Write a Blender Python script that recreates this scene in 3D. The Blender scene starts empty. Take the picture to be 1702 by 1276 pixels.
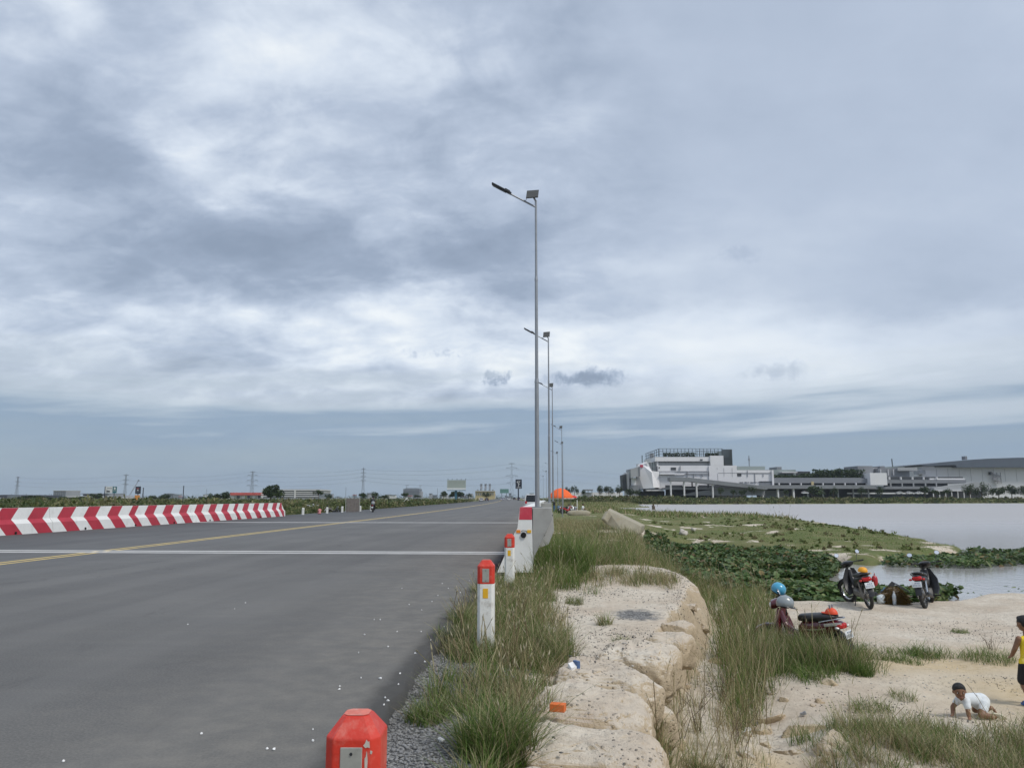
import bpy, bmesh, math, random
import numpy as np
from mathutils import Vector, Matrix

scene = bpy.context.scene
R = math.radians
# ------------------------------------------------------------------ camera
F_PX, CX, CY, EYE = 1279.0, 851.0, 638.0, 1.52
PITCH = math.atan(189.0 / F_PX)
YAW = R(2.87)
cam_d = bpy.data.cameras.new('camera')
cam = bpy.data.objects.new('camera', cam_d)
scene.collection.objects.link(cam)
cam.location = (0, 0, EYE)
cam.rotation_euler = (math.pi / 2 + PITCH, 0, YAW)
cam_d.sensor_width = 36.0
cam_d.lens = 36.0 * F_PX / 1702.0
cam_d.clip_start = 0.05
cam_d.clip_end = 30000
scene.camera = cam
scene.render.resolution_x, scene.render.resolution_y = 1024, 767

# ------------------------------------------------------------------ light
SUN_DIR = Vector((0.50, -0.38, 0.78)).normalized()
SUN_STRENGTH, SUN_ANGLE = 1.5, 14.0
sun_d = bpy.data.lights.new('sun', 'SUN')
sun_d.energy = SUN_STRENGTH
sun_d.angle = R(SUN_ANGLE)
sun_d.color = (1.0, 0.955, 0.89)
sun = bpy.data.objects.new('sun', sun_d)
scene.collection.objects.link(sun)
sun.location = (0, 0, 60)
sun.rotation_euler = (-SUN_DIR).to_track_quat('-Z', 'Y').to_euler()

scene.view_settings.view_transform = 'Standard'
scene.view_settings.look = 'None'
scene.view_settings.exposure = 0.58
scene.view_settings.gamma = 1.0
scene.view_settings.use_curve_mapping = False

# ------------------------------------------------------------------ sky: thin blue sky under broken grey altostratus
BG = 0.10
world = bpy.data.worlds.new('World')
scene.world = world
world.use_nodes = True
wn, wl = world.node_tree.nodes, world.node_tree.links
wn.clear()

class NG:
    """tiny node-graph helper"""
    def __init__(s, tree):
        s.t = tree; s.n = tree.nodes; s.l = tree.links
    def node(s, typ, **kw):
        nd = s.n.new(typ)
        for k, v in kw.items():
            setattr(nd, k, v)
        return nd
    def put(s, sock, v):
        if isinstance(v, bpy.types.NodeSocket):
            s.l.new(v, sock)
        elif v is not None:
            sock.default_value = v
    def math(s, op, a, b=None, c=None, clamp=False):
        nd = s.node('ShaderNodeMath', operation=op, use_clamp=clamp)
        s.put(nd.inputs[0], a); s.put(nd.inputs[1], b)
        if c is not None: s.put(nd.inputs[2], c)
        return nd.outputs[0]
    def vmath(s, op, a, b=None, out=0):
        nd = s.node('ShaderNodeVectorMath', operation=op)
        s.put(nd.inputs[0], a)
        if b is not None: s.put(nd.inputs[1], b)
        return nd.outputs[out]
    def comb(s, x, y, z):
        nd = s.node('ShaderNodeCombineXYZ')
        s.put(nd.inputs[0], x); s.put(nd.inputs[1], y); s.put(nd.inputs[2], z)
        return nd.outputs[0]
    def noise(s, vec, scale, detail=4, rough=0.5, dist=0.0, out='Fac'):
        nd = s.node('ShaderNodeTexNoise')
        if vec is not None: s.put(nd.inputs['Vector'], vec)
        nd.inputs['Scale'].default_value = scale
        nd.inputs['Detail'].default_value = detail
        nd.inputs['Roughness'].default_value = rough
        nd.inputs['Distortion'].default_value = dist
        return nd.outputs[out]
    def rng(s, v, a, b, c=0.0, d=1.0, interp='SMOOTHSTEP'):
        nd = s.node('ShaderNodeMapRange', interpolation_type=interp)
        s.put(nd.inputs['Value'], v)
        nd.inputs['From Min'].default_value = a; nd.inputs['From Max'].default_value = b
        nd.inputs['To Min'].default_value = c; nd.inputs['To Max'].default_value = d
        return nd.outputs['Result']
    def mix(s, f, a, b):
        nd = s.node('ShaderNodeMix', data_type='RGBA')
        s.put(nd.inputs['Factor'], f); s.put(nd.inputs[6], a); s.put(nd.inputs[7], b)
        return nd.outputs[2]
    def ramp(s, f, stops, interp='LINEAR'):
        nd = s.node('ShaderNodeValToRGB')
        cr = nd.color_ramp; cr.interpolation = interp
        while len(cr.elements) < len(stops): cr.elements.new(0.5)
        for e, (p, c) in zip(cr.elements, stops):
            e.position = p; e.color = c if len(c) == 4 else (*c, 1)
        s.put(nd.inputs[0], f)
        return nd.outputs[0]

def c4(c, k=1.0): return (c[0] * k, c[1] * k, c[2] * k, 1)

g = NG(world.node_tree)
sky = g.node('ShaderNodeTexSky', sky_type='NISHITA')
sky.sun_disc = False
sky.sun_elevation = math.asin(SUN_DIR.z)
sky.sun_rotation = math.atan2(SUN_DIR.x, SUN_DIR.y)
sky.air_density = 1.2; sky.dust_density = 1.5
tc = g.node('ShaderNodeTexCoord')
D = tc.outputs['Generated']
sep = g.node('ShaderNodeSeparateXYZ'); g.l.new(D, sep.inputs[0])
sx, sy, sz = sep.outputs
# rotate into the viewing azimuth so that cloud masses are placed by azimuth / elevation (degrees)
az = g.math('MULTIPLY', g.math('ADD', g.math('ARCTAN2', sx, sy), YAW), 57.2958)
el = g.math('MULTIPLY', g.math('ARCSINE', sz), 57.2958)
den = g.math('ADD', g.math('MAXIMUM', sz, 0.0), 0.34)
plane = g.comb(g.math('DIVIDE', sx, den), g.math('DIVIDE', sy, den), 0.0)
warp = g.vmath('SUBTRACT', g.noise(plane, 3.2, 7, 0.60, 0.0, 'Color'), (0.5, 0.5, 0.5))
n_big = g.noise(g.vmath('ADD', plane, (3.7, 1.3, 0.0)), 1.1, 9, 0.52, 0.5)
n_mid = g.noise(g.vmath('ADD', g.vmath('MULTIPLY', plane, (0.8, 1.25, 1.0)), (9.1, 4.2, 0.0)), 3.0, 9, 0.58, 0.4)
n_fine = g.noise(g.vmath('MULTIPLY', plane, (1.0, 1.35, 1.0)), 9.0, 8, 0.58, 0.3)
n_tuft = g.noise(g.vmath('ADD', g.vmath('MULTIPLY', plane, (1.0, 1.25, 1.0)), (5.5, 0.7, 0.0)), 4.6, 9, 0.56, 0.6)
ae = g.vmath('ADD', g.comb(az, el, 0.0), g.vmath('MULTIPLY', warp, (15.0, 8.5, 0.0)))
def pxaz(px): return math.degrees(math.atan((px - CX) / F_PX))
def pxel(py): return math.degrees(math.atan((CY - py) / F_PX) + PITCH)
ae_small = g.vmath('ADD', g.comb(az, el, 0.0), g.vmath('MULTIPLY', g.vmath('SUBTRACT', g.noise(g.comb(az, el, 0.0), 0.9, 8, 0.72, 0.4, 'Color'), (0.5, 0.5, 0.5)), (6.5, 2.4, 0.0)))
def blob(px, py, wx, wy, amp, hard=0.0):
    v = g.vmath('MULTIPLY', g.vmath('SUBTRACT', ae_small if wy < 1.3 else ae, (pxaz(px), pxel(py), 0.0)), (1.0 / wx, 1.0 / wy, 0.0))
    r = g.vmath('LENGTH', v, None, 1)
    return g.math('MULTIPLY', g.rng(r, hard, 1.0, 1.0, 0.0), amp)
acc = g.math('ADD', g.math('MULTIPLY', g.math('SUBTRACT', n_big, 0.5), 0.45), 0.56)
acc = g.math('ADD', acc, g.math('MULTIPLY', g.math('SUBTRACT', n_mid, 0.5), g.rng(az, -2, 22, 0.70, 0.22)))
tex = g.rng(az, -4, 18, 1.0, 0.10)
acc = g.math('ADD', acc, g.math('MULTIPLY', g.math('MULTIPLY', g.math('SUBTRACT', n_fine, 0.5), 0.60), tex))
acc = g.math('ADD', acc, g.math('MULTIPLY', g.math('MULTIPLY', g.math('SUBTRACT', n_tuft, 0.5), 0.85), tex))
SKY_BLOBS = [  # px, py, half width deg, half height deg, amount
    (430, 430, 17, 4.8, -0.34), (90, 300, 10, 7.0, -0.28), (230, 470, 15, 4.0, -0.14), (800, 420, 9, 6.5, -0.30),
    (1350, 330, 24, 11, -0.05), (60, 120, 9, 7, -0.12), (1620, 330, 14, 12, -0.05),
    (330, 300, 8, 4.4, 0.36), (720, 505, 9, 2.8, 0.28), (560, 110, 13, 8, 0.12), (760, 590, 20, 4.2, 0.28), (1250, 600, 28, 5.0, 0.30),
    (300, 560, 16, 3.0, 0.10), (30, 60, 5, 5, 0.25), (1050, 480, 12, 6, 0.12),
    (980, 628, 3.8, 0.8, -0.70), (828, 629, 1.3, 0.7, -0.55), (1300, 628, 3.2, 0.9, -0.26), (682, 591, 0.8, 0.4, -0.24), (733, 589, 0.9, 0.35, -0.22), (1245, 440, 2.0, 0.8, -0.10), (1640, 540, 6, 2.4, -0.10),
]
for b in SKY_BLOBS:
    acc = g.math('ADD', acc, blob(*b))
S = 1.0 / BG
cloud = g.ramp(acc, [(0.0, c4((0.185, 0.228, 0.300))), (0.27, c4((0.232, 0.280, 0.362))), (0.55, c4((0.334, 0.386, 0.474))),
                     (0.80, c4((0.480, 0.530, 0.600))), (1.0, c4((0.61, 0.64, 0.665)))])
# layered bands low over the horizon, seen edge-on
streak = g.noise(g.comb(g.math('ADD', g.math('MULTIPLY', az, 0.03), 0.37), g.math('SUBTRACT', g.math('MULTIPLY', el, 0.36), g.math('MULTIPLY', az, 0.012)), 2.0), 1.7, 7, 0.50, 0.3)
elw = g.math('ADD', el, g.math('MULTIPLY', g.math('SUBTRACT', streak, 0.5), 10.5))
band = g.ramp(g.math('DIVIDE', elw, 16.0, clamp=True), [(0.0, c4((0.210, 0.270, 0.328))), (0.18, c4((0.190, 0.253, 0.330))), (0.31, c4((0.178, 0.245, 0.336))),
      (0.42, c4((0.33, 0.385, 0.442))), (0.58, c4((0.47, 0.505, 0.525))), (1.0, c4((0.54, 0.575, 0.59)))])
band_m = g.rng(elw, 4.5, 10.5, 1.0, 0.0)
clouds = g.mix(g.math('MULTIPLY', band_m, 0.92), cloud, band)
clouds10 = g.vmath('SCALE', clouds); clouds10.node.inputs['Scale'].default_value = S
final = g.mix(0.93, sky.outputs[0], clouds10)
bgn = g.node('ShaderNodeBackground'); bgn.inputs['Strength'].default_value = BG
g.l.new(final, bgn.inputs['Color'])
wo = g.node('ShaderNodeOutputWorld'); g.l.new(bgn.outputs[0], wo.inputs['Surface'])

# ------------------------------------------------------------------ helpers
rnd = random.Random(7)
nr = np.random.default_rng(11)
COL = scene.collection

def ray(px, py):
    a = (px - CX) / F_PX; b = -(py - CY) / F_PX
    return a, math.cos(PITCH) - b * math.sin(PITCH), math.sin(PITCH) + b * math.cos(PITCH)
def c2w(x, y, z=0.0):
    """viewing frame (right, forward) to world"""
    c, s = math.cos(YAW), math.sin(YAW)
    return Vector((x * c - y * s, x * s + y * c, z))
def loc(px, py, d):
    """a point in the viewing frame at forward distance d"""
    x, y, z = ray(px, py); t = d / y
    return Vector((x * t, d, EYE + z * t))
def at(px, py, d):
    p = loc(px, py, d); return c2w(p.x, p.y, p.z)
def atz(px, py, z):
    x, y, zz = ray(px, py); t = (z - EYE) / zz
    return c2w(x * t, y * t, z)

def sm(a, b, x):
    t = np.clip((x - a) / (b - a), 0, 1); return t * t * (3 - 2 * t)
_perm = np.random.default_rng(5).random((256, 256))
def vnoise(x, y):
    xi = np.floor(x).astype(int); yi = np.floor(y).astype(int)
    fx = x - xi; fy = y - yi
    fx = fx * fx * (3 - 2 * fx); fy = fy * fy * (3 - 2 * fy)
    a = _perm[xi & 255, yi & 255]; b = _perm[(xi + 1) & 255, yi & 255]
    c = _perm[xi & 255, (yi + 1) & 255]; d = _perm[(xi + 1) & 255, (yi + 1) & 255]
    return (a * (1 - fx) + b * fx) * (1 - fy) + (c * (1 - fx) + d * fx) * fy
def fbm(x, y, f, o=4, gain=0.5):
    s = np.zeros_like(x * 1.0); am = 1.0; tot = 0.0
    for i in range(o):
        s = s + am * vnoise(x * f + 17.3 * i, y * f - 9.1 * i); tot += am; am *= gain; f *= 2.03
    return s / tot - 0.5
def sdpoly(x, y, poly):
    """signed distance, positive inside"""
    d = np.full(np.shape(x), 1e18); ins = np.zeros(np.shape(x), bool)
    n = len(poly)
    for i in range(n):
        ax, ay = poly[i]; bx, by = poly[(i + 1) % n]
        ex, ey = bx - ax, by - ay
        t = np.clip(((x - ax) * ex + (y - ay) * ey) / (ex * ex + ey * ey), 0, 1)
        dx = x - (ax + t * ex); dy = y - (ay + t * ey)
        d = np.minimum(d, dx * dx + dy * dy)
        cond = ((ay > y) != (by > y)) & (x < ex * (y - ay) / (ey if ey else 1e-9) + ax)
        ins ^= cond
    d = np.sqrt(d)
    return np.where(ins, d, -d)

def np_mesh(name, verts, tris=None, quads=None, mats=(), smooth=False, col=None, mi=None):
    me = bpy.data.meshes.new(name)
    nt = 0 if tris is None else len(tris); nq = 0 if quads is None else len(quads)
    me.vertices.add(len(verts)); me.vertices.foreach_set('co', np.asarray(verts, np.float32).ravel())
    parts = []
    if nt: parts.append(np.asarray(tris, np.int32).ravel())
    if nq: parts.append(np.asarray(quads, np.int32).ravel())
    li = np.concatenate(parts)
    me.loops.add(len(li)); me.loops.foreach_set('vertex_index', li)
    tot = np.concatenate([np.full(nt, 3, np.int32), np.full(nq, 4, np.int32)])
    st = np.concatenate([[0], np.cumsum(tot)[:-1]]).astype(np.int32)
    me.polygons.add(nt + nq)
    me.polygons.foreach_set('loop_start', st); me.polygons.foreach_set('loop_total', tot)
    if smooth: me.polygons.foreach_set('use_smooth', np.ones(nt + nq, bool))
    if mi is not None: me.polygons.foreach_set('material_index', np.asarray(mi, np.int32))
    for m in mats: me.materials.append(m)
    if col is not None:
        at_ = me.color_attributes.new('col', 'FLOAT_COLOR', 'POINT')
        cc = np.ones((len(verts), 4), np.float32); cc[:, :3] = col
        at_.data.foreach_set('color', cc.ravel())
    me.update(calc_edges=True)
    return me
def link(name, me, parent=None):
    o = bpy.data.objects.new(name, me); COL.objects.link(o)
    if parent is not None: o.parent = parent
    return o
def tag(o, label=None, cat=None, group=None, kind=None):
    if label: o['label'] = label
    if cat: o['category'] = cat
    if group: o['group'] = group
    if kind: o['kind'] = kind
    return o
def thing(name, label, cat, pos=(0, 0, 0), rz=0.0, group=None):
    o = bpy.data.objects.new(name, None); COL.objects.link(o)
    o.location = pos; o.rotation_euler = (0, 0, rz); o.empty_display_size = 0.2
    return tag(o, label, cat, group)
def copy_tree(o, parent=None):
    c = o.copy(); COL.objects.link(c); c.parent = parent
    for ch in list(o.children): copy_tree(ch, c)
    return c

class MB:
    """mesh collector: boxes, tubes, lofts; build() links ONE object"""
    def __init__(s): s.v = []; s.f = []; s.m = []
    def add(s, vs, fs, m=0):
        b = len(s.v); s.v += [tuple(p) for p in vs]
        for f in fs: s.f.append(tuple(i + b for i in f)); s.m.append(m)
        return s
    def box(s, x0, x1, y0, y1, z0, z1, m=0):
        vs = [(x, y, z) for z in (z0, z1) for y in (y0, y1) for x in (x0, x1)]
        return s.add(vs, [(0, 2, 3, 1), (4, 5, 7, 6), (0, 1, 5, 4), (1, 3, 7, 5), (3, 2, 6, 7), (2, 0, 4, 6)], m)
    def bar(s, a, b, w, h=None, m=0, up=(0, 0, 1)):
        """rectangular bar between points"""
        h = w if h is None else h
        a, b = Vector(a), Vector(b); d = (b - a).normalized(); u = Vector(up)
        if abs(d.dot(u)) > 0.98: u = Vector((1, 0, 0))
        r = d.cross(u).normalized(); u = r.cross(d)
        vs = []
        for p in (a, b):
            for i, j in ((-1, -1), (1, -1), (1, 1), (-1, 1)): vs.append(p + r * (w / 2 * i) + u * (h / 2 * j))
        return s.add(vs, [(0, 3, 2, 1), (4, 5, 6, 7), (0, 1, 5, 4), (1, 2, 6, 5), (2, 3, 7, 6), (3, 0, 4, 7)], m)
    def tube(s, pts, rad, n=8, m=0, cap=True, sq=(1, 1), up=(0, 0, 1)):
        """round tube along points; rad number or list; sq squashes the section (side, up)"""
        pts = [Vector(p) for p in pts]
        rad = [rad] * len(pts) if not isinstance(rad, (list, tuple)) else rad
        rings = []
        for i, p in enumerate(pts):
            d = (pts[min(i + 1, len(pts) - 1)] - pts[max(i - 1, 0)]).normalized()
            u = Vector(up)
            if abs(d.dot(u)) > 0.95: u = Vector((1, 0, 0))
            r = d.cross(u).normalized(); u = r.cross(d)
            rings.append([p + r * (math.cos(2 * math.pi * k / n) * rad[i] * sq[0]) + u * (math.sin(2 * math.pi * k / n) * rad[i] * sq[1]) for k in range(n)])
        return s.loft(rings, m, cap)
    def loft(s, rings, m=0, cap=True, closed=True):
        n = len(rings[0]); vs = [p for r in rings for p in r]; fs = []
        for i in range(len(rings) - 1):
            for k in range(n if closed else n - 1):
                a = i * n + k; b = i * n + (k + 1) % n
                fs.append((a, b, b + n, a + n))
        if cap and closed:
            fs.append(tuple(range(n - 1, -1, -1))); fs.append(tuple((len(rings) - 1) * n + k for k in range(n)))
        return s.add(vs, fs, m)
    def ell(s, c, r, n=12, k=8, m=0, z0=-1.0, z1=1.0, e=1.0):
        """ellipsoid (part of it between z0..z1), exponent e < 1 gets boxier"""
        rings = []
        for i in range(k + 1):
            t = z0 + (z1 - z0) * i / k
            ph = math.asin(max(-1, min(1, t)))
            if z0 <= -1 and z1 >= 1: ph = -math.pi / 2 + math.pi * i / k
            cr = max(1e-4, math.cos(ph)) ** e; sz_ = math.copysign(abs(math.sin(ph)) ** e, math.sin(ph))
            ring = []
            for j in range(n):
                a = 2 * math.pi * j / n
                ca, sa = math.cos(a), math.sin(a)
                ring.append((c[0] + r[0] * cr * math.copysign(abs(ca) ** e, ca), c[1] + r[1] * cr * math.copysign(abs(sa) ** e, sa), c[2] + r[2] * sz_))
            rings.append(ring)
        return s.loft(rings, m, True)
    def torus(s, c, R_, r, axis='y', n=24, k=8, m=0, sq=1.0):
        vs = []; fs = []
        for i in range(n):
            a = 2 * math.pi * i / n
            for j in range(k):
                b = 2 * math.pi * j / k
                q = R_ + r * math.cos(b); w = r * math.sin(b) * sq
                p = (q * math.cos(a), w, q * math.sin(a)) if axis == 'y' else ((w, q * math.cos(a), q * math.sin(a)) if axis == 'x' else (q * math.cos(a), q * math.sin(a), w))
                vs.append((c[0] + p[0], c[1] + p[1], c[2] + p[2]))
        for i in range(n):
            for j in range(k):
                a = i * k + j; b = i * k + (j + 1) % k; a2 = ((i + 1) % n) * k + j; b2 = ((i + 1) % n) * k + (j + 1) % k
                fs.append((a, a2, b2, b))
        return s.add(vs, fs, m)
    def prism(s, poly, d0, d1, axis='y', m=0):
        """extrude a polygon given in the two other axes"""
        def P(a, b, d): return (a, d, b) if axis == 'y' else ((d, a, b) if axis == 'x' else (a, b, d))
        n = len(poly)
        vs = [P(a, b, d0) for a, b in poly] + [P(a, b, d1) for a, b in poly]
        fs = [tuple(range(n)), tuple(range(2 * n - 1, n - 1, -1))] + [(i, i + n, (i + 1) % n + n, (i + 1) % n) for i in range(n)]
        return s.add(vs, fs, m)
    def build(s, name, mats, parent=None, smooth=False, bevel=0.0, seg=2, sub=0, fix=True):
        me = bpy.data.meshes.new(name)
        me.from_pydata(s.v, [], s.f)
        for mt in (mats if isinstance(mats, (list, tuple)) else [mats]): me.materials.append(mt)
        me.polygons.foreach_set('material_index', s.m)
        if fix:
            bm = bmesh.new(); bm.from_mesh(me)
            bmesh.ops.recalc_face_normals(bm, faces=bm.faces); bm.to_mesh(me); bm.free()
        if smooth:
            me.polygons.foreach_set('use_smooth', [True] * len(me.polygons))
        me.update()
        o = link(name, me, parent)
        if bevel:
            b = o.modifiers.new('bevel', 'BEVEL'); b.width = bevel; b.segments = seg; b.limit_method = 'ANGLE'; b.angle_limit = R(35)
        if sub:
            b = o.modifiers.new('sub', 'SUBSURF'); b.levels = sub; b.render_levels = sub
        if smooth and not sub:
            try: me.set_sharp_from_angle(angle=R(42))
            except Exception: pass
        return o

# ------------------------------------------------------------------ materials
M = {}
def mat(name, color, rough=0.7, metal=0.0, var=0.12, scale=6.0, bump=0.0, bscale=60.0, dirt=None, dirt_amt=0.35, dirt_scale=3.0, coat=0.0, spec=0.5):
    m = bpy.data.materials.new(name); m.use_nodes = True
    gg = NG(m.node_tree); b = m.node_tree.nodes['Principled BSDF']
    tcn = gg.node('ShaderNodeTexCoord'); oc = tcn.outputs['Object']
    n1 = gg.noise(oc, scale, 5, 0.6)
    colr = gg.mix(gg.rng(n1, 0.25, 0.75, 0, 1, 'LINEAR'), c4(color, 1 - var), c4(color, 1 + var))
    if dirt:
        n2 = gg.noise(gg.vmath('ADD', oc, (4.1, 2.2, 7.7)), dirt_scale, 8, 0.68)
        colr = gg.mix(gg.rng(n2, 0.5, 0.72, 0, dirt_amt), colr, c4(dirt))
    gg.l.new(colr, b.inputs['Base Color'])
    b.inputs['Roughness'].default_value = rough; b.inputs['Metallic'].default_value = metal
    b.inputs['Specular IOR Level'].default_value = spec
    if coat: b.inputs['Coat Weight'].default_value = coat; b.inputs['Coat Roughness'].default_value = 0.08
    if bump:
        bn = gg.node('ShaderNodeBump'); bn.inputs['Strength'].default_value = bump; bn.inputs['Distance'].default_value = 0.01
        gg.l.new(gg.noise(oc, bscale, 4, 0.6), bn.inputs['Height']); gg.l.new(bn.outputs[0], b.inputs['Normal'])
    M[name] = m
    return m
def emit(name, color, s=1.0):
    m = bpy.data.materials.new(name); m.use_nodes = True
    b = m.node_tree.nodes['Principled BSDF']; b.inputs['Base Color'].default_value = c4(color)
    b.inputs['Emission Color'].default_value = c4(color); b.inputs['Emission Strength'].default_value = s
    M[name] = m
def leafmat(name, trans=0.35, rough=0.55, var=0.0):
    """foliage: colour stored per blade or leaf, light passes through"""
    m = bpy.data.materials.new(name); m.use_nodes = True
    gg = NG(m.node_tree); nt = m.node_tree.nodes
    b = nt['Principled BSDF']; out = nt['Material Output']
    vc = gg.node('ShaderNodeVertexColor'); vc.layer_name = 'col'
    gg.l.new(vc.outputs[0], b.inputs['Base Color']); b.inputs['Roughness'].default_value = rough
    b.inputs['Specular IOR Level'].default_value = 0.25
    tr = gg.node('ShaderNodeBsdfTranslucent'); gg.l.new(vc.outputs[0], tr.inputs['Color'])
    mx = gg.node('ShaderNodeMixShader'); mx.inputs[0].default_value = trans
    gg.l.new(b.outputs[0], mx.inputs[1]); gg.l.new(tr.outputs[0], mx.inputs[2]); gg.l.new(mx.outputs[0], out.inputs['Surface'])
    M[name] = m
leafmat('grass'); leafmat('leaf', 0.28, 0.42); leafmat('tree_leaf', 0.2, 0.6)
mat('pebble_dark', (0.10, 0.095, 0.09), 0.85, var=0.5, scale=3.0)
mat('pebble_pale', (0.46, 0.43, 0.38), 0.85, var=0.3, scale=3.0)
mat('gravel_grey', (0.21, 0.21, 0.21), 0.85, var=0.5, scale=5.0)
mat('white_paint', (0.74, 0.745, 0.72), 0.55, var=0.05, scale=2.5, bump=0.12, bscale=40, dirt=(0.42, 0.40, 0.36), dirt_amt=0.30, dirt_scale=2.2)
mat('red_paint', (0.42, 0.022, 0.042), 0.5, var=0.14, scale=2.0, bump=0.12, bscale=40, dirt=(0.30, 0.06, 0.06), dirt_amt=0.35, dirt_scale=2.5)
mat('pink_red_paint', (0.55, 0.045, 0.075), 0.55, var=0.10, scale=3.0, bump=0.1, bscale=40, dirt=(0.62, 0.25, 0.25), dirt_amt=0.3)
mat('post_white', (0.74, 0.74, 0.70), 0.55, var=0.06, scale=5, bump=0.25, bscale=30, dirt=(0.33, 0.30, 0.25), dirt_amt=0.75, dirt_scale=7)
mat('post_red', (0.56, 0.036, 0.018), 0.42, var=0.12, scale=8, bump=0.3, bscale=25, dirt=(0.62, 0.22, 0.17), dirt_amt=0.6, dirt_scale=11)
mat('faded_red', (0.64, 0.17, 0.12), 0.6, var=0.2, scale=25, dirt=(0.55, 0.45, 0.38), dirt_amt=0.6, dirt_scale=14)
mat('bare_concrete_chip', (0.50, 0.46, 0.40), 0.85, var=0.15, scale=30)
mat('reflector', (0.42, 0.42, 0.38), 0.28, 0.35, var=0.10, scale=25, dirt=(0.25, 0.24, 0.2), dirt_amt=0.4, dirt_scale=20)
mat('yellow_tape', (0.75, 0.42, 0.02), 0.5, var=0.08, scale=20)
mat('orange_tape', (0.75, 0.25, 0.02), 0.5, var=0.08, scale=20)
mat('concrete', (0.33, 0.33, 0.315), 0.85, var=0.14, scale=3, bump=0.3, bscale=35, dirt=(0.20, 0.195, 0.18), dirt_amt=0.5, dirt_scale=2.5)
mat('concrete_tan', (0.33, 0.30, 0.225), 0.9, var=0.15, scale=2.5, bump=0.4, bscale=25, dirt=(0.30, 0.235, 0.14), dirt_amt=0.6, dirt_scale=1.8)
mat('galvanised', (0.30, 0.315, 0.33), 0.42, 0.55, var=0.10, scale=6, dirt=(0.25, 0.26, 0.27), dirt_amt=0.3)
mat('dark_metal', (0.035, 0.038, 0.042), 0.45, 0.4, var=0.15)
mat('solar_back', (0.055, 0.058, 0.056), 0.6, 0.2, var=0.12, scale=8)
mat('black_hole', (0.008, 0.008, 0.008), 0.9)
mat('black_plastic', (0.014, 0.014, 0.016), 0.38, var=0.2, scale=10, dirt=(0.16, 0.14, 0.11), dirt_amt=0.18)
mat('rubber', (0.02, 0.02, 0.02), 0.8, var=0.25, scale=15, dirt=(0.20, 0.175, 0.13), dirt_amt=0.4, dirt_scale=6)
mat('seat_vinyl', (0.022, 0.020, 0.020), 0.42, var=0.2, scale=20, bump=0.15, bscale=120)
mat('maroon_paint', (0.085, 0.006, 0.014), 0.22, 0.1, var=0.10, coat=0.6, dirt=(0.20, 0.14, 0.11), dirt_amt=0.12)
mat('red_plastic', (0.38, 0.012, 0.018), 0.25, var=0.08, coat=0.5)
mat('chrome', (0.55, 0.56, 0.57), 0.18, 0.95, var=0.08)
mat('engine_alloy', (0.20, 0.19, 0.175), 0.5, 0.6, var=0.2, scale=12, dirt=(0.20, 0.16, 0.11), dirt_amt=0.5, dirt_scale=8)
mat('plate_white', (0.68, 0.70, 0.71), 0.5, var=0.05)
mat('plate_ink', (0.20, 0.24, 0.32), 0.6)
mat('mirror_glass', (0.93, 0.93, 0.93), 0.04, 1.0, var=0.0)
mat('blue_helmet', (0.06, 0.33, 0.52), 0.3, var=0.08, coat=0.5)
mat('grey_helmet', (0.26, 0.29, 0.30), 0.28, 0.1, var=0.08, coat=0.5)
mat('orange_red', (0.72, 0.075, 0.022), 0.55, var=0.10, scale=15)
mat('yellow_orange', (0.80, 0.36, 0.02), 0.55, var=0.12, scale=12)
mat('skin', (0.21, 0.105, 0.058), 0.55, var=0.16, scale=22, dirt=(0.30, 0.20, 0.13), dirt_amt=0.25, dirt_scale=12)
mat('hair', (0.010, 0.009, 0.009), 0.62, var=0.5, scale=60, bump=0.9, bscale=140)
mat('cloth_white', (0.66, 0.69, 0.70), 0.9, var=0.10, scale=14, bump=1.0, bscale=22, dirt=(0.5, 0.46, 0.38), dirt_amt=0.35, dirt_scale=9)
mat('cloth_yellow', (0.80, 0.60, 0.03), 0.85, var=0.12, scale=12, bump=1.0, bscale=20, dirt=(0.70, 0.62, 0.30), dirt_amt=0.5, dirt_scale=6)
mat('cloth_black', (0.014, 0.014, 0.016), 0.85, var=0.2, bump=0.3, bscale=18)
mat('cloth_dark', (0.03, 0.033, 0.04), 0.85, var=0.2)
mat('cloth_pink', (0.62, 0.25, 0.25), 0.85, var=0.1)
mat('cloth_grey', (0.30, 0.31, 0.33), 0.85, var=0.1)
mat('cloth_blue', (0.07, 0.16, 0.30), 0.85, var=0.12)
mat('sandal_pale', (0.66, 0.60, 0.45), 0.8, var=0.08)
mat('sandal_blue', (0.05, 0.13, 0.36), 0.6, var=0.1)
mat('eye_white', (0.7, 0.7, 0.68), 0.3); mat('eye_dark', (0.01, 0.007, 0.005), 0.2); mat('lips', (0.22, 0.075, 0.06), 0.5)
mat('brick_orange', (0.68, 0.155, 0.035), 0.85, var=0.12, scale=20, bump=0.3, bscale=60)
mat('litter_white', (0.74, 0.74, 0.73), 0.7, var=0.08); mat('litter_blue', (0.06, 0.12, 0.26), 0.5); mat('litter_grey', (0.42, 0.44, 0.47), 0.6)
mat('plastic_bag', (0.62, 0.68, 0.70), 0.35, var=0.08); mat('jeans_blue', (0.10, 0.22, 0.34), 0.8, var=0.2)
mat('bark', (0.10, 0.075, 0.05), 0.9, var=0.25, scale=5)
mat('car_white', (0.70, 0.71, 0.72), 0.25, var=0.03, coat=0.6); mat('car_silver', (0.36, 0.37, 0.39), 0.3, 0.5, var=0.04, coat=0.5)
mat('car_dark', (0.025, 0.027, 0.03), 0.25, 0.2, var=0.05, coat=0.6); mat('car_violet', (0.45, 0.43, 0.52), 0.3, 0.2, var=0.04, coat=0.5)
mat('glass_dark', (0.012, 0.014, 0.016), 0.06, var=0.1); mat('lamp_red', (0.45, 0.01, 0.012), 0.25); mat('lamp_clear', (0.65, 0.65, 0.62), 0.15, 0.3)
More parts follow.
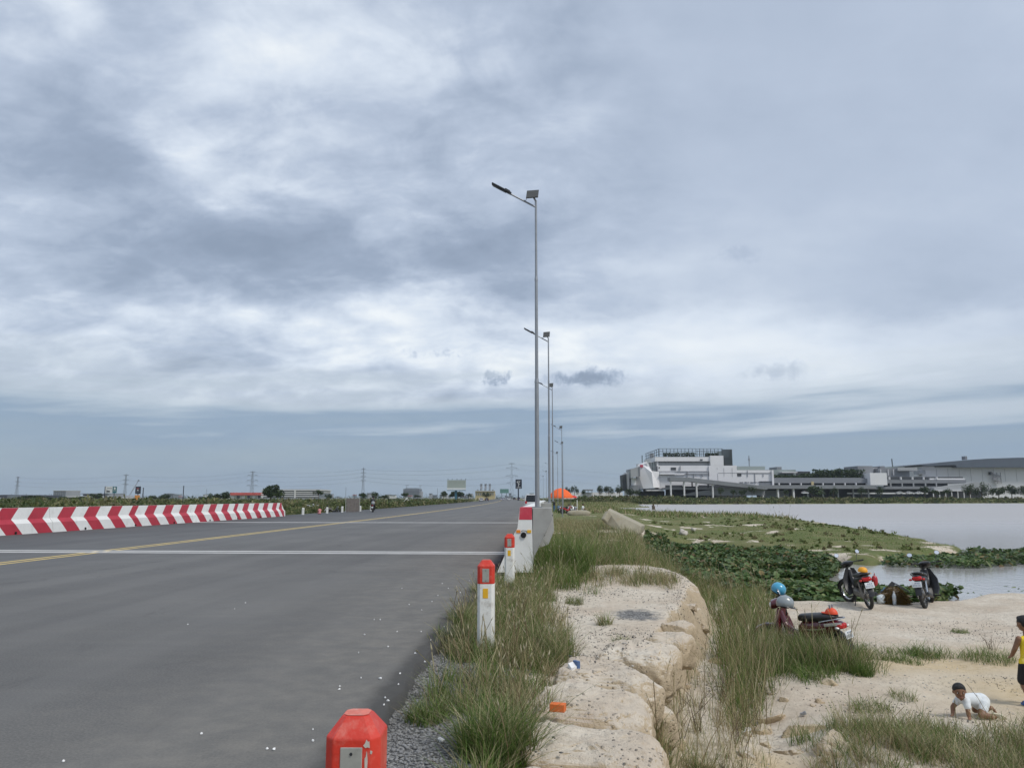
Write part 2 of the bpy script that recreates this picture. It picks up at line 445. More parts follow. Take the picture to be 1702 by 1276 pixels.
mat('umbrella_orange', (0.80, 0.13, 0.025), 0.8, var=0.10, scale=3); mat('umbrella_red', (0.55, 0.03, 0.03), 0.8, var=0.1)
mat('weathered_wood', (0.17, 0.15, 0.14), 0.9, var=0.25, scale=4)
mat('mall_white', (0.70, 0.695, 0.70), 0.75, var=0.035, scale=0.10, dirt=(0.50, 0.49, 0.51), dirt_amt=0.35, dirt_scale=0.08)
mat('mall_grey', (0.21, 0.22, 0.235), 0.8, var=0.07, scale=0.15, dirt=(0.14, 0.145, 0.15), dirt_amt=0.4, dirt_scale=0.1)
mat('mall_midgrey', (0.33, 0.34, 0.35), 0.8, var=0.06, scale=0.15)
mat('mall_greengrey', (0.24, 0.28, 0.27), 0.8, var=0.06, scale=0.15)
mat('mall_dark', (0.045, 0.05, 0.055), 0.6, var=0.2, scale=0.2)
mat('mall_seam', (0.30, 0.30, 0.315), 0.8); mat('mall_logo', (0.42, 0.05, 0.09), 0.6)
mat('roof_blue', (0.10, 0.12, 0.145), 0.5, 0.2, var=0.08, scale=0.1)
mat('lattice', (0.10, 0.12, 0.125), 0.6, 0.3, var=0.1, scale=0.3)
mat('far_grey', (0.30, 0.31, 0.33), 0.85, var=0.08, scale=0.05); mat('far_pale', (0.55, 0.55, 0.53), 0.85, var=0.08, scale=0.05)
mat('far_dark', (0.055, 0.06, 0.075), 0.8, var=0.1, scale=0.05); mat('far_red', (0.50, 0.10, 0.085), 0.8, var=0.15, scale=0.2)
mat('far_gold', (0.46, 0.38, 0.20), 0.8, var=0.10, scale=0.1); mat('far_slate', (0.17, 0.19, 0.21), 0.8, var=0.1, scale=0.1)
mat('pylon_steel', (0.22, 0.24, 0.26), 0.6, 0.3, var=0.05)
mat('board_white', (0.62, 0.63, 0.62), 0.6, var=0.04); mat('board_teal', (0.03, 0.13, 0.15), 0.6); mat('board_dark', (0.012, 0.016, 0.030), 0.5)
mat('board_blank', (0.33, 0.37, 0.34), 0.6, var=0.05, scale=0.3); mat('board_green', (0.11, 0.23, 0.20), 0.6); mat('board_orange', (0.62, 0.25, 0.05), 0.6)
mat('blue_steel', (0.04, 0.13, 0.19), 0.5, var=0.1); mat('twig', (0.16, 0.125, 0.085), 0.9, var=0.3, scale=8)
mat('bottle_plastic', (0.62, 0.68, 0.72), 0.12, var=0.05)
# ------------------------------------------------------------------ the lie of the land
WATER = -1.30
PLATFORM = [(-3, -60), (80, -60), (80, 0), (40, 12), (22, 19.5), (16, 21.6), (13, 22.6), (11.4, 22.6), (9.8, 21.0), (8.5, 20.6), (7.3, 20.5), (6.1, 20.7), (4.9, 22.6), (3.4, 27), (2.0, 30), (-3, 30)]
PENINSULA = [(-3, 25), (2.4, 28), (4.2, 38), (6.4, 46.5), (7.9, 47.0), (9.2, 45.4), (11.3, 39.1), (12.5, 34.6), (13.5, 33.2), (15.0, 36), (18, 38.6), (21.6, 42.3), (23.6, 50), (26, 65), (29.5, 92), (30.5, 107), (23, 124), (15, 150), (13, 175), (-3, 175)]
MEADOW = [(-3, 150), (12, 150), (19, 163), (14, 185), (17, 215), (29, 232), (24, 262), (34, 300), (37, 336), (-3, 345)]
FARBANK = [(-60, 331), (37, 336), (60, 339), (150, 378), (250, 421), (700, 640), (9000, 4500), (9000, 9500), (-60, 9500)]
XC_Y = [-60, 0, 4, 5.3, 6.2, 7.5, 10, 12, 14.6, 16.4, 18.7, 21, 25, 30, 40, 48, 60, 100, 160, 250, 335, 400, 9500]
XC_X = [0.5, 0.5, 0.55, 0.62, 0.66, 0.88, 1.34, 1.85, 2.52, 2.9, 2.85, 2.7, 3.0, 3.6, 4.8, 5.4, 6.4, 9.0, 11, 14, 20, 24, 400]
WC_Y = [0, 9, 14, 17, 20, 26, 40, 60, 100, 9500]
WC_X = [0.36, 0.36, 0.40, 0.55, 1.2, 2.2, 3.2, 4, 6, 12]
def road_shift(y):
    t = np.clip(np.asarray(y, float) - 60.0, 0, None)
    lin = 13.0 * (336.0 / 336.0) ** 1.5
    return np.where(t < 336, -13.0 * (t / 336.0) ** 1.5, -lin - (t - 336) * 0.058)
def zones(x, y):
    n = fbm(x, y, 0.55, 4)
    wob = 0.9 * n * np.clip(y / 25.0, 0.5, 4)
    p1 = sdpoly(x, y, PLATFORM) + wob; p2 = sdpoly(x, y, PENINSULA) + wob
    p3 = sdpoly(x, y, MEADOW) + wob; p4 = sdpoly(x, y, FARBANK) + wob
    return p1, p2, p3, p4
def H(x, y):
    x = np.asarray(x, float); y = np.asarray(y, float)
    p1, p2, p3, p4 = zones(x, y)
    sd = np.maximum(np.maximum(p1, p2), np.maximum(p3, p4))
    low = -2.3 + 1.30 * sm(-1.3, 0.9, sd)
    near = sm(40, 20, y)
    low = low + 0.16 * fbm(x, y, 0.45, 5) * sm(0, 2, sd) + 0.05 * fbm(x, y, 2.6, 4) * near * sm(-.5, .5, sd)
    low = low + sm(0.0, 6.0, p2) * sm(25, 45, y) * (0.21 + 0.60 * fbm(x, y, 0.18, 3) + 0.28 * fbm(x, y, 0.7, 4))
    low = low + 0.50 * sm(1, 8, p3) + 2.3 * sm(2, 30, p4)
    # shallow wash-out on the sand beside the slope, and a low rise near the camera
    low = low - 0.20 * np.exp(-(((x - 2.45) / 0.55) ** 2 + ((y - 9.3) / 1.7) ** 2)) + 0.16 * np.exp(-(((x - 3.0) / 0.7) ** 2 + ((y - 8.3) / 0.9) ** 2))
    low = low + 0.12 * np.exp(-(((x - 4.2) / 1.6) ** 2 + ((y - 11.2) / 0.9) ** 2))
    xc = np.interp(y, XC_Y, XC_X) + road_shift(y) * sm(60, 200, y)
    wc = np.interp(y, WC_Y, WC_X)
    xw = x + (0.34 * fbm(x * 0.4, y, 0.9, 5, 0.6) + 0.10 * fbm(x, y, 4.0, 3)) * sm(0.2, 1.0, x)
    t = np.clip((xw - (xc - wc * 0.35)) / (wc * 1.25), 0, 1)
    step = 1 - t * t * (3 - 2 * t)
    berm = -0.12 + 0.06 * fbm(x, y, 0.9, 4) + 0.035 * fbm(x, y, 5, 3) * near - 0.10 * sm(-0.9, 0.3, x) + 0.012
    berm = berm + 0.24 * np.exp(-(((x - 1.6) / 1.5) ** 2 + ((y - 17.3) / 1.9) ** 2)) + 0.28 * np.exp(-(((x - 2.7) / 2.6) ** 2 + ((y - 38) / 9.0) ** 2))
    berm = berm - 0.35 * sm(60, 140, y)
    z = low + (berm - low) * step
    face = 4 * step * (1 - step)
    z = z + face * near * (0.34 * fbm(x * 1.3, y, 2.6, 5, 0.65) + 0.16 * fbm(x, y, 9.0, 3))
    # gullies where the crust has broken into slabs
    for gy, gx0 in ((5.15, 0.25), (6.0, 0.3), (7.05, 0.45), (8.3, 0.7)):
        z = z - 0.16 * np.exp(-((y - gy - 0.15 * (x - 0.2)) / 0.07) ** 2) * sm(gx0 - 0.35, gx0 + 0.3, x) * step
    # road bed and the flat fields beyond it
    s = road_shift(y)
    rb = sm(-1.10, -1.32, x - s) * sm(-24.6, -23.6, x - s)
    left = -0.38 + 0.45 * fbm(x, y, 0.035, 4) + 0.08 * fbm(x, y, 0.5, 3) - 0.25 * sm(-25, -29, x - s)
    z = np.where(x - s < -12, left, z)
    z = z * (1 - rb) + (-0.10) * rb
    return z
def hz(x, y): return float(H(np.array([x]), np.array([y]))[0])
def on_ground(px, py, tmax=600):
    """where the ray through a point of the view meets the ground"""
    x, y, z = ray(px, py); v = c2w(x, y, z)
    t = np.concatenate([np.arange(3, 60, 0.02), np.geomspace(60, tmax, 800)])
    zs = EYE + v.z * t; hs = np.maximum(H(v.x * t, v.y * t), -9)
    k = np.argmax(zs <= hs)
    return Vector((v.x * t[k], v.y * t[k], hs[k]))

def graded(start, stops):
    """stops: (limit, step0, step1)"""
    out = [start]
    for lim, s0, s1 in stops:
        a = out[-1]
        while out[-1] < lim:
            f = (out[-1] - a) / max(1e-6, lim - a); out.append(out[-1] + s0 + (s1 - s0) * f)
    return np.array(out)
gx = np.concatenate([-graded(1.6, [(24, 1.0, 1.0), (26, 0.4, 0.4), (120, 0.8, 6), (1000, 8, 80), (9000, 120, 1200)])[::-1], graded(-1.55, [(3.2, 0.045, 0.045), (9, 0.05, 0.10), (16, 0.10, 0.25), (40, 0.3, 1.2), (300, 1.5, 14), (9200, 18, 900)])])
gy = np.concatenate([-graded(-3.0, [(-2.9, .1, .1), (0, .5, .5), (40, 2, 8)])[::-1], graded(3.05, [(11, 0.05, 0.05), (22, 0.055, 0.10), (60, 0.11, 0.5), (180, 0.6, 3), (460, 3, 6), (1500, 8, 60), (9000, 90, 900)])])
GX, GY = np.meshgrid(gx, gy)
GZ = H(GX, GY)
nx_, ny_ = len(gx), len(gy)
gv = np.stack([GX.ravel(), GY.ravel(), GZ.ravel()], 1)
ii = np.arange(nx_ * ny_).reshape(ny_, nx_)
gq = np.stack([ii[:-1, :-1].ravel(), ii[:-1, 1:].ravel(), ii[1:, 1:].ravel(), ii[1:, :-1].ravel()], 1)
# what the ground is made of: r = turf / dark soil, g = grey gravel, b = damp yellow sand
p1, p2, p3, p4 = zones(GX, GY)
fx = fbm(GX, GY, 0.8, 4)
soil = np.zeros_like(GX)
soil = np.maximum(soil, sm(0.02, -0.10, GX + 0.35 * fx * 2 + 0.15) * sm(30, 4, GY) * 0.75)
soil = np.maximum(soil, sm(19.5, 25, GY) * sm(-0.16, 0.06, fx + 0.12) * 0.9 * (1 - 0.9 * np.exp(-(((GX - 5.2) / 1.7) ** 2 + ((GY - 41) / 9.0) ** 2))))
soil = np.maximum(soil, sm(0.4, 3.5, p2 + 3 * fbm(GX, GY, 0.5, 3)) * sm(34, 40, GY) * sm(-0.05, 0.06, fbm(GX, GY, 0.22, 5) + 0.015))
soil = np.maximum(soil, sm(150, 175, GY) * sm(-0.14, 0.02, fbm(GX, GY, 0.05, 4) + 0.1))
soil = np.maximum(soil, sm(0, 8, p4)); soil = np.maximum(soil, sm(-15, -20, GX))
soil = np.maximum(soil, np.exp(-(((GX - 3.9) / 0.8) ** 2 + ((GY - 14.8) / 3.4) ** 2)) * 0.7)
soil = np.maximum(soil, np.exp(-(((GX - 1.5) / 0.5) ** 2 + ((GY - 8.5) / 1.8) ** 2)) * 0.45)
grav = sm(-0.30, -0.75, GX + 0.5 * fx) * sm(13, 6, GY) * sm(-1.9, -1.2, GX + 0.4)
grav = np.maximum(grav, 0.8 * np.exp(-(((GX - 1.25) / 0.5) ** 2 + ((GY - 11.9) / 0.8) ** 2)))
damp = np.exp(-((GY - 12.6 - 0.25 * (GX - 6)) / 0.9) ** 2) * sm(3.8, 5.0, GX) * 0.95
damp = np.maximum(damp, np.exp(-(((GX - 6.3) / 1.3) ** 2 + ((GY - 10.6) / 1.6) ** 2)))
damp = np.maximum(damp, np.exp(-(((GX - 2.1) / 0.35) ** 2 + ((GY - 8.0) / 0.6) ** 2)))
gcol = np.stack([soil.ravel(), grav.ravel(), damp.ravel()], 1)

def ground_material():
    m = bpy.data.materials.new('ground_mix'); m.use_nodes = True
    gg = NG(m.node_tree); b = m.node_tree.nodes['Principled BSDF']
    geo = gg.node('ShaderNodeNewGeometry'); pos = geo.outputs['Position']
    vc = gg.node('ShaderNodeVertexColor'); vc.layer_name = 'col'
    sp = gg.node('ShaderNodeSeparateColor'); gg.l.new(vc.outputs[0], sp.inputs[0])
    nl = gg.noise(pos, 0.7, 6, 0.6); ns = gg.noise(pos, 9.0, 6, 0.65); nf = gg.noise(pos, 70.0, 3, 0.6)
    sand = gg.mix(gg.rng(nl, 0.3, 0.7), c4((0.52, 0.44, 0.345)), c4((0.65, 0.592, 0.495)))
    sand = gg.mix(gg.rng(ns, 0.40, 0.72, 0, 0.60), sand, c4((0.40, 0.335, 0.265)))
    sand = gg.mix(gg.rng(gg.noise(pos, 2.3, 5, 0.6), 0.58, 0.75, 0, 0.45), sand, c4((0.52, 0.40, 0.31)))
    # coarse grit: small dark and pale grains lying in drifts
    vo = gg.node('ShaderNodeTexVoronoi'); vo.inputs['Scale'].default_value = 24.0; gg.l.new(pos, vo.inputs['Vector'])
    grit = gg.math('MULTIPLY', gg.rng(vo.outputs['Distance'], 0.16, 0.34, 1, 0), gg.rng(gg.noise(pos, 1.1, 5, 0.65), 0.38, 0.62))
    wn1 = gg.node('ShaderNodeTexWhiteNoise'); gg.l.new(vo.outputs['Color'], wn1.inputs['Vector'])
    grit = gg.math('MULTIPLY', grit, gg.rng(gg.vmath('DOT_PRODUCT', vo.outputs['Color'], (1.0, 0.0, 0.0), 1), 0.25, 0.45))
    gritc = gg.mix(wn1.outputs['Value'], c4((0.11, 0.10, 0.09)), c4((0.46, 0.42, 0.36)))
    sand = gg.mix(gg.math('MULTIPLY', grit, 0.85), sand, gritc)
    dampc = gg.mix(gg.rng(ns, 0.3, 0.7), c4((0.49, 0.38, 0.225)), c4((0.58, 0.475, 0.32)))
    # freshly broken faces of the bank are yellower than its crust
    nz = gg.node('ShaderNodeSeparateXYZ'); gg.l.new(geo.outputs['True Normal'], nz.inputs[0])
    steep = gg.rng(gg.math('ADD', nz.outputs[2], gg.math('MULTIPLY', gg.math('SUBTRACT', ns, 0.5), 0.3)), 0.86, 0.55, 0.0, 0.75)
    steepn = gg.math('MULTIPLY', steep, gg.math('SUBTRACT', 1.0, sp.outputs[0]))
    sand = gg.mix(steepn, sand, c4((0.41, 0.315, 0.195)))
    sand = gg.mix(gg.math('MULTIPLY', sp.outputs[2], gg.rng(nl, 0.2, 0.6, 0.5, 1)), sand, dampc)
    vg = gg.node('ShaderNodeTexVoronoi'); vg.inputs['Scale'].default_value = 45.0; gg.l.new(pos, vg.inputs['Vector'])
    wn2 = gg.node('ShaderNodeTexWhiteNoise'); gg.l.new(vg.outputs['Color'], wn2.inputs['Vector'])
    gravc = gg.mix(wn2.outputs['Value'], c4((0.075, 0.075, 0.075)), c4((0.34, 0.335, 0.32)))
    soilc = gg.mix(gg.rng(gg.noise(pos, 0.35, 6, 0.65), 0.35, 0.65), c4((0.098, 0.138, 0.040)), c4((0.170, 0.168, 0.075)))
    soilc = gg.mix(gg.rng(ns, 0.4, 0.7, 0, 0.6), soilc, c4((0.20, 0.165, 0.10)))
    gf = gg.rng(gg.math('ADD', sp.outputs[1], gg.math('MULTIPLY', gg.math('SUBTRACT', ns, 0.5), 0.8)), 0.4, 0.7)
    sf = gg.rng(gg.math('ADD', sp.outputs[0], gg.math('MULTIPLY', gg.math('SUBTRACT', ns, 0.5), 0.7)), 0.3, 0.75)
    colr = gg.mix(sf, sand, soilc); colr = gg.mix(gf, colr, gravc)
    gg.l.new(colr, b.inputs['Base Color']); b.inputs['Roughness'].default_value = 0.95; b.inputs['Specular IOR Level'].default_value = 0.15
    bh = gg.math('ADD', gg.math('MULTIPLY', ns, 0.5), gg.math('ADD', gg.math('MULTIPLY', nf, 0.18), gg.math('MULTIPLY', gg.math('MAXIMUM', grit, gg.math('MULTIPLY', gf, gg.rng(vg.outputs['Distance'], 0, .5, 1, 0))), 0.3)))
    bn = gg.node('ShaderNodeBump'); bn.inputs['Strength'].default_value = 0.9; bn.inputs['Distance'].default_value = 0.07
    gg.l.new(bh, bn.inputs['Height']); gg.l.new(bn.outputs[0], b.inputs['Normal'])
    M['ground'] = m
ground_material()
ground = link('ground', np_mesh('ground', gv, None, gq, [M['ground']], True, gcol))
tag(ground, 'pale eroded sandy bank, flats and fields around the road', kind='structure')

# ------------------------------------------------------------------ lake
def water_material():
    m = bpy.data.materials.new('lake_water'); m.use_nodes = True
    gg = NG(m.node_tree); b = m.node_tree.nodes['Principled BSDF']
    geo = gg.node('ShaderNodeNewGeometry'); pos = geo.outputs['Position']
    b.inputs['Base Color'].default_value = (0.40, 0.39, 0.385, 1)
    b.inputs['IOR'].default_value = 1.33
    n1 = gg.noise(gg.vmath('MULTIPLY', pos, (1.0, 0.55, 1.0)), 3.2, 5, 0.62)
    n2 = gg.noise(gg.vmath('MULTIPLY', pos, (0.4, 0.2, 1.0)), 0.6, 4, 0.6)
    sxyz = gg.node('ShaderNodeSeparateXYZ'); gg.l.new(pos, sxyz.inputs[0])
    calm = gg.rng(sxyz.outputs[1], 30, 55, 0.10, 1.0)
    gg.l.new(gg.rng(sxyz.outputs[1], 30, 140, 0.08, 0.42), b.inputs['Roughness'])
    bn = gg.node('ShaderNodeBump'); bn.inputs['Distance'].default_value = 0.25
    gg.l.new(calm, bn.inputs['Strength'])
    gg.l.new(gg.math('ADD', gg.math('MULTIPLY', n1, 0.6), gg.math('MULTIPLY', n2, 0.5)), bn.inputs['Height'])
    gg.l.new(bn.outputs[0], b.inputs['Normal'])
    M['water'] = m
water_material()
wv = [(1.0, -60, WATER), (1400, -60, WATER), (1400, 1050, WATER), (1.0, 1050, WATER)]
lake = link('lake', np_mesh('lake', wv, None, [(0, 1, 2, 3)], [M['water']]))
tag(lake, 'pale grey lake water with light ripples', kind='structure')

# ------------------------------------------------------------------ road
def road_material():
    m = bpy.data.materials.new('asphalt'); m.use_nodes = True
    gg = NG(m.node_tree); b = m.node_tree.nodes['Principled BSDF']
    geo = gg.node('ShaderNodeNewGeometry'); pos = geo.outputs['Position']
    sxyz = gg.node('ShaderNodeSeparateXYZ'); gg.l.new(pos, sxyz.inputs[0])
    nb = gg.noise(pos, 0.22, 6, 0.6, 0.3); lane = gg.noise(gg.vmath('MULTIPLY', pos, (1.0, 0.045, 1.0)), 0.75, 4, 0.55)
    nf = gg.noise(pos, 55.0, 3, 0.7); nm = gg.noise(pos, 3.5, 6, 0.7)
    a = gg.mix(gg.rng(nb, 0.3, 0.7), c4((0.090, 0.092, 0.093)), c4((0.135, 0.136, 0.134)))
    a = gg.mix(gg.rng(lane, 0.4, 0.68, 0, 0.55), a, c4((0.078, 0.080, 0.084)))
    a = gg.mix(gg.rng(nf, 0.35, 0.70, 0, 0.55), a, c4((0.20, 0.198, 0.19)))
    a = gg.mix(gg.rng(nm, 0.55, 0.8, 0, 0.22), a, c4((0.185, 0.18, 0.165)))
    stain = gg.noise(gg.vmath('MULTIPLY', pos, (1.0, 0.35, 1.0)), 0.9, 7, 0.7, 0.8)
    a = gg.mix(gg.rng(stain, 0.60, 0.74, 0, 0.45), a, c4((0.060, 0.060, 0.062)))
    track = gg.node('ShaderNodeTexWave', wave_type='BANDS', bands_direction='X'); track.inputs['Scale'].default_value = 0.19; track.inputs['Distortion'].default_value = 0.6; track.inputs['Detail'].default_value = 3; gg.l.new(gg.vmath('MULTIPLY', pos, (1.0, 0.02, 1.0)), track.inputs['Vector'])
    a = gg.mix(gg.rng(track.outputs['Fac'], 0.55, 0.95, 0, 0.22), a, c4((0.165, 0.165, 0.162)))
    vcr = gg.node('ShaderNodeTexVoronoi', feature='DISTANCE_TO_EDGE'); vcr.inputs['Scale'].default_value = 0.21; gg.l.new(gg.vmath('ADD', pos, gg.vmath('MULTIPLY', gg.noise(pos, 1.2, 5, 0.65, 0, 'Color'), (1.6, 1.6, 0.0))), vcr.inputs['Vector'])
    crack = gg.math('MULTIPLY', gg.rng(vcr.outputs['Distance'], 0.0, 0.0045, 1, 0), gg.rng(gg.noise(pos, 0.16, 3, 0.6), 0.50, 0.62))
    a = gg.mix(gg.math('MULTIPLY', crack, 0.6), a, c4((0.045, 0.045, 0.046)))
    # blown dust lies along the verge
    edge = gg.math('ADD', sxyz.outputs[0], gg.math('MULTIPLY', gg.math('SUBTRACT', nb, 0.5), 3.0))
    a = gg.mix(gg.rng(edge, -4.6, -1.3, 0, 0.50), a, gg.mix(gg.rng(nm, 0.35, 0.7), c4((0.15, 0.146, 0.135)), c4((0.235, 0.222, 0.195))))
    e2 = gg.math('ADD', sxyz.outputs[0], gg.math('MULTIPLY', gg.math('SUBTRACT', nm, 0.5), 0.35))
    a = gg.mix(gg.rng(e2, -1.48, -1.30, 0, 0.75), a, c4((0.045, 0.045, 0.045)))
    gg.l.new(a, b.inputs['Base Color']); b.inputs['Roughness'].default_value = 0.82; b.inputs['Specular IOR Level'].default_value = 0.3
    bn = gg.node('ShaderNodeBump'); bn.inputs['Strength'].default_value = 0.35; bn.inputs['Distance'].default_value = 0.008
    gg.l.new(gg.noise(pos, 90, 3, 0.7), bn.inputs['Height']); gg.l.new(bn.outputs[0], b.inputs['Normal'])
    M['asphalt'] = m
road_material()
mat('line_yellow', (0.60, 0.45, 0.17), 0.7, var=0.15, scale=1.5, dirt=(0.22, 0.20, 0.15), dirt_amt=0.5, dirt_scale=1.2)
mat('joint_concrete', (0.52, 0.515, 0.50), 0.8, var=0.12, scale=2, dirt=(0.25, 0.25, 0.25), dirt_amt=0.4, dirt_scale=1.5)
mat('road_kerb', (0.42, 0.40, 0.36), 0.85, var=0.15, scale=1)
def strip(name, x0, x1, z, m, ys, parent=None, skirt=0.0, jit=0.0):
    s = road_shift(ys); n = len(ys)
    j = (fbm(ys, ys * 0 + 3.0, 1.6, 4) * 2 * jit) if jit else 0
    a = np.stack([x0 + s, ys, np.full(n, z)], 1); b = np.stack([x1 + s + j, ys, np.full(n, z)], 1)
    rows = [a, b]
    if skirt:
        rows = [a - [0.02, 0, skirt], a, b, b + np.stack([np.full(n, 0.03), np.zeros(n), np.full(n, -skirt)], 1)]
    v = np.concatenate(rows); q = []
    k = np.arange(n - 1)
    for r in range(len(rows) - 1):
        q.append(np.stack([r * n + k, (r + 1) * n + k, (r + 1) * n + k + 1, r * n + k + 1], 1))
    return link(name, np_mesh(name, v, None, np.concatenate(q), [m]), parent)
ys_road = np.concatenate([np.arange(-40, 3, 2.0), np.arange(3, 22, 0.06), np.arange(22, 60, 1.0), np.arange(60, 420, 6), np.arange(420, 2600, 60)])
road = tag(strip('road', -23.4, -1.23, 0.0, M['asphalt'], ys_road, None, 0.16, 0.10), 'wide grey asphalt road running to the horizon', kind='structure')
ys_c = np.concatenate([np.arange(-40, 60, 4.0), np.arange(60, 420, 8), np.arange(420, 1000, 60)])
for dx in (-0.17, 0.17):
    strip('centre_line', -12.85 + dx - 0.075, -12.85 + dx + 0.075, 0.004, M['line_yellow'], ys_c, road)
for y0 in (21.35, 47.6):
    for k, dy in enumerate((0.0, 0.62)):
        mb = MB(); w = 0.33 if k == 0 else 0.33
        mb.box(-23.3, -1.26, y0 + dy, y0 + dy + w, -0.02, 0.005)
        mb.build('expansion_joint', M['joint_concrete'], road)
    mb = MB(); mb.box(-23.3, -1.27, y0 + 0.40, y0 + 0.52, -0.02, 0.003); mb.build('joint_seal', M['rubber'], road)

# ------------------------------------------------------------------ striped concrete barriers
def barrier(name, label, x_face, y0, y1, side, group, prof, stripes, shift=0.5, extra_end=False):
    """side +1: the profile steps back towards +x. prof: (depth, z) from foot to the rear top; stripes: list of (t0, t1) red"""
    root = thing(name, label, 'barrier', (x_face, y0, 0), 0, group)
    L = y1 - y0; zt = prof[3][1]
    cuts = []
    # chevron shift of the stripe edge per profile row: foot, ledge bottom, ledge top, top
    sh = [shift, 0.06, 0.0, shift]
    edges = sorted({0.0, L} | {e for s in stripes for e in s})
    core = MB(); red = MB()
    def row(t, r):
        q = t + (sh[r] if 0 < t < L else 0)
        return min(max(q, 0), L)
    for a, b in zip(edges[:-1], edges[1:]):
        isred = any(abs(a - s0) < 1e-6 for s0, s1 in stripes)
        for r in range(3):
            (d0, z0), (d1, z1) = prof[r], prof[r + 1]
            vs = [(side * d0, row(a, r), z0), (side * d0, row(b, r), z0), (side * d1, row(b, r + 1), z1), (side * d1, row(a, r + 1), z1)]
            (red if isred else core).add(vs, [(0, 1, 2, 3)])
    dt, db = prof[4]
    pts = [(side * d, z) for d, z in prof[:4]] + [(side * dt, zt), (side * db, 0.0)]
    n = len(pts)
    for yy in (0.0, L): core.add([(p[0], yy, p[1]) for p in pts], [tuple(range(n))])
    core.add([(pts[3][0], 0, zt), (pts[4][0], 0, zt), (pts[4][0], L, zt), (pts[3][0], L, zt)], [(0, 1, 2, 3)])
    core.add([(pts[4][0], 0, zt), (pts[5][0], 0, 0), (pts[5][0], L, 0), (pts[4][0], L, zt)], [(0, 1, 2, 3)])
    core.build('concrete_body', M['white_paint'], root)
    red.build('red_stripes', M['red_paint'], root)
    return root
PROF_L = [(0.0, 0.0), (0.05, 0.44), (0.20, 0.62), (0.27, 1.10), (0.50, 0.56)]
def stripe_set(L):
    w = L / 13.65; t = 0.5 * w; out = []
    for i in range(7):
        wr = (0.62 if i == 3 else 1.0) * w; out.append((t, t + wr)); t += wr + w * (13.65 - 6.62 - 1.0) / 6.0
    return out
SEG = 13.64
names = ['red and white chevron barrier segment cut by the left edge of the photo', 'red and white chevron barrier segment between the two visible joints', 'last red and white chevron barrier segment, ending at the grass']
for i, (a, b) in enumerate(((34.0 - SEG, 33.99), (34.02, 47.63), (47.66, 64.25))):
    br = barrier('concrete_barrier', names[i], -22.3, a, b, -1, 'chevron barriers on the far side of the road', PROF_L, stripe_set(b - a) if i < 2 else stripe_set(13.64) + [(14.15, 15.1), (15.75, 16.55)])
    for k in (2.4, 6.9, 11.2):
        mb = MB(); mb.tube([(0.03, k, 0.07), (-0.2, k, 0.07)], 0.055, 10); mb.build('drain_hole', M['black_hole'], br)
mb = MB(); nose = [(0, 0), (0.45, 0.0), (0.12, 0.40), (0.0, 0.40)]
mb.add([(-0.0, 16.59, 0), (-0.05, 16.59, 0.44), (-0.2, 16.59, 0.62), (-0.27, 16.59, 1.10), (-0.5, 16.59, 1.10), (-0.56, 16.59, 0),
        (-0.10, 17.15, 0), (-0.12, 17.12, 0.40), (-0.22, 17.0, 0.58), (-0.29, 16.72, 0.98), (-0.46, 16.72, 0.98), (-0.46, 17.15, 0)],
       [(i, (i + 1) % 6, (i + 1) % 6 + 6, i + 6) for i in range(6)] + [(6, 7, 8, 9, 10, 11)])
mb.build('end_nose', M['white_paint'], br)
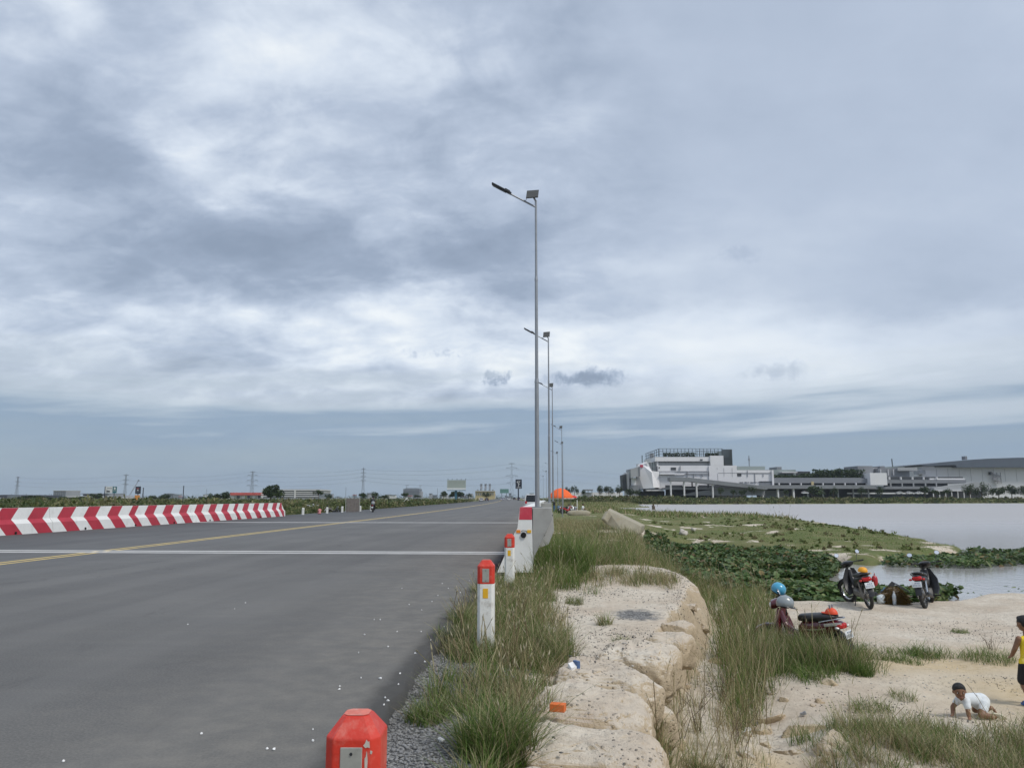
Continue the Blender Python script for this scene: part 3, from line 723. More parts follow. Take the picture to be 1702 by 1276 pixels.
# near side, with the lamp pedestals cast on to it
PROF_R = [(0.0, 0.0), (0.36, 0.80), (0.42, 0.90), (0.47, 1.32), (0.72, 0.74)]
lamp_y = [16.75, 30.75, 45.0]
def pedestal(root, y, full):
    # corbelled block on the outer side, tapering into the back of the barrier
    mb = MB()
    prof = [(0.725, 0.10), (0.735, 0.95), (0.735, 1.315), (1.14, 1.315), (1.14, 1.07), (0.76, 0.30)]
    mb.prism([(p[0], p[1]) for p in prof], y - 0.0, y + 0.75, 'y')
    mb.build('lamp_pedestal', M['concrete'], root, bevel=0.012)
for i, (a, b, lab) in enumerate(((16.25, 29.9, 'near end of the roadside barrier with red top and white foot beside the guide posts'),
                                 (30.0, 43.6, 'second roadside barrier segment carrying the second lamp pedestal'),
                                 (43.7, 58.0, 'farthest roadside barrier segment before the orange umbrella'))):
    br = barrier('concrete_barrier', lab, -1.12, a, b, 1, 'barriers along the near verge', PROF_R, stripe_set(b - a) if i else [(s0 + .55, s1 + .55) for s0, s1 in stripe_set(b - a)])
    pedestal(br, lamp_y[i] - a - (0.5 if i == 0 else 0.35), i == 0)
    if i == 0:
        # the painted end face
        mb = MB(); mb.add([(0.453, -0.004, 1.07), (0.472, -0.004, 1.322), (0.722, -0.004, 1.322), (0.722, -0.004, 1.07)], [(0, 1, 2, 3)])
        mb.add([(0.474, -0.004, 1.322), (0.724, -0.004, 1.322), (0.724, 1.1, 1.323), (0.474, 1.1, 1.323)], [(0, 1, 2, 3)])
        mb.build('red_end_paint', M['pink_red_paint'], br)
        for dx, mm in ((0.395, 'orange_tape'), (0.62, 'yellow_tape')):
            mb = MB(); mb.box(dx, dx + 0.085, -0.012, -0.002, 0.80, 0.86); mb.build('warning_tape', M[mm], br)
        mb = MB(); mb.tube([(0.545, -0.03, 0.755), (0.545, 0.1, 0.755)], 0.058, 14); mb.build('duct_hole', M['black_hole'], br)
        mb = MB(); mb.tube([(0.49, -0.02, 0.83), (0.53, -0.02, 0.85), (0.60, -0.02, 0.84), (0.62, -0.02, 0.80)], 0.006, 5); mb.build('wire_stub', M['dark_metal'], br)
        # wing wall with a row of open slots stepping down beside the pedestal
        mb = MB(); mb.prism([(1.16, 1.22), (1.18, 0.80), (1.06, 0.52), (0.86, 0.45), (0.98, 0.80)], 0.86, 0.98, 'y'); mb.build('wing_wall', M['joint_concrete'], br)
        for k in range(7):
            t = k / 6.0; x = 1.125 - 0.17 * t; z = 1.14 - 0.42 * t
            mb = MB(); mb.box(x - 0.035, x + 0.03, 0.845, 0.90, z - 0.016, z + 0.018); mb.build('wall_slot', M['black_hole'], br)
    else:
        mb = MB(); mb.add([(0.48, 0, 1.33), (0.70, 0, 1.33), (0.70, b - a, 1.33), (0.48, b - a, 1.33)], [(0, 1, 2, 3)]); mb.build('top_paint', M['white_paint'], br)

# ------------------------------------------------------------------ guide posts
def guide_post(label, x, y, h, rz=0.0, w=0.18, full=True, group='guide posts along the near verge', ground_z=None, chips=False):
    gz = hz(x, y) if ground_z is None else ground_z
    root = thing('guide_post', label, 'guide post', (x, y, 0), rz, group)
    c = w * 0.16
    def ring(z, hw, ch): return [(-hw, -hw + ch, z), (-hw + ch, -hw, z), (hw - ch, -hw, z), (hw, -hw + ch, z), (hw, hw - ch, z), (hw - ch, hw, z), (-hw + ch, hw, z), (-hw, hw - ch, z)]
    zr = h - 0.245
    mb = MB(); mb.loft([ring(gz - 0.25, w / 2, c), ring(zr, w / 2, c)]); mb.build('shaft', M['post_white'], root, bevel=0.004)
    if full:
        mb = MB(); mb.loft([ring(zr + 0.001, w / 2 + 0.001, c), ring(h - 0.06, w / 2 + 0.001, c), ring(h, w / 2 - 0.045, c * 0.6)])
        cap = mb.build('red_cap', M['post_red'], root, bevel=0.005)
        mb = MB(); mb.box(-0.036, 0.036, -w / 2 - 0.004, -w / 2 + 0.004, h - 0.225, h - 0.085); rf = mb.build('reflector', M['reflector'], root, bevel=0.002)
        for zz in (h - 0.105, h - 0.21):
            mb = MB(); mb.tube([(0, -w / 2 - 0.007, zz), (0, -w / 2, zz)], 0.005, 8); mb.build('screw', M['dark_metal'], rf)
        mb = MB(); mb.box(-0.03, 0.025, -w / 2 - 0.003, -w / 2 + 0.002, zr - 0.145, zr - 0.045); mb.build('yellow_sticker', M['yellow_tape'], root)
        mb = MB(); mb.add([(x_ * 0.93, y_ * 0.93, h + 0.0015) for x_, y_, _ in ring(h, w / 2 - 0.045, c * 0.6)], [tuple(range(8))]); mb.build('worn_top', M['faded_red'], cap)
        if chips:
            q = random.Random(3)
            for (cx_, cz, sx_, sz_) in ((0.052, h - 0.075, 0.022, 0.03), (0.050, h - 0.13, 0.010, 0.075), (0.058, h - 0.20, 0.013, 0.05), (0.047, h - 0.235, 0.02, 0.02), (0.066, h - 0.10, 0.008, 0.02), (-0.07, h - 0.18, 0.006, 0.012)):
                n = 9; vs = [(cx_ + math.cos(2 * math.pi * k / n) * sx_ / 2 * q.uniform(.5, 1.3), -w / 2 - 0.0025, cz + math.sin(2 * math.pi * k / n) * sz_ / 2 * q.uniform(.5, 1.3)) for k in range(n)]
                mb = MB(); mb.add(vs, [tuple(range(n))]); mb.build('paint_chip', M['bare_concrete_chip'], root)
    else:
        mb = MB(); mb.loft([ring(zr + 0.001, w / 2, c), ring(h - 0.03, w / 2, c), ring(h, w / 2 - 0.03, c)]); mb.build('cap', M['post_white'], root)
    return root
guide_post('nearest guide post with chipped red cap, cut by the bottom of the photo', -0.66, 2.72, 0.80, R(2), chips=True)
guide_post('red and white guide post standing in the verge grass by the asphalt', -0.70, 8.45, 0.86, R(1))
guide_post('red and white guide post just in front of the barrier end', -0.76, 14.3, 0.87, 0)
LP = ['white guide post beside the end of the chevron barrier', 'white guide post left of the child in pink', 'white guide post in front of the parked motorcycle', 'white guide post in front of the wooden gate', 'white guide post next to the motorcycle rider']
for i, (yy, hh) in enumerate(((70.1, 0.62), (76.2, 0.6), (81.6, 0.62), (87.6, 0.6), (92.6, 0.62))):
    guide_post(LP[i], -22.6 + 0.2 * (i % 2) + 0.25 * i, yy, hh, 0, 0.2, False, 'white guide posts along the far verge', -0.25)

# ------------------------------------------------------------------ solar street lamps
def street_lamp(label, x, y, z0, top=8.0, near=False):
    root = thing('street_lamp', label, 'street lamp', (x, y, z0), 0, 'solar street lamps along the road')
    h = top - z0
    mb = MB(); mb.box(-0.11, 0.11, -0.11, 0.11, 0, 0.02); mb.build('base_plate', M['galvanised'], root)
    n = 14 if near else 8
    cuts = [(0.02, 0.40 * h, 0.050, 0.044), (0.40 * h, 0.735 * h, 0.037, 0.033), (0.735 * h, h, 0.028, 0.025)]
    for k, (a, b, r0, r1) in enumerate(cuts):
        mb = MB(); mb.tube([(0, 0, a), (0, 0, b)], [r0, r1], n); mb.build('pole_section', M['galvanised'], root, smooth=True)
        if k < 2:
            mb = MB(); mb.tube([(0, 0, b - 0.05), (0, 0, b + 0.035)], [r1 + 0.006, cuts[k + 1][2] + 0.003], n); mb.build('pole_collar', M['galvanised'], root, smooth=True)
    mb = MB(); mb.tube([(0, 0, h - 0.16), (-0.60, 0, h + 0.18)], [0.021, 0.019], 8); mb.build('arm', M['galvanised'], root, smooth=True)
    d = Vector((-0.60, 0, 0.34)).normalized(); a = Vector((-0.55, 0, h + 0.155)); e = a + d * 0.50
    lum = MB(); lum.bar(a + Vector((0, 0, 0.012)), e + Vector((0, 0, 0.012)), 0.13, 0.035, up=(0, 0, 1)); lo = lum.build('luminaire', M['dark_metal'], root, bevel=0.008)
    mb = MB(); mb.bar(a + d * 0.04 + Vector((0, 0, 0.04)), a + d * 0.16 + Vector((0, 0, 0.045)), 0.07, 0.035); mb.build('driver_housing', M['dark_metal'], lo)
    mb = MB(); mb.bar(a + d * 0.13 - Vector((0.008, 0, 0.012)), e - d * 0.03 - Vector((0.008, 0, 0.012)), 0.10, 0.012); mb.build('lens', M['glass_dark'], lo)
    # tilted solar panel on the pole top
    c = Vector((-0.075, -0.02, h + 0.14)); u = Vector((0.99, 0.10, 0.10)).normalized() * 0.135; v = Vector((0.05, 0.62, 0.78)).normalized() * 0.155
    nrm = u.cross(v).normalized() * 0.012
    vs = [c + u * i + v * j + nrm * k for k in (-1, 1) for j in (-1, 1) for i in (-1, 1)]
    mb = MB(); mb.add(vs, [(0, 2, 3, 1), (4, 5, 7, 6), (0, 1, 5, 4), (1, 3, 7, 5), (3, 2, 6, 7), (2, 0, 4, 6)]); pn = mb.build('solar_panel', M['solar_back'], root)
    mb = MB(); mb.bar(c - u * 0.95 + nrm * 1.3 * 0 - nrm * 1.6, c + u * 0.95 - nrm * 1.6, 0.018, 0.014); mb.build('panel_rail', M['dark_metal'], pn)
    mb = MB(); mb.bar((0, 0, h - 0.02), c + nrm * -1 - v * 0.2, 0.03, 0.03); mb.build('panel_bracket', M['galvanised'], pn)
    mb = MB(); mb.tube([c - u * 0.9 - v * 0.8, (-0.22, -0.01, h - 0.005), (-0.30, 0, h + 0.02)], 0.006, 5); mb.build('cable', M['dark_metal'], root)
    return root
LL = ['tallest and nearest solar street lamp on the concrete pedestal', 'second solar street lamp beyond the nearest one', 'third solar street lamp, its arm crossing the nearest pole', 'fourth solar street lamp, by the orange umbrella',
      'fifth solar street lamp, rightmost of the row', 'sixth street lamp, where the row starts to bend left', 'seventh street lamp, small in the distance', 'eighth street lamp, tiny in the distance', 'farthest street lamp of the row']
for i, (x, y, z0) in enumerate(((-0.29, 16.45, 1.315), (-0.06, 30.75, 1.315), (0.12, 45.0, 1.315), (1.05, 72.3, -0.2), (1.45, 93, -0.3), (1.0, 113.5, -0.4), (-0.25, 151, -0.4), (-1.1, 193, -0.4), (-2.3, 237, -0.4))):
    street_lamp(LL[i], x, y, z0, 8.10 if i == 0 else 7.95, i < 3)
# ------------------------------------------------------------------ broken crust of the bank: slabs of hardened sand
def noise3(v, f):
    return fbm(v[:, 0] + v[:, 2] * 0.7, v[:, 1] - v[:, 2] * 0.9, f, 4)
def lump(name, c, size, rz, tilt, e=0.62, n=44, k=26, rough=0.10, seed=0, m='ground', parent=None, col=(0, 0, 0), cuts=0, cmin=0.5):
    """boxy rounded lump of earth with worn edges"""
    ph = np.linspace(-math.pi / 2, math.pi / 2, k + 1)[:, None]; th = np.linspace(0, 2 * math.pi, n, endpoint=False)[None, :]
    def sp(a, p): return np.sign(a) * np.abs(a) ** p
    x = sp(np.cos(ph), e) * sp(np.cos(th), e); y = sp(np.cos(ph), e) * sp(np.sin(th), e); z = sp(np.sin(ph), e) * np.ones_like(th)
    v = np.stack([x.ravel(), y.ravel(), z.ravel()], 1)
    qc = np.random.default_rng(seed + 900)
    for _ in range(cuts):
        nn = qc.normal(0, 1, 3); nn /= np.linalg.norm(nn); c_ = qc.uniform(cmin, 0.92); over = np.maximum(v @ nn - c_, 0); v = v - over[:, None] * nn[None] * 0.92
    s = np.array(size) / 2
    w = v * s
    d = noise3(w + seed * 3.1, 1.6 / max(size) * 1.6) * rough * 2.2 + noise3(w + seed, 6.0) * rough * 1.0 + noise3(w - seed, 17.0) * rough * 0.7 + noise3(w - seed * 2, 45.0) * rough * 0.4
    w = w + v * d[:, None] * np.minimum(s, 0.4)[None, :] * 2.0
    me = np_mesh(name, w, None, [(i * n + j, i * n + (j + 1) % n, (i + 1) * n + (j + 1) % n, (i + 1) * n + j) for i in range(k) for j in range(n)], [M[m]], True, np.tile(np.array(col, float), (len(w), 1)))
    o = link(name, me, parent); o.location = c; o.rotation_euler = (tilt[0], tilt[1], rz)
    return o
SLABS = [  # x, y, z top, length across, depth, thickness, rz, tilt toward viewer
    (0.10, 4.55, -0.06, 1.15, 0.70, 0.50, R(-8), R(7)), (0.20, 5.42, -0.05, 1.10, 0.74, 0.50, R(-10), R(9)), (0.62, 5.12, -0.20, 0.30, 0.36, 0.44, R(-30), R(10)),
    (0.28, 6.42, -0.04, 1.02, 0.92, 0.50, R(-14), R(9)), (0.52, 7.52, -0.03, 0.98, 0.98, 0.50, R(-12), R(7)), (0.93, 8.55, -0.04, 0.78, 0.95, 0.50, R(-16), R(6)),
    (0.98, 7.35, -0.33, 0.26, 0.34, 0.36, R(15), R(4)), (1.42, 9.7, -0.10, 0.52, 0.66, 0.44, R(-30), R(4)), (1.72, 11.0, -0.16, 0.42, 0.5, 0.44, R(-35), R(4)), (0.74, 6.35, -0.42, 0.24, 0.42, 0.3, R(-20), 0.2)]
for i, (x, y, zt, lx, ly, lz, rz, tl) in enumerate(SLABS):
    lump('earth_slab', (x, y, zt - lz / 2), (lx, ly * 0.93, lz), rz, (tl * 0.7, R(3.0)), 0.50 if lx > 0.5 else 0.6, 110 if lx > 0.5 else 60, 64 if lx > 0.5 else 36, seed=i + 2, parent=ground, rough=0.08, cuts=2, cmin=0.84)
# clods and stones at the foot of the bank
CLODS = [(1150, 1008, .30), (1168, 1045, .34), (1195, 1100, .3), (1285, 1196, .42), (1262, 1215, .3), (1345, 1215, .50), (1245, 1255, .25), (1165, 1270, .3), (1128, 1240, .26), (1310, 1252, .34), (1385, 1248, .5), (1275, 1240, .22), (1205, 1140, .22), (1215, 1180, .2), (1375, 1135, .25)]
for i, (px, py, s) in enumerate(CLODS):
    p = on_ground(px, py)
    lump('earth_clod', (p.x, p.y, p.z - s * 0.02), (s, s * 0.75, s * 0.5), i * 1.3, (0.25, -0.2), 0.8, 48, 30, 0.20, i + 30, parent=ground, col=(0, 0, 0.3 * (i % 3)), cuts=12, cmin=0.42)

qk = random.Random(77)
for i in range(34):
    px, py = qk.uniform(1105, 1420), qk.uniform(1060, 1270); s = qk.uniform(.05, .16); p = on_ground(px, py)
    lump('earth_clod', (p.x, p.y, p.z), (s, s * 0.8, s * 0.6), i * 1.7, (0.2, 0.3), 0.8, 18, 12, 0.2, i + 130, parent=ground, cuts=8, cmin=0.45)
def stones(name, pts, sizes, m, label):
    """loose stones: jittered octahedra with a subdivided belt"""
    base = np.array([(1, 0, 0), (0.7, 0.7, .15), (0, 1, 0), (-0.7, 0.7, -.1), (-1, 0, 0), (-0.7, -0.7, .1), (0, -1, 0), (0.7, -0.7, -.1), (0, 0, 0.75), (0, 0, -0.75)])
    tri = np.array([(i, (i + 1) % 8, 8) for i in range(8)] + [((i + 1) % 8, i, 9) for i in range(8)])
    N = len(pts); v = base[None] * nr.uniform(0.65, 1.25, (N, 10, 1)); v = v * nr.uniform(0.6, 1.2, (N, 1, 3))
    a = nr.uniform(0, 6.28, N); ca, sa = np.cos(a)[:, None], np.sin(a)[:, None]
    v = np.stack([v[:, :, 0] * ca - v[:, :, 1] * sa, v[:, :, 0] * sa + v[:, :, 1] * ca, v[:, :, 2]], 2) * np.asarray(sizes)[:, None, None] + np.asarray(pts)[:, None, :]
    t = (tri[None] + (np.arange(N) * 10)[:, None, None]).reshape(-1, 3)
    o = link(name, np_mesh(name, v.reshape(-1, 3), t, None, [M[m]]))
    return tag(o, label, 'stones', kind='stuff')
def scatter(n, x0, x1, y0, y1, dens):
    x = nr.uniform(x0, x1, n); y = y0 + (y1 - y0) * nr.random(n) ** 1.25
    k = nr.random(n) < dens(x, y); x, y = x[k], y[k]
    return x, y
x, y = scatter(15000, -0.3, 3.0, 4.0, 19, lambda x, y: sm(0.30, 0.66, vnoise(x * 1.1, y * 1.1)) * (x < np.interp(y, XC_Y, XC_X) - 0.05))
# grains that lie on the slabs sit on their tops
zt = H(x, y)
for (sx_, sy_, z_, lx, ly, lz, rz, tl) in SLABS:
    dx, dy = x - sx_, y - sy_; u = dx * math.cos(rz) + dy * math.sin(rz); w = -dx * math.sin(rz) + dy * math.cos(rz)
    ins = (np.abs(u) < lx * 0.42) & (np.abs(w) < ly * 0.42)
    zt = np.where(ins, np.maximum(zt, z_ + 0.006 + w * math.tan(tl * 0.7)), zt)
stones('dark_grit', np.stack([x, y, zt + 0.002], 1), nr.uniform(0.003, 0.009, len(x)) * nr.choice([0.8, 1, 1, 1.3, 2.0], len(x)), 'pebble_dark', 'dark grit strewn over the pale sandy bank')
kb = nr.random(len(x)) < 0.08; xb, yb, zb = x[kb] + 0.03, y[kb] + 0.02, zt[kb]
stones('bank_stones', np.stack([xb, yb, zb + 0.004], 1), nr.uniform(0.007, 0.021, len(xb)), 'pebble_pale', 'pale pebbles lying on the broken sandy bank')
x, y = scatter(11000, 1.6, 9.5, 7.2, 17, lambda x, y: sm(0.46, 0.62, vnoise(x * 0.8 + 5, y * 0.8)) * 0.9)
stones('flat_grit', np.stack([x, y, H(x, y) + 0.002], 1), nr.uniform(0.004, 0.015, len(x)), 'pebble_dark', 'dark grit on the sand flat around the children')
x, y = scatter(2500, 1.2, 9.5, 7.2, 20, lambda x, y: sm(0.40, 0.62, vnoise(x * 1.3 + 9, y * 1.3)))
stones('pale_stones', np.stack([x, y, H(x, y) + 0.003], 1), nr.uniform(0.006, 0.020, len(x)), 'pebble_pale', 'pale stones and crumbs on the sand flat')
x, y = scatter(15000, -1.32, 0.0, 3.3, 12.5, lambda x, y: sm(-0.15, -0.75, x + 0.5 * (vnoise(x * 2, y * 2) - .5)) * sm(13, 5, y))
stones('verge_gravel', np.stack([x, y, H(x, y) + 0.004], 1), nr.uniform(0.007, 0.017, len(x)), 'gravel_grey', 'loose grey gravel between the asphalt and the grass')

# ------------------------------------------------------------------ grass
GREEN = np.array([(0.080, 0.140, 0.026), (0.112, 0.178, 0.036), (0.150, 0.208, 0.052), (0.055, 0.108, 0.022)])
DRY = np.array([(0.38, 0.33, 0.18), (0.31, 0.26, 0.14), (0.46, 0.41, 0.25), (0.25, 0.19, 0.11)])
def blades(x, y, z, h, w, lean, dry, bend=0.5, seg=3, flat=None):
    """numpy blade strips; returns verts, quads, tris, colours"""
    N = len(x)
    az_ = nr.uniform(0, 2 * math.pi, N); wz = az_ + math.pi / 2 + nr.normal(0, 0.5, N)
    d = np.stack([np.cos(az_), np.sin(az_)], 1); sd = np.stack([np.cos(wz), np.sin(wz)], 1)
    ln = np.abs(nr.normal(0, lean, N)) + 0.03; bd = np.abs(nr.normal(bend, bend * 0.45, N))
    V = []; C = []
    isdry = nr.random(N) < dry
    c0 = np.where(isdry[:, None], DRY[nr.integers(0, 4, N)], GREEN[nr.integers(0, 4, N)]) * nr.uniform(0.8, 1.25, (N, 1))
    tipc = np.where((nr.random(N) < 0.22 + 0.4 * dry)[:, None], DRY[nr.integers(0, 4, N)], c0 * 1.15)
    lv = seg + 1
    for i in range(lv):
        t = i / seg
        r = h * (ln * t + bd * t * t * 0.75); up = h * (t - 0.22 * bd * t * t)
        px_ = x + d[:, 0] * r; py_ = y + d[:, 1] * r; pz = z - 0.01 + up
        ww = w * (1 - t ** 1.6 * 0.9) * (0.75 if i == 0 else 1.0) * 0.5
        cc = c0 * (1 - t * 0.6)+ tipc * (t * 0.6)
        if i < seg:
            for s_ in (-1, 1):
                V.append(np.stack([px_ + sd[:, 0] * ww * s_, py_ + sd[:, 1] * ww * s_, pz], 1)); C.append(cc)
        else:
            V.append(np.stack([px_, py_, pz], 1)); C.append(cc)
    nv = 2 * seg + 1
    v = np.stack(V, 1).reshape(-1, 3); c = np.stack(C, 1).reshape(-1, 3)
    b = np.arange(N) * nv
    q = np.concatenate([np.stack([b + 2 * i, b + 2 * i + 1, b + 2 * i + 3, b + 2 * i + 2], 1) for i in range(seg - 1)])
    t_ = np.stack([b + 2 * seg - 2, b + 2 * seg - 1, b + 2 * seg], 1)
    return v, q, t_, c
def seeds(x, y, z, h, lean=0.25, size=0.02, col=(0.40, 0.36, 0.24)):
    """tall stalks with a feathery seed head"""
    N = len(x); az_ = nr.uniform(0, 6.28, N); ln = np.abs(nr.normal(0, lean, N)) + 0.05
    V = []; Q = []; T = []; C = []; w = 0.0035
    k = 0
    for i in range(N):
        d = np.array([math.cos(az_[i]), math.sin(az_[i]), 0]); s_ = np.array([-d[1], d[0], 0])
        p = np.array([x[i], y[i], z[i]]); pts = [p + d * h[i] * ln[i] * t * t * 1.2 + np.array([0, 0, h[i] * t]) for t in (0, 0.4, 0.75, 1.0)]
        cs = np.array(DRY[nr.integers(0, 4)]) * nr.uniform(.85, 1.2)
        for a in (s_, d):
            b = len(V)
            for pt in pts: V += [pt - a * w, pt + a * w]; C += [cs, cs]
            for j in range(3): Q.append((b + 2 * j, b + 2 * j + 1, b + 2 * j + 3, b + 2 * j + 2))
        ax = pts[3] - pts[2]; ax = ax / np.linalg.norm(ax); L = size * nr.uniform(3.0, 5.5); r = size * nr.uniform(.28, .5)
        b = len(V); hc = np.array(col) * nr.uniform(.85, 1.35)
        ring = [pts[3] + ax * L * 0.35 + (math.cos(u) * s_ + math.sin(u) * d) * r for u in np.arange(5) * 1.2566]
        V += [pts[3] - ax * 0.01] + ring + [pts[3] + ax * L]; C += [hc] * 7
        for j in range(5): T.append((b, b + 1 + j, b + 1 + (j + 1) % 5)); T.append((b + 6, b + 1 + (j + 1) % 5, b + 1 + j))
    return np.array(V), np.array(Q), np.array(T), np.array(C)
def joined(name, chunks, label, cat='grass', kind='stuff', m='grass', parent=None, origin=None):
    V = []; Q = []; T = []; C = []; o = 0
    for v, q, t, c in chunks:
        V.append(v); C.append(c)
        if q is not None and len(q): Q.append(np.asarray(q) + o)
        if t is not None and len(t): T.append(np.asarray(t) + o)
        o += len(v)
    v = np.concatenate(V)
    if origin is not None: v = v - np.array(origin)
    ob = link(name, np_mesh(name, v, np.concatenate(T) if T else None, np.concatenate(Q) if Q else None, [M[m]], False, np.concatenate(C)), parent)
    if origin is not None: ob.location = origin
    if label: tag(ob, label, cat, kind=kind)
    return ob
def clump_field(n, x, y, spread, per):
    """blades grow in tussocks: n centres -> per blades each"""
    cx = np.repeat(x, per); cy = np.repeat(y, per); s = np.repeat(spread, per) if np.ndim(spread) else spread
    return cx + nr.normal(0, 1, len(cx)) * s, cy + nr.normal(0, 1, len(cy)) * s
def grass_zone(ncl, x0, x1, y0, y1, dens, h, w, dry, per=40, spread=0.06, lean=0.28, bend=0.5, seg=3, hvar=0.3, seedn=0, seedh=1.35, seedsize=0.018, lift=None):
    x, y = scatter(ncl, x0, x1, y0, y1, dens)
    hh = h * nr.uniform(1 - hvar, 1 + hvar, len(x)); dr = np.clip(dry + nr.normal(0, 0.22, len(x)), 0, 1)
    bx, by = clump_field(len(x), x, y, spread, per)
    H_ = np.repeat(hh, per) * nr.uniform(0.45, 1.15, len(bx)); dd = np.repeat(dr, per)
    z = H(bx, by)
    if lift is not None: z = np.maximum(z, lift(bx, by))
    k = z > WATER - 0.05
    bx, by, z, H_, dd = bx[k], by[k], z[k], H_[k], dd[k]
    out = [blades(bx, by, z, H_, w * nr.uniform(0.6, 1.3, len(bx)), lean, dd, bend, seg)]
    if seedn and len(bx):
        i = nr.integers(0, len(bx), seedn)
        out.append(seeds(bx[i], by[i], z[i], h * seedh * nr.uniform(0.75, 1.2, seedn), 0.25, seedsize))
    return out
XCf = lambda y: np.interp(y, XC_Y, XC_X)
# verge between the asphalt and the bank
def verge_d(x, y):
    right = np.interp(y, [4.5, 5.9, 7.5, 10.2, 12, 15, 19], [-0.35, -0.10, 0.05, 0.20, 0.0, -0.1, 0.3]) + 0.25 * (vnoise(x * 1.5, y * 1.5) - .5)
    left = np.interp(y, [4.5, 5.4, 6.3, 7.5, 9, 12, 19], [-0.45, -0.48, -0.86, -1.0, -1.15, -1.2, -1.12]) + 0.25 * (vnoise(x * 2 + 8, y * 2) - .5)
    hole = sm(0.30, 0.46, vnoise(x * 1.3 + 3, y * 1.3 + 7))
    return ((x < right) & (x > left)) * (0.18 + 0.82 * hole)
ch = grass_zone(500, -1.3, 0.4, 4.6, 14, verge_d, 0.30, 0.0065, 0.46, 62, 0.06, 0.30, 0.6, 4, 0.35, 170, 1.45)
ch += grass_zone(300, -1.3, 0.5, 8.0, 16, verge_d, 0.27, 0.0075, 0.35, 48, 0.07, 0.30, 0.55, 3, 0.35, 40, 1.4)
joined('verge_grass', ch, 'green and straw tufted grass along the edge of the asphalt')
# behind the barrier end
ch = grass_zone(420, -0.35, 2.3, 14.8, 24, lambda x, y: (x < XCf(y) + 0.2) * sm(-.6, .1, x + .35) * np.where(x > 0.45, sm(19.4, 20.4, y), 1.0), 0.50, 0.010, 0.22, 40, 0.13, 0.28, 0.5, 3, 0.35, 40, 1.2, 0.02)
ch += grass_zone(150, -0.32, 0.7, 16.3, 23, lambda x, y: np.ones_like(x), 0.75, 0.011, 0.06, 46, 0.14, 0.24, 0.45, 3, 0.25)
joined('barrier_grass', ch, 'dark green rank grass growing against the back of the barrier')
# dry grass on the rise by the concrete block, and along the bank behind
ch = grass_zone(900, 0.2, 6.5, 20, 60, lambda x, y: (x < XCf(y) + 1.6) * ((x < 3.6) | (y < 27) | (vnoise(x * .9, y * .4) > .72)) * sm(0.25, 0.45, vnoise(x * .8, y * .5)), 0.30, 0.014, 0.66, 24, 0.22, 0.30, 0.45, 2, 0.4, 120, 1.6, 0.025)
ch += grass_zone(420, 1.0, 4.5, 20, 34, lambda x, y: (x < XCf(y) + 1.8) * (0.4 + 0.6 * vnoise(x, y)), 0.36, 0.011, 0.50, 30, 0.16, 0.30, 0.45, 2, 0.45)
joined('bank_grass', ch, 'straw coloured grass on the rise around the tilted concrete block')
# brown tussocks along the crest
ch = grass_zone(230, 0.3, 2.6, 14.2, 18.6, lambda x, y: (x < XCf(y) - 0.25) * np.exp(-((y - 15.7 - 0.35 * np.sin(x * 1.7)) / 0.65) ** 2), 0.24, 0.0085, 0.72, 46, 0.10, 0.30, 0.5, 3, 0.3)
joined('crest_grass', ch, 'brown grass in a low arc across the crest of the sandy bank')
# tall grass on the slope below the bank
def slope_d(x, y):
    return (x > XCf(y) + np.interp(y, [9, 12, 15, 20], [0.85, 0.75, 0.5, 0.3])) * (x < np.interp(y, [8.5, 10, 12, 14, 16, 18, 20, 24], [1.9, 2.55, 3.3, 3.9, 4.4, 4.9, 5.2, 4.8])) * (0.30 + 0.7 * sm(0.25, 0.45, vnoise(x * 1.1, y * 1.1)))
ch = grass_zone(760, 1.5, 5.6, 9.2, 24, slope_d, 0.52, 0.0085, 0.34, 50, 0.11, 0.24, 0.45, 3, 0.4, 110, 1.55, 0.022)
ch += grass_zone(150, 1.9, 4.6, 9.5, 16, slope_d, 0.72, 0.009, 0.55, 20, 0.10, 0.16, 0.3, 3, 0.4)
ch += grass_zone(170, 2.7, 4.7, 11.6, 13.4, lambda x, y: sm(11.4, 12.0, y) * sm(4.75, 4.3, x), 0.50, 0.0085, 0.35, 44, 0.11, 0.22, 0.45, 3, 0.35, 25, 1.45, 0.02)
joined('slope_grass', ch, 'tall green and straw grass between the bank and the red scooter')
# thin dry stalks at the foot of the cliff
ch = grass_zone(150, 0.85, 2.9, 6.2, 12.5, lambda x, y: (x > XCf(y) + 0.10) * (x < XCf(y) + 1.1), 0.40, 0.005, 0.85, 20, 0.07, 0.30, 0.45, 3, 0.4, 40, 1.3, 0.013)
ch += grass_zone(70, 0.8, 1.7, 5.6, 7.8, lambda x, y: (x > XCf(y) + 0.12), 0.30, 0.006, 0.45, 55, 0.06, 0.32, 0.5, 3, 0.3)
joined('cliff_stalks', ch, 'thin dry grass stalks at the foot of the broken bank')
# low creeping green on the sand
def creep_d(x, y):
    a = np.exp(-(((x - 4.35) / 1.05) ** 2 + ((y - 12.9 - 0.3 * (x - 4.3)) / 0.85) ** 2)); b = np.exp(-(((x - 3.6) / 0.7) ** 2 + ((y - 11.9) / 1.0) ** 2))
    c = np.exp(-(((x - 5.9) / .55) ** 2 + ((y - 13.3) / .35) ** 2))
    return np.clip(np.maximum(np.maximum(a, b), c) * 1.7 - 0.45, 0, 1)
ch = grass_zone(1100, 2.4, 6.9, 10.5, 15.5, creep_d, 0.20, 0.009, 0.12, 36, 0.10, 0.5, 0.7, 3, 0.45)
joined('creeping_grass', ch, 'low dark green grass mat on the sand in front of the red scooter')
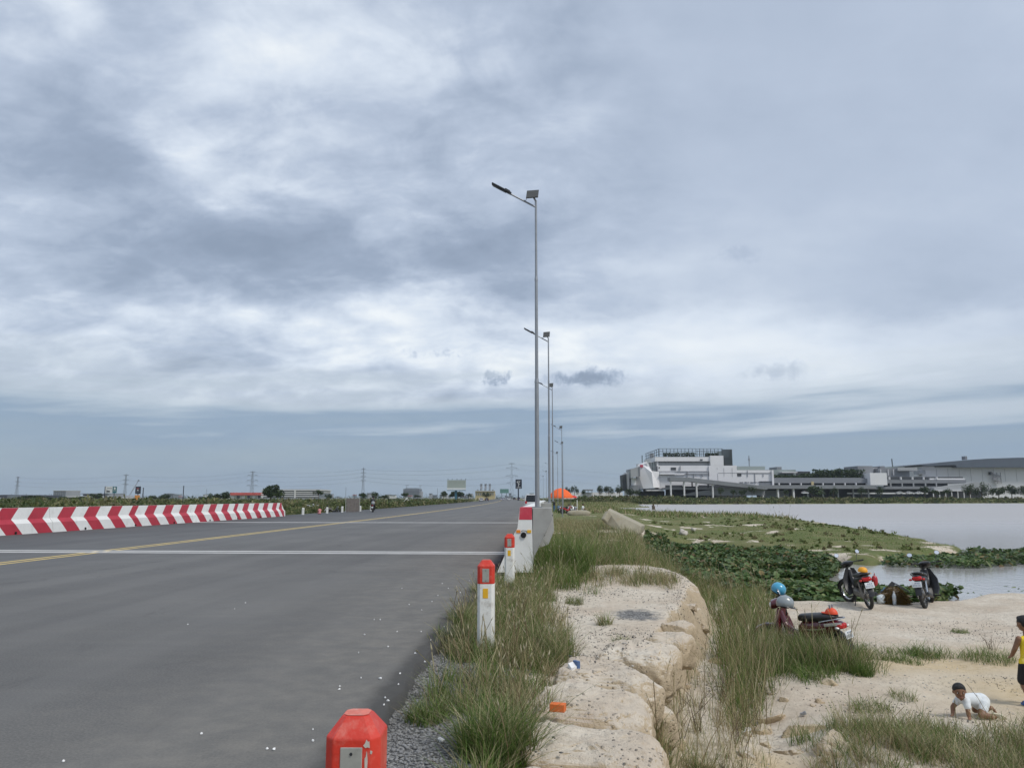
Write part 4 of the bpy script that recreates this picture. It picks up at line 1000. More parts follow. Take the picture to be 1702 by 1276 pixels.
# bottom right corner
def corner_d(x, y):
    n = vnoise(x * 1.2 + 4, y * 1.2 + 1)
    return sm(9.25, 8.75, y - 0.06 * (x - 4.0)) * sm(2.3, 3.4, x + 0.9 * (n - .5)) * (0.30 + 0.7 * sm(.25, .5, n))
ch = grass_zone(760, 2.2, 7.5, 6.6, 9.7, corner_d, 0.24, 0.0062, 0.40, 56, 0.08, 0.36, 0.6, 4, 0.35, 50, 1.5, 0.014)
joined('corner_grass', ch, 'green and straw grass in the bottom right corner below the crawling child')
# single tufts one can point at
def tuft(px, py, r, h, n, dry, label, w=0.006, seg=4, pos=None):
    p = pos if pos is not None else on_ground(px, py)
    a = nr.uniform(0, 6.28, n); q = r * np.sqrt(nr.random(n))
    x = p.x + np.cos(a) * q; y = p.y + np.sin(a) * q
    z = np.maximum(H(x, y), p.z - 0.04)
    o = joined('grass_tuft', [blades(x, y, z, h * nr.uniform(.45, 1.15, n) * (1.1 - 0.4 * q / r), w * nr.uniform(.6, 1.3, n), 0.42, np.full(n, dry), 0.62, seg)], None, origin=(p.x, p.y, p.z))
    return tag(o, label, 'grass tuft', 'single grass tufts on the sand')
tuft(0, 0, 0.26, 0.44, 1500, 0.16, 'large dark green grass tussock at the bottom, left of the orange brick', 0.007, 5, Vector((-0.36, 5.35, -0.12)))
tuft(0, 0, 0.15, 0.30, 420, 0.25, 'grass tuft at the very bottom beside the chipped guide post', 0.006, 5, Vector((-0.44, 4.62, -0.1)))
tuft(0, 0, 0.17, 0.24, 500, 0.20, 'small green grass tuft at the asphalt edge, on the gravel', 0.0055, 4, Vector((-0.92, 5.95, -0.1)))
tuft(1004, 1038, 0.11, 0.26, 160, 0.5, 'wispy brownish grass tuft on the crown of the sandy bank')
tuft(955, 1004, 0.16, 0.22, 220, 0.25, 'small green grass tuft on the bank left of the dark gravel patch')
tuft(0, 0, 0.12, 0.15, 140, 0.25, 'small green grass tuft on the bank above the broken slabs', 0.006, 4, Vector((0.82, 9.35, -0.12)))
tuft(1596, 1051, 0.17, 0.13, 220, 0.05, 'small dark green tuft on the open sand beside the pinkish clod')
tuft(1640, 1096, 0.42, 0.26, 620, 0.15, 'wide dark green tussock left of the boy in yellow')
tuft(1432, 1122, 0.15, 0.28, 420, 0.03, 'bright green tuft at the front of the low grass mat')
tuft(1448, 1180, 0.25, 0.22, 320, 0.3, 'grass tuft on the grit flat right of the wash-out')
tuft(1500, 1160, 0.18, 0.17, 170, 0.3, 'thin grass tuft on the pale grit flat left of the crawling child')
tuft(1500, 1100, 0.30, 0.15, 360, 0.05, 'flat green tussock at the right end of the grass mat')
tuft(1240, 1170, 0.2, 0.30, 200, 0.6, 'dry grass tuft at the foot of the bank')
# twiggy weeds leaning out of the bank foot
for i, (px, py, nst, hh) in enumerate(((1160, 1215, 12, 0.55), (1200, 1165, 10, 0.5), (1128, 1235, 8, .45), (1650, 1080, 12, .3), (1225, 1235, 9, .45))):
    p = on_ground(px, py); mb = MB(); q = random.Random(i)
    for k in range(nst):
        a = q.uniform(0, 6.28); l = hh * q.uniform(.5, 1.1); b = q.uniform(.15, .7)
        p0 = Vector((q.uniform(-.05, .05), q.uniform(-.05, .05), -0.02)); p1 = p0 + Vector((math.cos(a) * b * .4, math.sin(a) * b * .4, .6)) * l; p2 = p1 + Vector((math.cos(a + q.uniform(-1, 1)) * .4, math.sin(a) * .4, .45)) * l * .7
        mb.tube([p0, p1, p2], [.004, .003, .0015], 4)
        for t in range(3):
            s_ = p1.lerp(p2, q.random()); mb.tube([s_, s_ + Vector((q.uniform(-.5, .5), q.uniform(-.5, .5), q.uniform(0, .5))) * l * .3], [.002, .001], 3)
    o = mb.build('dry_weed', M['twig']); o.location = p
    tag(o, ['bare twiggy weed rising before the eroded cliff', 'bare twiggy weed beside the wash-out', 'small bare weed under the lowest slab', 'sparse bare weed in the tussock by the boy in yellow', 'bare weed at the bottom of the gully'][i], 'weed', 'dry weeds')

# ------------------------------------------------------------------ broad-leaved water plants
def pads(name, poly, n, label, size=(0.10, 0.20), lift=(0.02, 0.30), dens=None, base=None):
    xs = [p[0] for p in poly]; ys_ = [p[1] for p in poly]
    x = nr.uniform(min(xs), max(xs), n); y = nr.uniform(min(ys_), max(ys_), n)
    k = sdpoly(x, y, poly) + 0.9 * fbm(x, y, 0.7, 3) > 0
    if dens is not None: k &= nr.random(n) < dens(x, y)
    x, y = x[k], y[k]; N = len(x)
    mound = 0.35 + 0.65 * sm(0.30, 0.65, vnoise(x * 0.7, y * 0.7))
    z = np.maximum(H(x, y), WATER) + (lift[0] + (lift[1] - lift[0]) * nr.random(N) ** 0.8) * mound
    r = nr.uniform(size[0], size[1], N) * np.where(nr.random(N) < 0.3, 0.6, 1.0); a = nr.uniform(0, 6.28, N); m_ = 7
    # heart-like leaf folded along its midrib
    th = np.linspace(0, 2 * math.pi, m_, endpoint=False)
    lx = np.cos(th) * (1 + 0.18 * np.cos(th)); ly = np.sin(th) * 0.86
    fold = nr.uniform(0.05, 0.45, N); tx = nr.normal(0, 0.42, N); ty = nr.normal(-0.12, 0.38, N)
    X = lx[None] * r[:, None]; Y = ly[None] * r[:, None]; Z = np.abs(ly)[None] * (r * fold)[:, None]
    Z = Z + X * tx[:, None] + Y * ty[:, None]
    ca, sa = np.cos(a)[:, None], np.sin(a)[:, None]
    V = np.stack([x[:, None] + X * ca - Y * sa, y[:, None] + X * sa + Y * ca, z[:, None] + Z], 2)
    C0 = np.stack([x, y, z], 1)[:, None, :]
    V = np.concatenate([C0, V], 1)
    base_c = np.array([(0.062, 0.108, 0.034), (0.085, 0.138, 0.046), (0.112, 0.165, 0.060), (0.046, 0.082, 0.028), (0.150, 0.180, 0.072)])
    c = base_c[nr.integers(0, 5, N)] * nr.uniform(0.75, 1.3, (N, 1)) * (0.75 + 0.5 * vnoise(x * .4 + 2, y * .4))[:, None]
    c = np.where((nr.random(N) < 0.06)[:, None], np.array([[0.24, 0.19, 0.08], [0.16, 0.11, 0.05]])[nr.integers(0, 2, N)], c)
    C = np.repeat(c[:, None, :], m_ + 1, 1)
    b = (np.arange(N) * (m_ + 1))[:, None]; k_ = np.arange(m_)[None]
    T = np.stack([np.broadcast_to(b, (N, m_)), b + 1 + k_, b + 1 + (k_ + 1) % m_], 2).reshape(-1, 3)
    # stalks
    return joined(name, [(V.reshape(-1, 3), None, T, C.reshape(-1, 3))], label, 'water plants', m='leaf')
LILY = [(3.6, 23.0), (4.9, 21.3), (6.0, 20.6), (9.3, 20.9), (10.6, 22.2), (11.3, 23.0), (10.2, 25.2), (9.0, 26.6), (10.0, 29.0), (12.0, 33.0), (12.4, 35), (11.2, 39.4), (9.2, 45.6), (6.6, 46.8), (4.7, 38), (3.6, 30)]
pads('water_plants', LILY, 78000, 'dense dark green leafy water plants filling the inlet behind the motorcycles', (0.06, 0.125), (0.02, 0.34))
pads('floating_plants', [(13.6, 33.2), (17, 32.6), (20, 34.5), (27, 34.0), (34, 36), (36, 40), (27, 41), (21.8, 41.6), (18, 38.4), (15, 35.8)], 19000, 'band of floating dark green plants closing off the small pool', (0.05, 0.12), (0.02, 0.30))
pads('shore_plants', [(11.2, 21.6), (13, 22.0), (17, 20.8), (20, 20.8), (19, 22.6), (13.5, 23.4), (11.6, 23.2)], 900, 'small leafy plants at the sand edge of the pool', (0.03, 0.07), (0.02, 0.22), dens=lambda x, y: 0.5 * (vnoise(x * 1.2, y * 1.2) > .5))
# low bushes and sand hummocks on the spit follow in spit_scrub below
# grass on the low spit in the lake
def pen_d(x, y):
    return (sdpoly(x, y, PENINSULA) > 0.3) * (x > XCf(y) - 0.5) * sm(-0.05, 0.06, fbm(x, y, 0.22, 5) + 0.015)
ch = grass_zone(4200, 4, 31, 34, 112, pen_d, 0.095, 0.028, 0.15, 16, 0.5, 0.8, 0.6, 2, 0.6)
joined('spit_grass', ch, 'short green grass on the low sandy spit in the lake')
ch = grass_zone(2600, 1, 34, 95, 335, lambda x, y: (np.maximum(sdpoly(x, y, MEADOW), sdpoly(x, y, PENINSULA)) > 0.5) * (0.35 + .65 * sm(.3, .5, vnoise(x * .12, y * .12))), 0.55, 0.10, 0.45, 12, 0.9, 0.3, 0.4, 2, 0.4)
joined('meadow_grass', ch, 'rough green and tan grass on the meadow beyond the lamps')
ch = [seeds(*(lambda p: (np.array([p.x]), np.array([p.y]), np.array([p.z])))(on_ground(px, 866)), np.array([h]), 0.3, 0.05, (0.20, 0.19, 0.10)) for px, h in ((1285, 1.5), (1290, 1.2), (1305, 1.7), (1312, 1.4), (1115, 1.2), (1092, 1.4), (1110, 0.9), (1296, .8))]
joined('reed_stalks', ch, 'few tall reed stalks standing up from the spit against the lake')

# ------------------------------------------------------------------ tilted concrete block on the rise
r = thing('concrete_block', 'tilted tan concrete block half sunk in the dry rise', 'concrete block', (3.1, 36.8, hz(3.1, 36.8)), YAW)
mb = MB()
P0 = loc(1010, 870, 38); P0.z = 0
def blk(px, py, d): p = loc(px, py, d); q = c2w(p.x, p.y, p.z) - r.location; c, s = math.cos(-YAW), math.sin(-YAW); return (q.x * c - q.y * s, q.x * s + q.y * c, q.z)
fr = [blk(1004, 869, 36.4), blk(1010, 847, 36.6), blk(1066, 874, 35.4), blk(1064, 888, 35.2), blk(1036, 886, 35.4)]
bk = [blk(1006, 860, 38.0), blk(1013, 844, 38.2), blk(1072, 872, 37.2), blk(1070, 884, 37.0), blk(1040, 880, 37.0)]
mb.add(fr + bk, [(0, 1, 2, 3, 4), (9, 8, 7, 6, 5)] + [(i, i + 5, (i + 1) % 5 + 5, (i + 1) % 5) for i in range(5)])
mb.build('block', M['concrete_tan'], r, bevel=0.04)
lo_ = MB(); lo_.bar(blk(1012, 852, 36.2), blk(1004, 866, 36.0), 0.22, 0.3); lo_.build('broken_edge', M['concrete_tan'], r, bevel=0.05)
# rubble below it
for i, (px, py, s, lab) in enumerate(((1136, 888, .7, 'white broken rubble heap on the sandy slope behind the bank'), (1153, 882, .45, 'small white rubble piece above the larger heap'))):
    p = on_ground(px, py)
    o = lump('rubble', (p.x, p.y, p.z + .1), (s, s * .7, s * .55), i, (.2, .1), 0.8, 14, 8, 0.3, 70 + i, 'pebble_pale'); tag(o, lab, 'rubble')

# ------------------------------------------------------------------ litter
r = thing('brick', 'orange brick lying on the sandy slabs', 'brick', (0.04, 6.0, -0.04), R(-14))
mb = MB(); mb.box(-0.056, 0.056, -0.035, 0.035, 0.0, 0.055); mb.build('brick_body', M['brick_orange'], r, bevel=0.004)
r = thing('drink_carton', 'crushed white and blue carton at the edge of the grass', 'carton', (0.20, 7.42, -0.06), R(35))
mb = MB(); mb.loft([[(-.05, -.025, 0), (.05, -.03, .01), (.05, .03, .05), (-.05, .03, .045)], [(-.05, -.028, 0.06 - .02), (.045, -.03, .05), (.05, .03, .085), (-.045, .03, .075)]]); mb.build('carton_body', M['litter_white'], r, bevel=.003)
mb = MB(); mb.box(0.012, 0.046, -0.036, 0.034, 0.014, 0.092); mb.build('blue_print', M['litter_blue'], r, bevel=.003)
q = random.Random(21)
spots = [(632, 1030), (680, 1005), (606, 1055), (622, 1030), (596, 1085), (565, 1141), (645, 1075), (660, 1050), (455, 1246), (444, 1245), (520, 1213), (520, 1232), (564, 1146), (600, 1127), (638, 1172), (645, 1165), (690, 1086), (701, 1014), (668, 978), (735, 970), (745, 978), (728, 990), (765, 985), (718, 1000), (738, 1042), (312, 1038), (408, 1002), (390, 1012), (335, 1220), (640, 1160), (632, 1128), (665, 1120), (700, 1050), (560, 1210), (716, 1064), (770, 1005), (780, 965), (105, 1266), (662, 1138), (706, 1100)]
LIT = ['white paper scrap on the asphalt']
for i, (px, py) in enumerate(spots):
    p = atz(px, py, 0.0); s = q.uniform(.006, .014) * (1.6 if i in (0, 8, 30) else 1)
    mb = MB(); n = 6
    vs = [(math.cos(6.28 * k / n) * s * q.uniform(.6, 1.2), math.sin(6.28 * k / n) * s * q.uniform(.5, .9), q.uniform(0.002, 0.012)) for k in range(n)] + [(0, 0, .014)]
    vs += [(a * .9, b * .9, 0.001) for a, b, _ in vs[:n]]
    mb.add(vs, [(k, (k + 1) % n, 6) for k in range(n)] + [(k, (k + 1) % n, 7 + (k + 1) % n, 7 + k) for k in range(n)])
    o = mb.build('paper_scrap', M['litter_white']); o.location = (p.x, p.y, 0.002); o.rotation_euler.z = q.uniform(0, 6)
    tag(o, 'small white paper scrap lying on the asphalt near the verge', 'litter', 'white scraps scattered on the asphalt')
for i, (px, py, s, m, lab) in enumerate(((746, 1069, .05, 'litter_white', 'white wad of litter at the grass edge of the asphalt'), (732, 1233, .035, 'litter_white', 'white wad on the grey gravel beside the green tussock'), (1335, 1190, .09, 'litter_grey', 'grey plastic bag scrap in the wash-out'), (1210, 1090, .08, 'litter_grey', 'pale bag scrap on the slope below the bank'), (1240, 1222, .12, 'litter_white', 'white torn bag among the dry stalks'))):
    p = on_ground(px, py); o = lump('litter_wad', (p.x, p.y, p.z + s * .35), (s * 1.7, s * 1.1, s * .7), i, (.3, .2), .9, 22, 14, .55, 90 + i, m, cuts=12, cmin=.25); tag(o, lab, 'litter', 'wads of litter')
# ------------------------------------------------------------------ motorcycles (x forward, y left, z up; origin on the ground under the middle)
def smooth_path(pts, n=4):
    pts = [Vector(p) for p in pts]; out = []
    for i in range(len(pts) - 1):
        a, b = pts[i], pts[i + 1]; p0 = pts[max(i - 1, 0)]; p3 = pts[min(i + 2, len(pts) - 1)]
        for k in range(n):
            t = k / n
            out.append(0.5 * ((2 * a) + (b - p0) * t + (2 * p0 - 5 * a + 4 * b - p3) * t * t + (-p0 + 3 * a - 3 * b + p3) * t ** 3))
    out.append(pts[-1]); return out
def shell(mb, secs, n=16, e=0.7, m=0):
    """loft of rounded-box sections: (x, y, z, half width, half height)"""
    rings = []
    for (x, y, z, hw, hh) in secs:
        ring = []
        for k in range(n):
            a = 2 * math.pi * k / n; ca, sa = math.cos(a), math.sin(a)
            ring.append((x, y + hw * math.copysign(abs(ca) ** e, ca), z + hh * math.copysign(abs(sa) ** e, sa)))
        rings.append(ring)
    return mb.loft(rings, m)
def wheel(root, x, r, w, steer=None, spokes=True):
    T = MB(); T.torus((x, 0, r), r - w, w, 'y', 28, 10); t = T.build('tyre', M['rubber'], root, smooth=True)
    q = MB(); q.torus((x, 0, r), r - 2 * w - 0.004, 0.016, 'y', 28, 6, sq=1.6); q.build('rim', M['chrome'], t, smooth=True)
    h = MB(); h.tube([(x, -0.06, r), (x, 0.06, r)], 0.045, 12); h.tube([(x, -0.035, r), (x, 0.035, r)], 0.07, 14); h.build('hub', M['engine_alloy'], t, smooth=True)
    s = MB()
    for k in range(18):
        a = 2 * math.pi * k / 18; sd = 0.03 if k % 2 else -0.03; a2 = a + (0.5 if k % 4 < 2 else -0.5)
        s.tube([(x + math.cos(a2) * 0.05, sd, r + math.sin(a2) * 0.05), (x + math.cos(a) * (r - 2 * w), 0, r + math.sin(a) * (r - 2 * w))], 0.003, 4)
    s.build('spokes', M['chrome'], t)
    return t
def plate(root, c, nrm_tilt, w=0.20, h=0.13):
    mb = MB(); mb.box(-0.006, 0.0, -w / 2, w / 2, -h / 2, h / 2); p = mb.build('number_plate', M['plate_white'], root, bevel=0.004)
    p.location = c; p.rotation_euler = (0, nrm_tilt, 0)
    k = MB(); qq = random.Random(int(c[2] * 1000))
    for i in range(3): k.box(-0.0085, -0.006, -0.05 + i * 0.04 - 0.012, -0.05 + i * 0.04 + 0.012, 0.020, 0.045)
    for i in range(5):
        y0 = -0.07 + i * 0.034
        k.box(-0.0085, -0.006, y0, y0 + 0.005, -0.045, 0.005); k.box(-0.0085, -0.006, y0 + 0.014, y0 + 0.019, -0.045, 0.005)
        k.box(-0.0085, -0.006, y0 + 0.005, y0 + 0.014, *((-0.005, 0.005) if i % 2 else (-0.045, -0.036)))
    k.build('plate_marks', M['plate_ink'], p)
    return p
def motorcycle(label, pos, heading, lean, steer, body='black_plastic', tail='black_plastic', fat=False, shield='black_plastic', grey='engine_alloy'):
    root = thing('motorcycle', label, 'motorcycle', pos, 0, 'motorcycles parked on the sand')
    root.rotation_euler = Matrix.Rotation(heading, 4, 'Z').to_3x3().to_4x4().__matmul__(Matrix.Rotation(-lean, 4, 'X')).to_euler()
    r = 0.285; wb = 0.61
    wheel(root, -wb, r, 0.046 if fat else 0.042)
    # steering assembly turns about the head
    st = bpy.data.objects.new('steering', None); COL.objects.link(st); st.parent = root
    st.location = (0.40, 0, 0); st.rotation_euler = (0, 0, steer)
    fx = wb - 0.40
    T = MB(); T.torus((fx, 0, r), r - 0.042, 0.042, 'y', 28, 10); t = T.build('tyre', M['rubber'], st, smooth=True)
    q = MB(); q.torus((fx, 0, r), r - 0.09, 0.016, 'y', 28, 6, sq=1.6); q.tube([(fx, -0.06, r), (fx, 0.06, r)], 0.045, 12)
    for k in range(18):
        a = 2 * math.pi * k / 18; q.tube([(fx, 0.03 if k % 2 else -0.03, r), (fx + math.cos(a) * (r - .09), 0, r + math.sin(a) * (r - .09))], 0.003, 4)
    q.build('rim', M['chrome'], t, smooth=True)
    f = MB()
    for s in (-1, 1): f.tube([(fx, s * 0.075, r), (0.02, s * 0.075, 0.78)], [0.020, 0.016], 8)
    f.build('fork', M['chrome'], st, smooth=True)
    fe = MB(); rings = []
    for k in range(9):
        a = R(200 - k * 24); rr = r + 0.022; c = Vector((fx + math.cos(a) * rr, 0, r + math.sin(a) * rr)); o_ = Vector((math.cos(a), 0, math.sin(a)))
        rings.append([c + Vector((0, -0.062, 0)) - o_ * 0.03, c + Vector((0, -0.05, 0)), c + o_ * 0.012, c + Vector((0, 0.05, 0)), c + Vector((0, 0.062, 0)) - o_ * 0.03, c - o_ * 0.004])
    fe.loft(rings); fe.build('front_fender', M[body], st, smooth=True)
    hb = MB(); hb.tube(smooth_path([(-0.16, 0.34, 0.985), (-0.06, 0.22, 0.98), (0.0, 0.08, 0.965), (0.0, -0.08, 0.965), (-0.06, -0.22, 0.98), (-0.16, -0.34, 0.985)]), 0.012, 8); hb.build('handlebar', M['dark_metal'], st, smooth=True)
    for s in (-1, 1):
        gp = MB(); gp.tube([(-0.165, s * 0.345, 0.985), (-0.085, s * 0.245, 0.981)], 0.019, 8); gp.build('grip', M['rubber'], st, smooth=True)
        mi = MB(); mi.tube(smooth_path([(-0.06, s * 0.22, 0.985), (-0.03, s * 0.27, 1.08), (-0.03, s * 0.31, 1.15)]), 0.006, 6)
        mo = mi.build('mirror', M['dark_metal'], st, smooth=True)
        hd = MB(); hd.tube([(0.0, 0, 0), (-0.018, 0, 0)], [0.052, 0.062], 18, sq=(1.0, 0.85)); h_ = hd.build('mirror_shell', M['black_plastic'], mo, smooth=True); h_.location = (-0.03, s * 0.31, 1.19); h_.rotation_euler = (0, R(20), s * R(-6))
        gl = MB(); gl.tube([(-0.019, 0, 0), (-0.021, 0, 0)], [0.056, 0.054], 18, sq=(1.0, 0.85)); gl_ = gl.build('mirror_glass', M['mirror_glass'], mo); gl_.location = h_.location; gl_.rotation_euler = h_.rotation_euler
    cw = MB(); shell(cw, [(0.14, 0, 0.90, 0.03, 0.03), (0.12, 0, 0.91, 0.10, 0.075), (0.05, 0, 0.93, 0.135, 0.085), (-0.05, 0, 0.96, 0.125, 0.055), (-0.11, 0, 0.98, 0.08, 0.02)]); cw.build('headlight_cowl', M[body], st, smooth=True)
    hl = MB(); hl.ell((0.125, 0, 0.905), (0.03, 0.085, 0.055), 14, 8); hl.build('headlight', M['lamp_clear'], st, smooth=True)
    # frame and bodywork
    ls = MB()
    for s in (-1, 1):
        ls.loft([[(0.36, s * 0.02, 0.86), (0.40, s * 0.03, 0.86), (0.36, s * 0.10, 0.84), (0.33, s * 0.10, 0.84)], [(0.35, s * 0.02, 0.62), (0.39, s * 0.03, 0.62), (0.34, s * 0.22, 0.60), (0.31, s * 0.21, 0.60)],
                 [(0.30, s * 0.02, 0.42), (0.33, s * 0.03, 0.42), (0.26, s * 0.24, 0.38), (0.23, s * 0.22, 0.38)], [(0.16, s * 0.05, 0.30), (0.20, s * 0.06, 0.28), (0.14, s * 0.20, 0.24), (0.11, s * 0.18, 0.26)]])
    ls.build('leg_shield', M[shield], root, smooth=True)
    bk = MB(); bk.tube(smooth_path([(0.38, 0, 0.80), (0.26, 0, 0.56), (0.02, 0, 0.46), (-0.16, 0, 0.52), (-0.42, 0, 0.62)]), [0.045] * 17, 10, sq=(1.3, 1.0)); bk.build('frame', M[body], root, smooth=True)
    en = MB(); shell(en, [(0.20, 0, 0.33, 0.05, 0.05), (0.14, 0, 0.33, 0.09, 0.08), (-0.02, 0, 0.32, 0.12, 0.10), (-0.18, 0, 0.31, 0.12, 0.09), (-0.26, 0, 0.31, 0.06, 0.05)]); 
    for k in range(5): en.box(0.16 + k * 0.024, 0.17 + k * 0.024, -0.07, 0.07, 0.27, 0.40)
    en.build('engine', M['engine_alloy'], root, smooth=True)
    sw = MB()
    for s in (-1, 1): sw.bar((-0.16, s * 0.075, 0.36), (-wb - 0.03, s * 0.075, r), 0.022, 0.04); sw.tube([(-0.50, s * 0.10, 0.62), (-wb + 0.02, s * 0.10, r)], 0.028, 10)
    sw.build('swingarm', M[grey], root, smooth=True)
    cc = MB(); cc.loft([[(-0.12, 0.088, 0.30), (-0.12, 0.088, 0.40), (-wb - 0.03, 0.088, 0.345), (-wb - 0.03, 0.088, 0.225)], [(-0.12, 0.11, 0.31), (-0.12, 0.11, 0.39), (-wb - 0.02, 0.11, 0.335), (-wb - 0.02, 0.11, 0.235)]]); cc.build('chain_case', M[grey], root, bevel=0.008)
    ex = MB(); ex.tube(smooth_path([(0.14, -0.06, 0.26), (0.0, -0.10, 0.20), (-0.2, -0.13, 0.22), (-0.34, -0.135, 0.25)]), 0.017, 8); ex.tube([(-0.32, -0.135, 0.25), (-0.40, -0.14, 0.265), (-0.74, -0.15, 0.34), (-0.80, -0.15, 0.355)], [0.022, 0.042, 0.046, 0.03], 12); ex.build('exhaust', M['dark_metal'], root, smooth=True)
    kf = 1.28 if fat else 1.0
    sc = MB(); shell(sc, [(x_, y_, z_ - (0.03 if fat else 0), w_ * kf, h_s * (1.5 if fat else 1)) for (x_, y_, z_, w_, h_s) in [(-0.02, 0, 0.56, 0.05, 0.06), (-0.12, 0, 0.57, 0.11, 0.11), (-0.36, 0, 0.62, 0.135, 0.11), (-0.60, 0, 0.68, 0.12, 0.085), (-0.80, 0, 0.735, 0.075, 0.045), (-0.86, 0, 0.75, 0.03, 0.02)]]); sc.build('side_cover', M[tail], root, smooth=True)
    se = MB(); shell(se, [(x_, y_, z_ + (0.03 if fat else 0), w_ * (1.18 if fat else 1), h_s * (1.35 if fat else 1)) for (x_, y_, z_, w_, h_s) in [(-0.02, 0, 0.70, 0.045, 0.025), (-0.06, 0, 0.715, 0.085, 0.045), (-0.22, 0, 0.735, 0.12, 0.05), (-0.40, 0, 0.755, 0.13, 0.055), (-0.60, 0, 0.79, 0.125, 0.05), (-0.72, 0, 0.805, 0.09, 0.03), (-0.75, 0, 0.805, 0.05, 0.012)]], 18, 0.75); se.build('seat', M['seat_vinyl'], root, smooth=True)
    gr = MB(); gr.tube(smooth_path([(-0.50, 0.14, 0.74), (-0.72, 0.13, 0.80), (-0.86, 0.06, 0.83), (-0.86, -0.06, 0.83), (-0.72, -0.13, 0.80), (-0.50, -0.14, 0.74)]), 0.011, 8); gr.build('grab_rail', M['dark_metal' if not fat else 'chrome'], root, smooth=True)
    tl = MB(); shell(tl, [(-0.80, 0, 0.71, 0.105, 0.045), (-0.86, 0, 0.70, 0.10, 0.045), (-0.885, 0, 0.695, 0.06, 0.03)], 16, 0.6); tl.build('tail_light', M['lamp_red'], root, smooth=True)
    for s in (-1, 1):
        wk = MB(); wk.ell((-0.83, s * 0.14, 0.68), (0.04, 0.035, 0.026), 10, 6); wk.build('turn_signal', M['lamp_red' if not fat else 'lamp_clear'], root, smooth=True)
    rf = MB(); rings = []
    for k in range(8):
        a = R(75 + k * 14); rr = r + 0.06 + 0.025 * (k > 4); c = Vector((-wb + math.cos(a) * rr, 0, r + math.sin(a) * rr))
        hw = 0.08 - 0.002 * k; o_ = Vector((math.cos(a), 0, math.sin(a)))
        rings.append([c + Vector((0, -hw, 0)) - o_ * 0.025, c + Vector((0, -hw, 0)), c + o_ * 0.012, c + Vector((0, hw, 0)), c + Vector((0, hw, 0)) - o_ * 0.025, c - o_ * 0.002])
    rf.loft(rings); rf.build('rear_fender', M['black_plastic'], root, smooth=True)
    plate(root, (-0.945, 0, 0.575), R(14))
    fr = MB(); fr.bar((0.05, -0.27, 0.23), (0.05, 0.27, 0.23), 0.03, 0.03); fr.build('footrest', M['rubber'], root)
    ss = MB(); ss.tube([(-0.08, 0.10, 0.24), (-0.14, 0.20, 0.015)], 0.010, 6); ss.build('side_stand', M['dark_metal'], root)
    return root, st
def hd_cam(deg_left): return math.pi / 2 + YAW + R(deg_left)
p = Vector((7.36, 19.25, 0)); p.z = hz(p.x, p.y) - 0.012
bike1, _ = motorcycle('black motorcycle with yellow cap on its seat, left of the two by the water', p, hd_cam(-7), R(9), R(24), 'black_plastic', 'black_plastic')
p = Vector((9.0, 19.35, 0)); p.z = hz(p.x, p.y) - 0.012
bike2, _ = motorcycle('black motorcycle by the pool, right of the brown heap', p, hd_cam(-38), R(8), R(26), 'black_plastic', 'black_plastic', shield='black_plastic', grey='chrome')
p = Vector((4.08, 13.25, 0)); p.z = hz(p.x, p.y) - 0.10
bike3, st3 = motorcycle('maroon scooter parked behind the tall grass with helmets on its handlebar', p, hd_cam(34), R(6), R(36), 'maroon_paint', 'maroon_paint', True, 'maroon_paint')
mb = MB(); mb.tube(smooth_path([(-0.20, 0.158, 0.58), (-0.42, 0.178, 0.61), (-0.62, 0.160, 0.65)]), 0.012, 6, sq=(0.6, 1.2)); mb.build('chrome_trim', M['chrome'], bike3, smooth=True)
mb = MB(); mb.tube(smooth_path([(-0.60, 0.150, 0.70), (-0.74, 0.125, 0.73), (-0.87, 0.06, 0.735)]), 0.022, 6, sq=(0.5, 1.2)); mb.build('tail_trim', M['lamp_clear'], bike3, smooth=True)
bike3.scale = (0.93, 0.93, 0.93)
bpy.context.view_layer.update()
def helmet(label, mat_, c, rot, s=1.0, visor=True):
    root = thing('helmet', label, 'helmet', c, 0, 'helmets hung on the parked scooter'); root.rotation_euler = rot
    mb = MB(); mb.ell((0, 0, 0), (0.135 * s, 0.118 * s, 0.125 * s), 20, 10, 0, -0.42, 1.0); mb.build('shell', M[mat_], root, smooth=True)
    mb = MB(); mb.torus((0, 0, -0.053 * s), 0.112 * s, 0.010 * s, 'z', 20, 6); mb.build('rim_trim', M['black_plastic'], root, smooth=True)
    mb = MB(); mb.ell((0, 0, -0.02 * s), (0.105 * s, 0.095 * s, 0.06 * s), 14, 6); mb.build('lining', M['black_plastic'], root, smooth=True)
    if visor:
        mb = MB(); rings = []
        for k in range(7):
            a = R(-60 + k * 20); rings.append([(0.120 * s * math.cos(a), 0.105 * s * math.sin(a), -0.045 * s), (0.19 * s * math.cos(a) * (1 - .1 * abs(a)), 0.12 * s * math.sin(a), -0.06 * s), (0.19 * s * math.cos(a) * (1 - .1 * abs(a)), 0.12 * s * math.sin(a), -0.066 * s), (0.120 * s * math.cos(a), 0.105 * s * math.sin(a), -0.055 * s)])
        mb.loft(rings); mb.build('peak', M['black_plastic'], root, smooth=True)
    mb = MB(); mb.tube(smooth_path([(0.02, 0.10 * s, -0.05 * s), (0.03, 0.07 * s, -0.16 * s), (0.03, -0.05 * s, -0.17 * s), (0.02, -0.10 * s, -0.05 * s)]), 0.006, 5, sq=(1.8, 0.6)); mb.build('chin_strap', M['black_plastic'], root)
    return root
W3 = bike3.matrix_world; S3 = st3.matrix_world
helmet('blue helmet hanging on the scooter mirror', 'blue_helmet', S3 @ Vector((-0.03, -0.26, 1.13)), (R(10), R(24), R(-30)), 0.92)
helmet('grey helmet hanging on the scooter handlebar', 'grey_helmet', S3 @ Vector((-0.13, 0.33, 1.0)), (R(-6), R(6), R(-15)), 1.05)
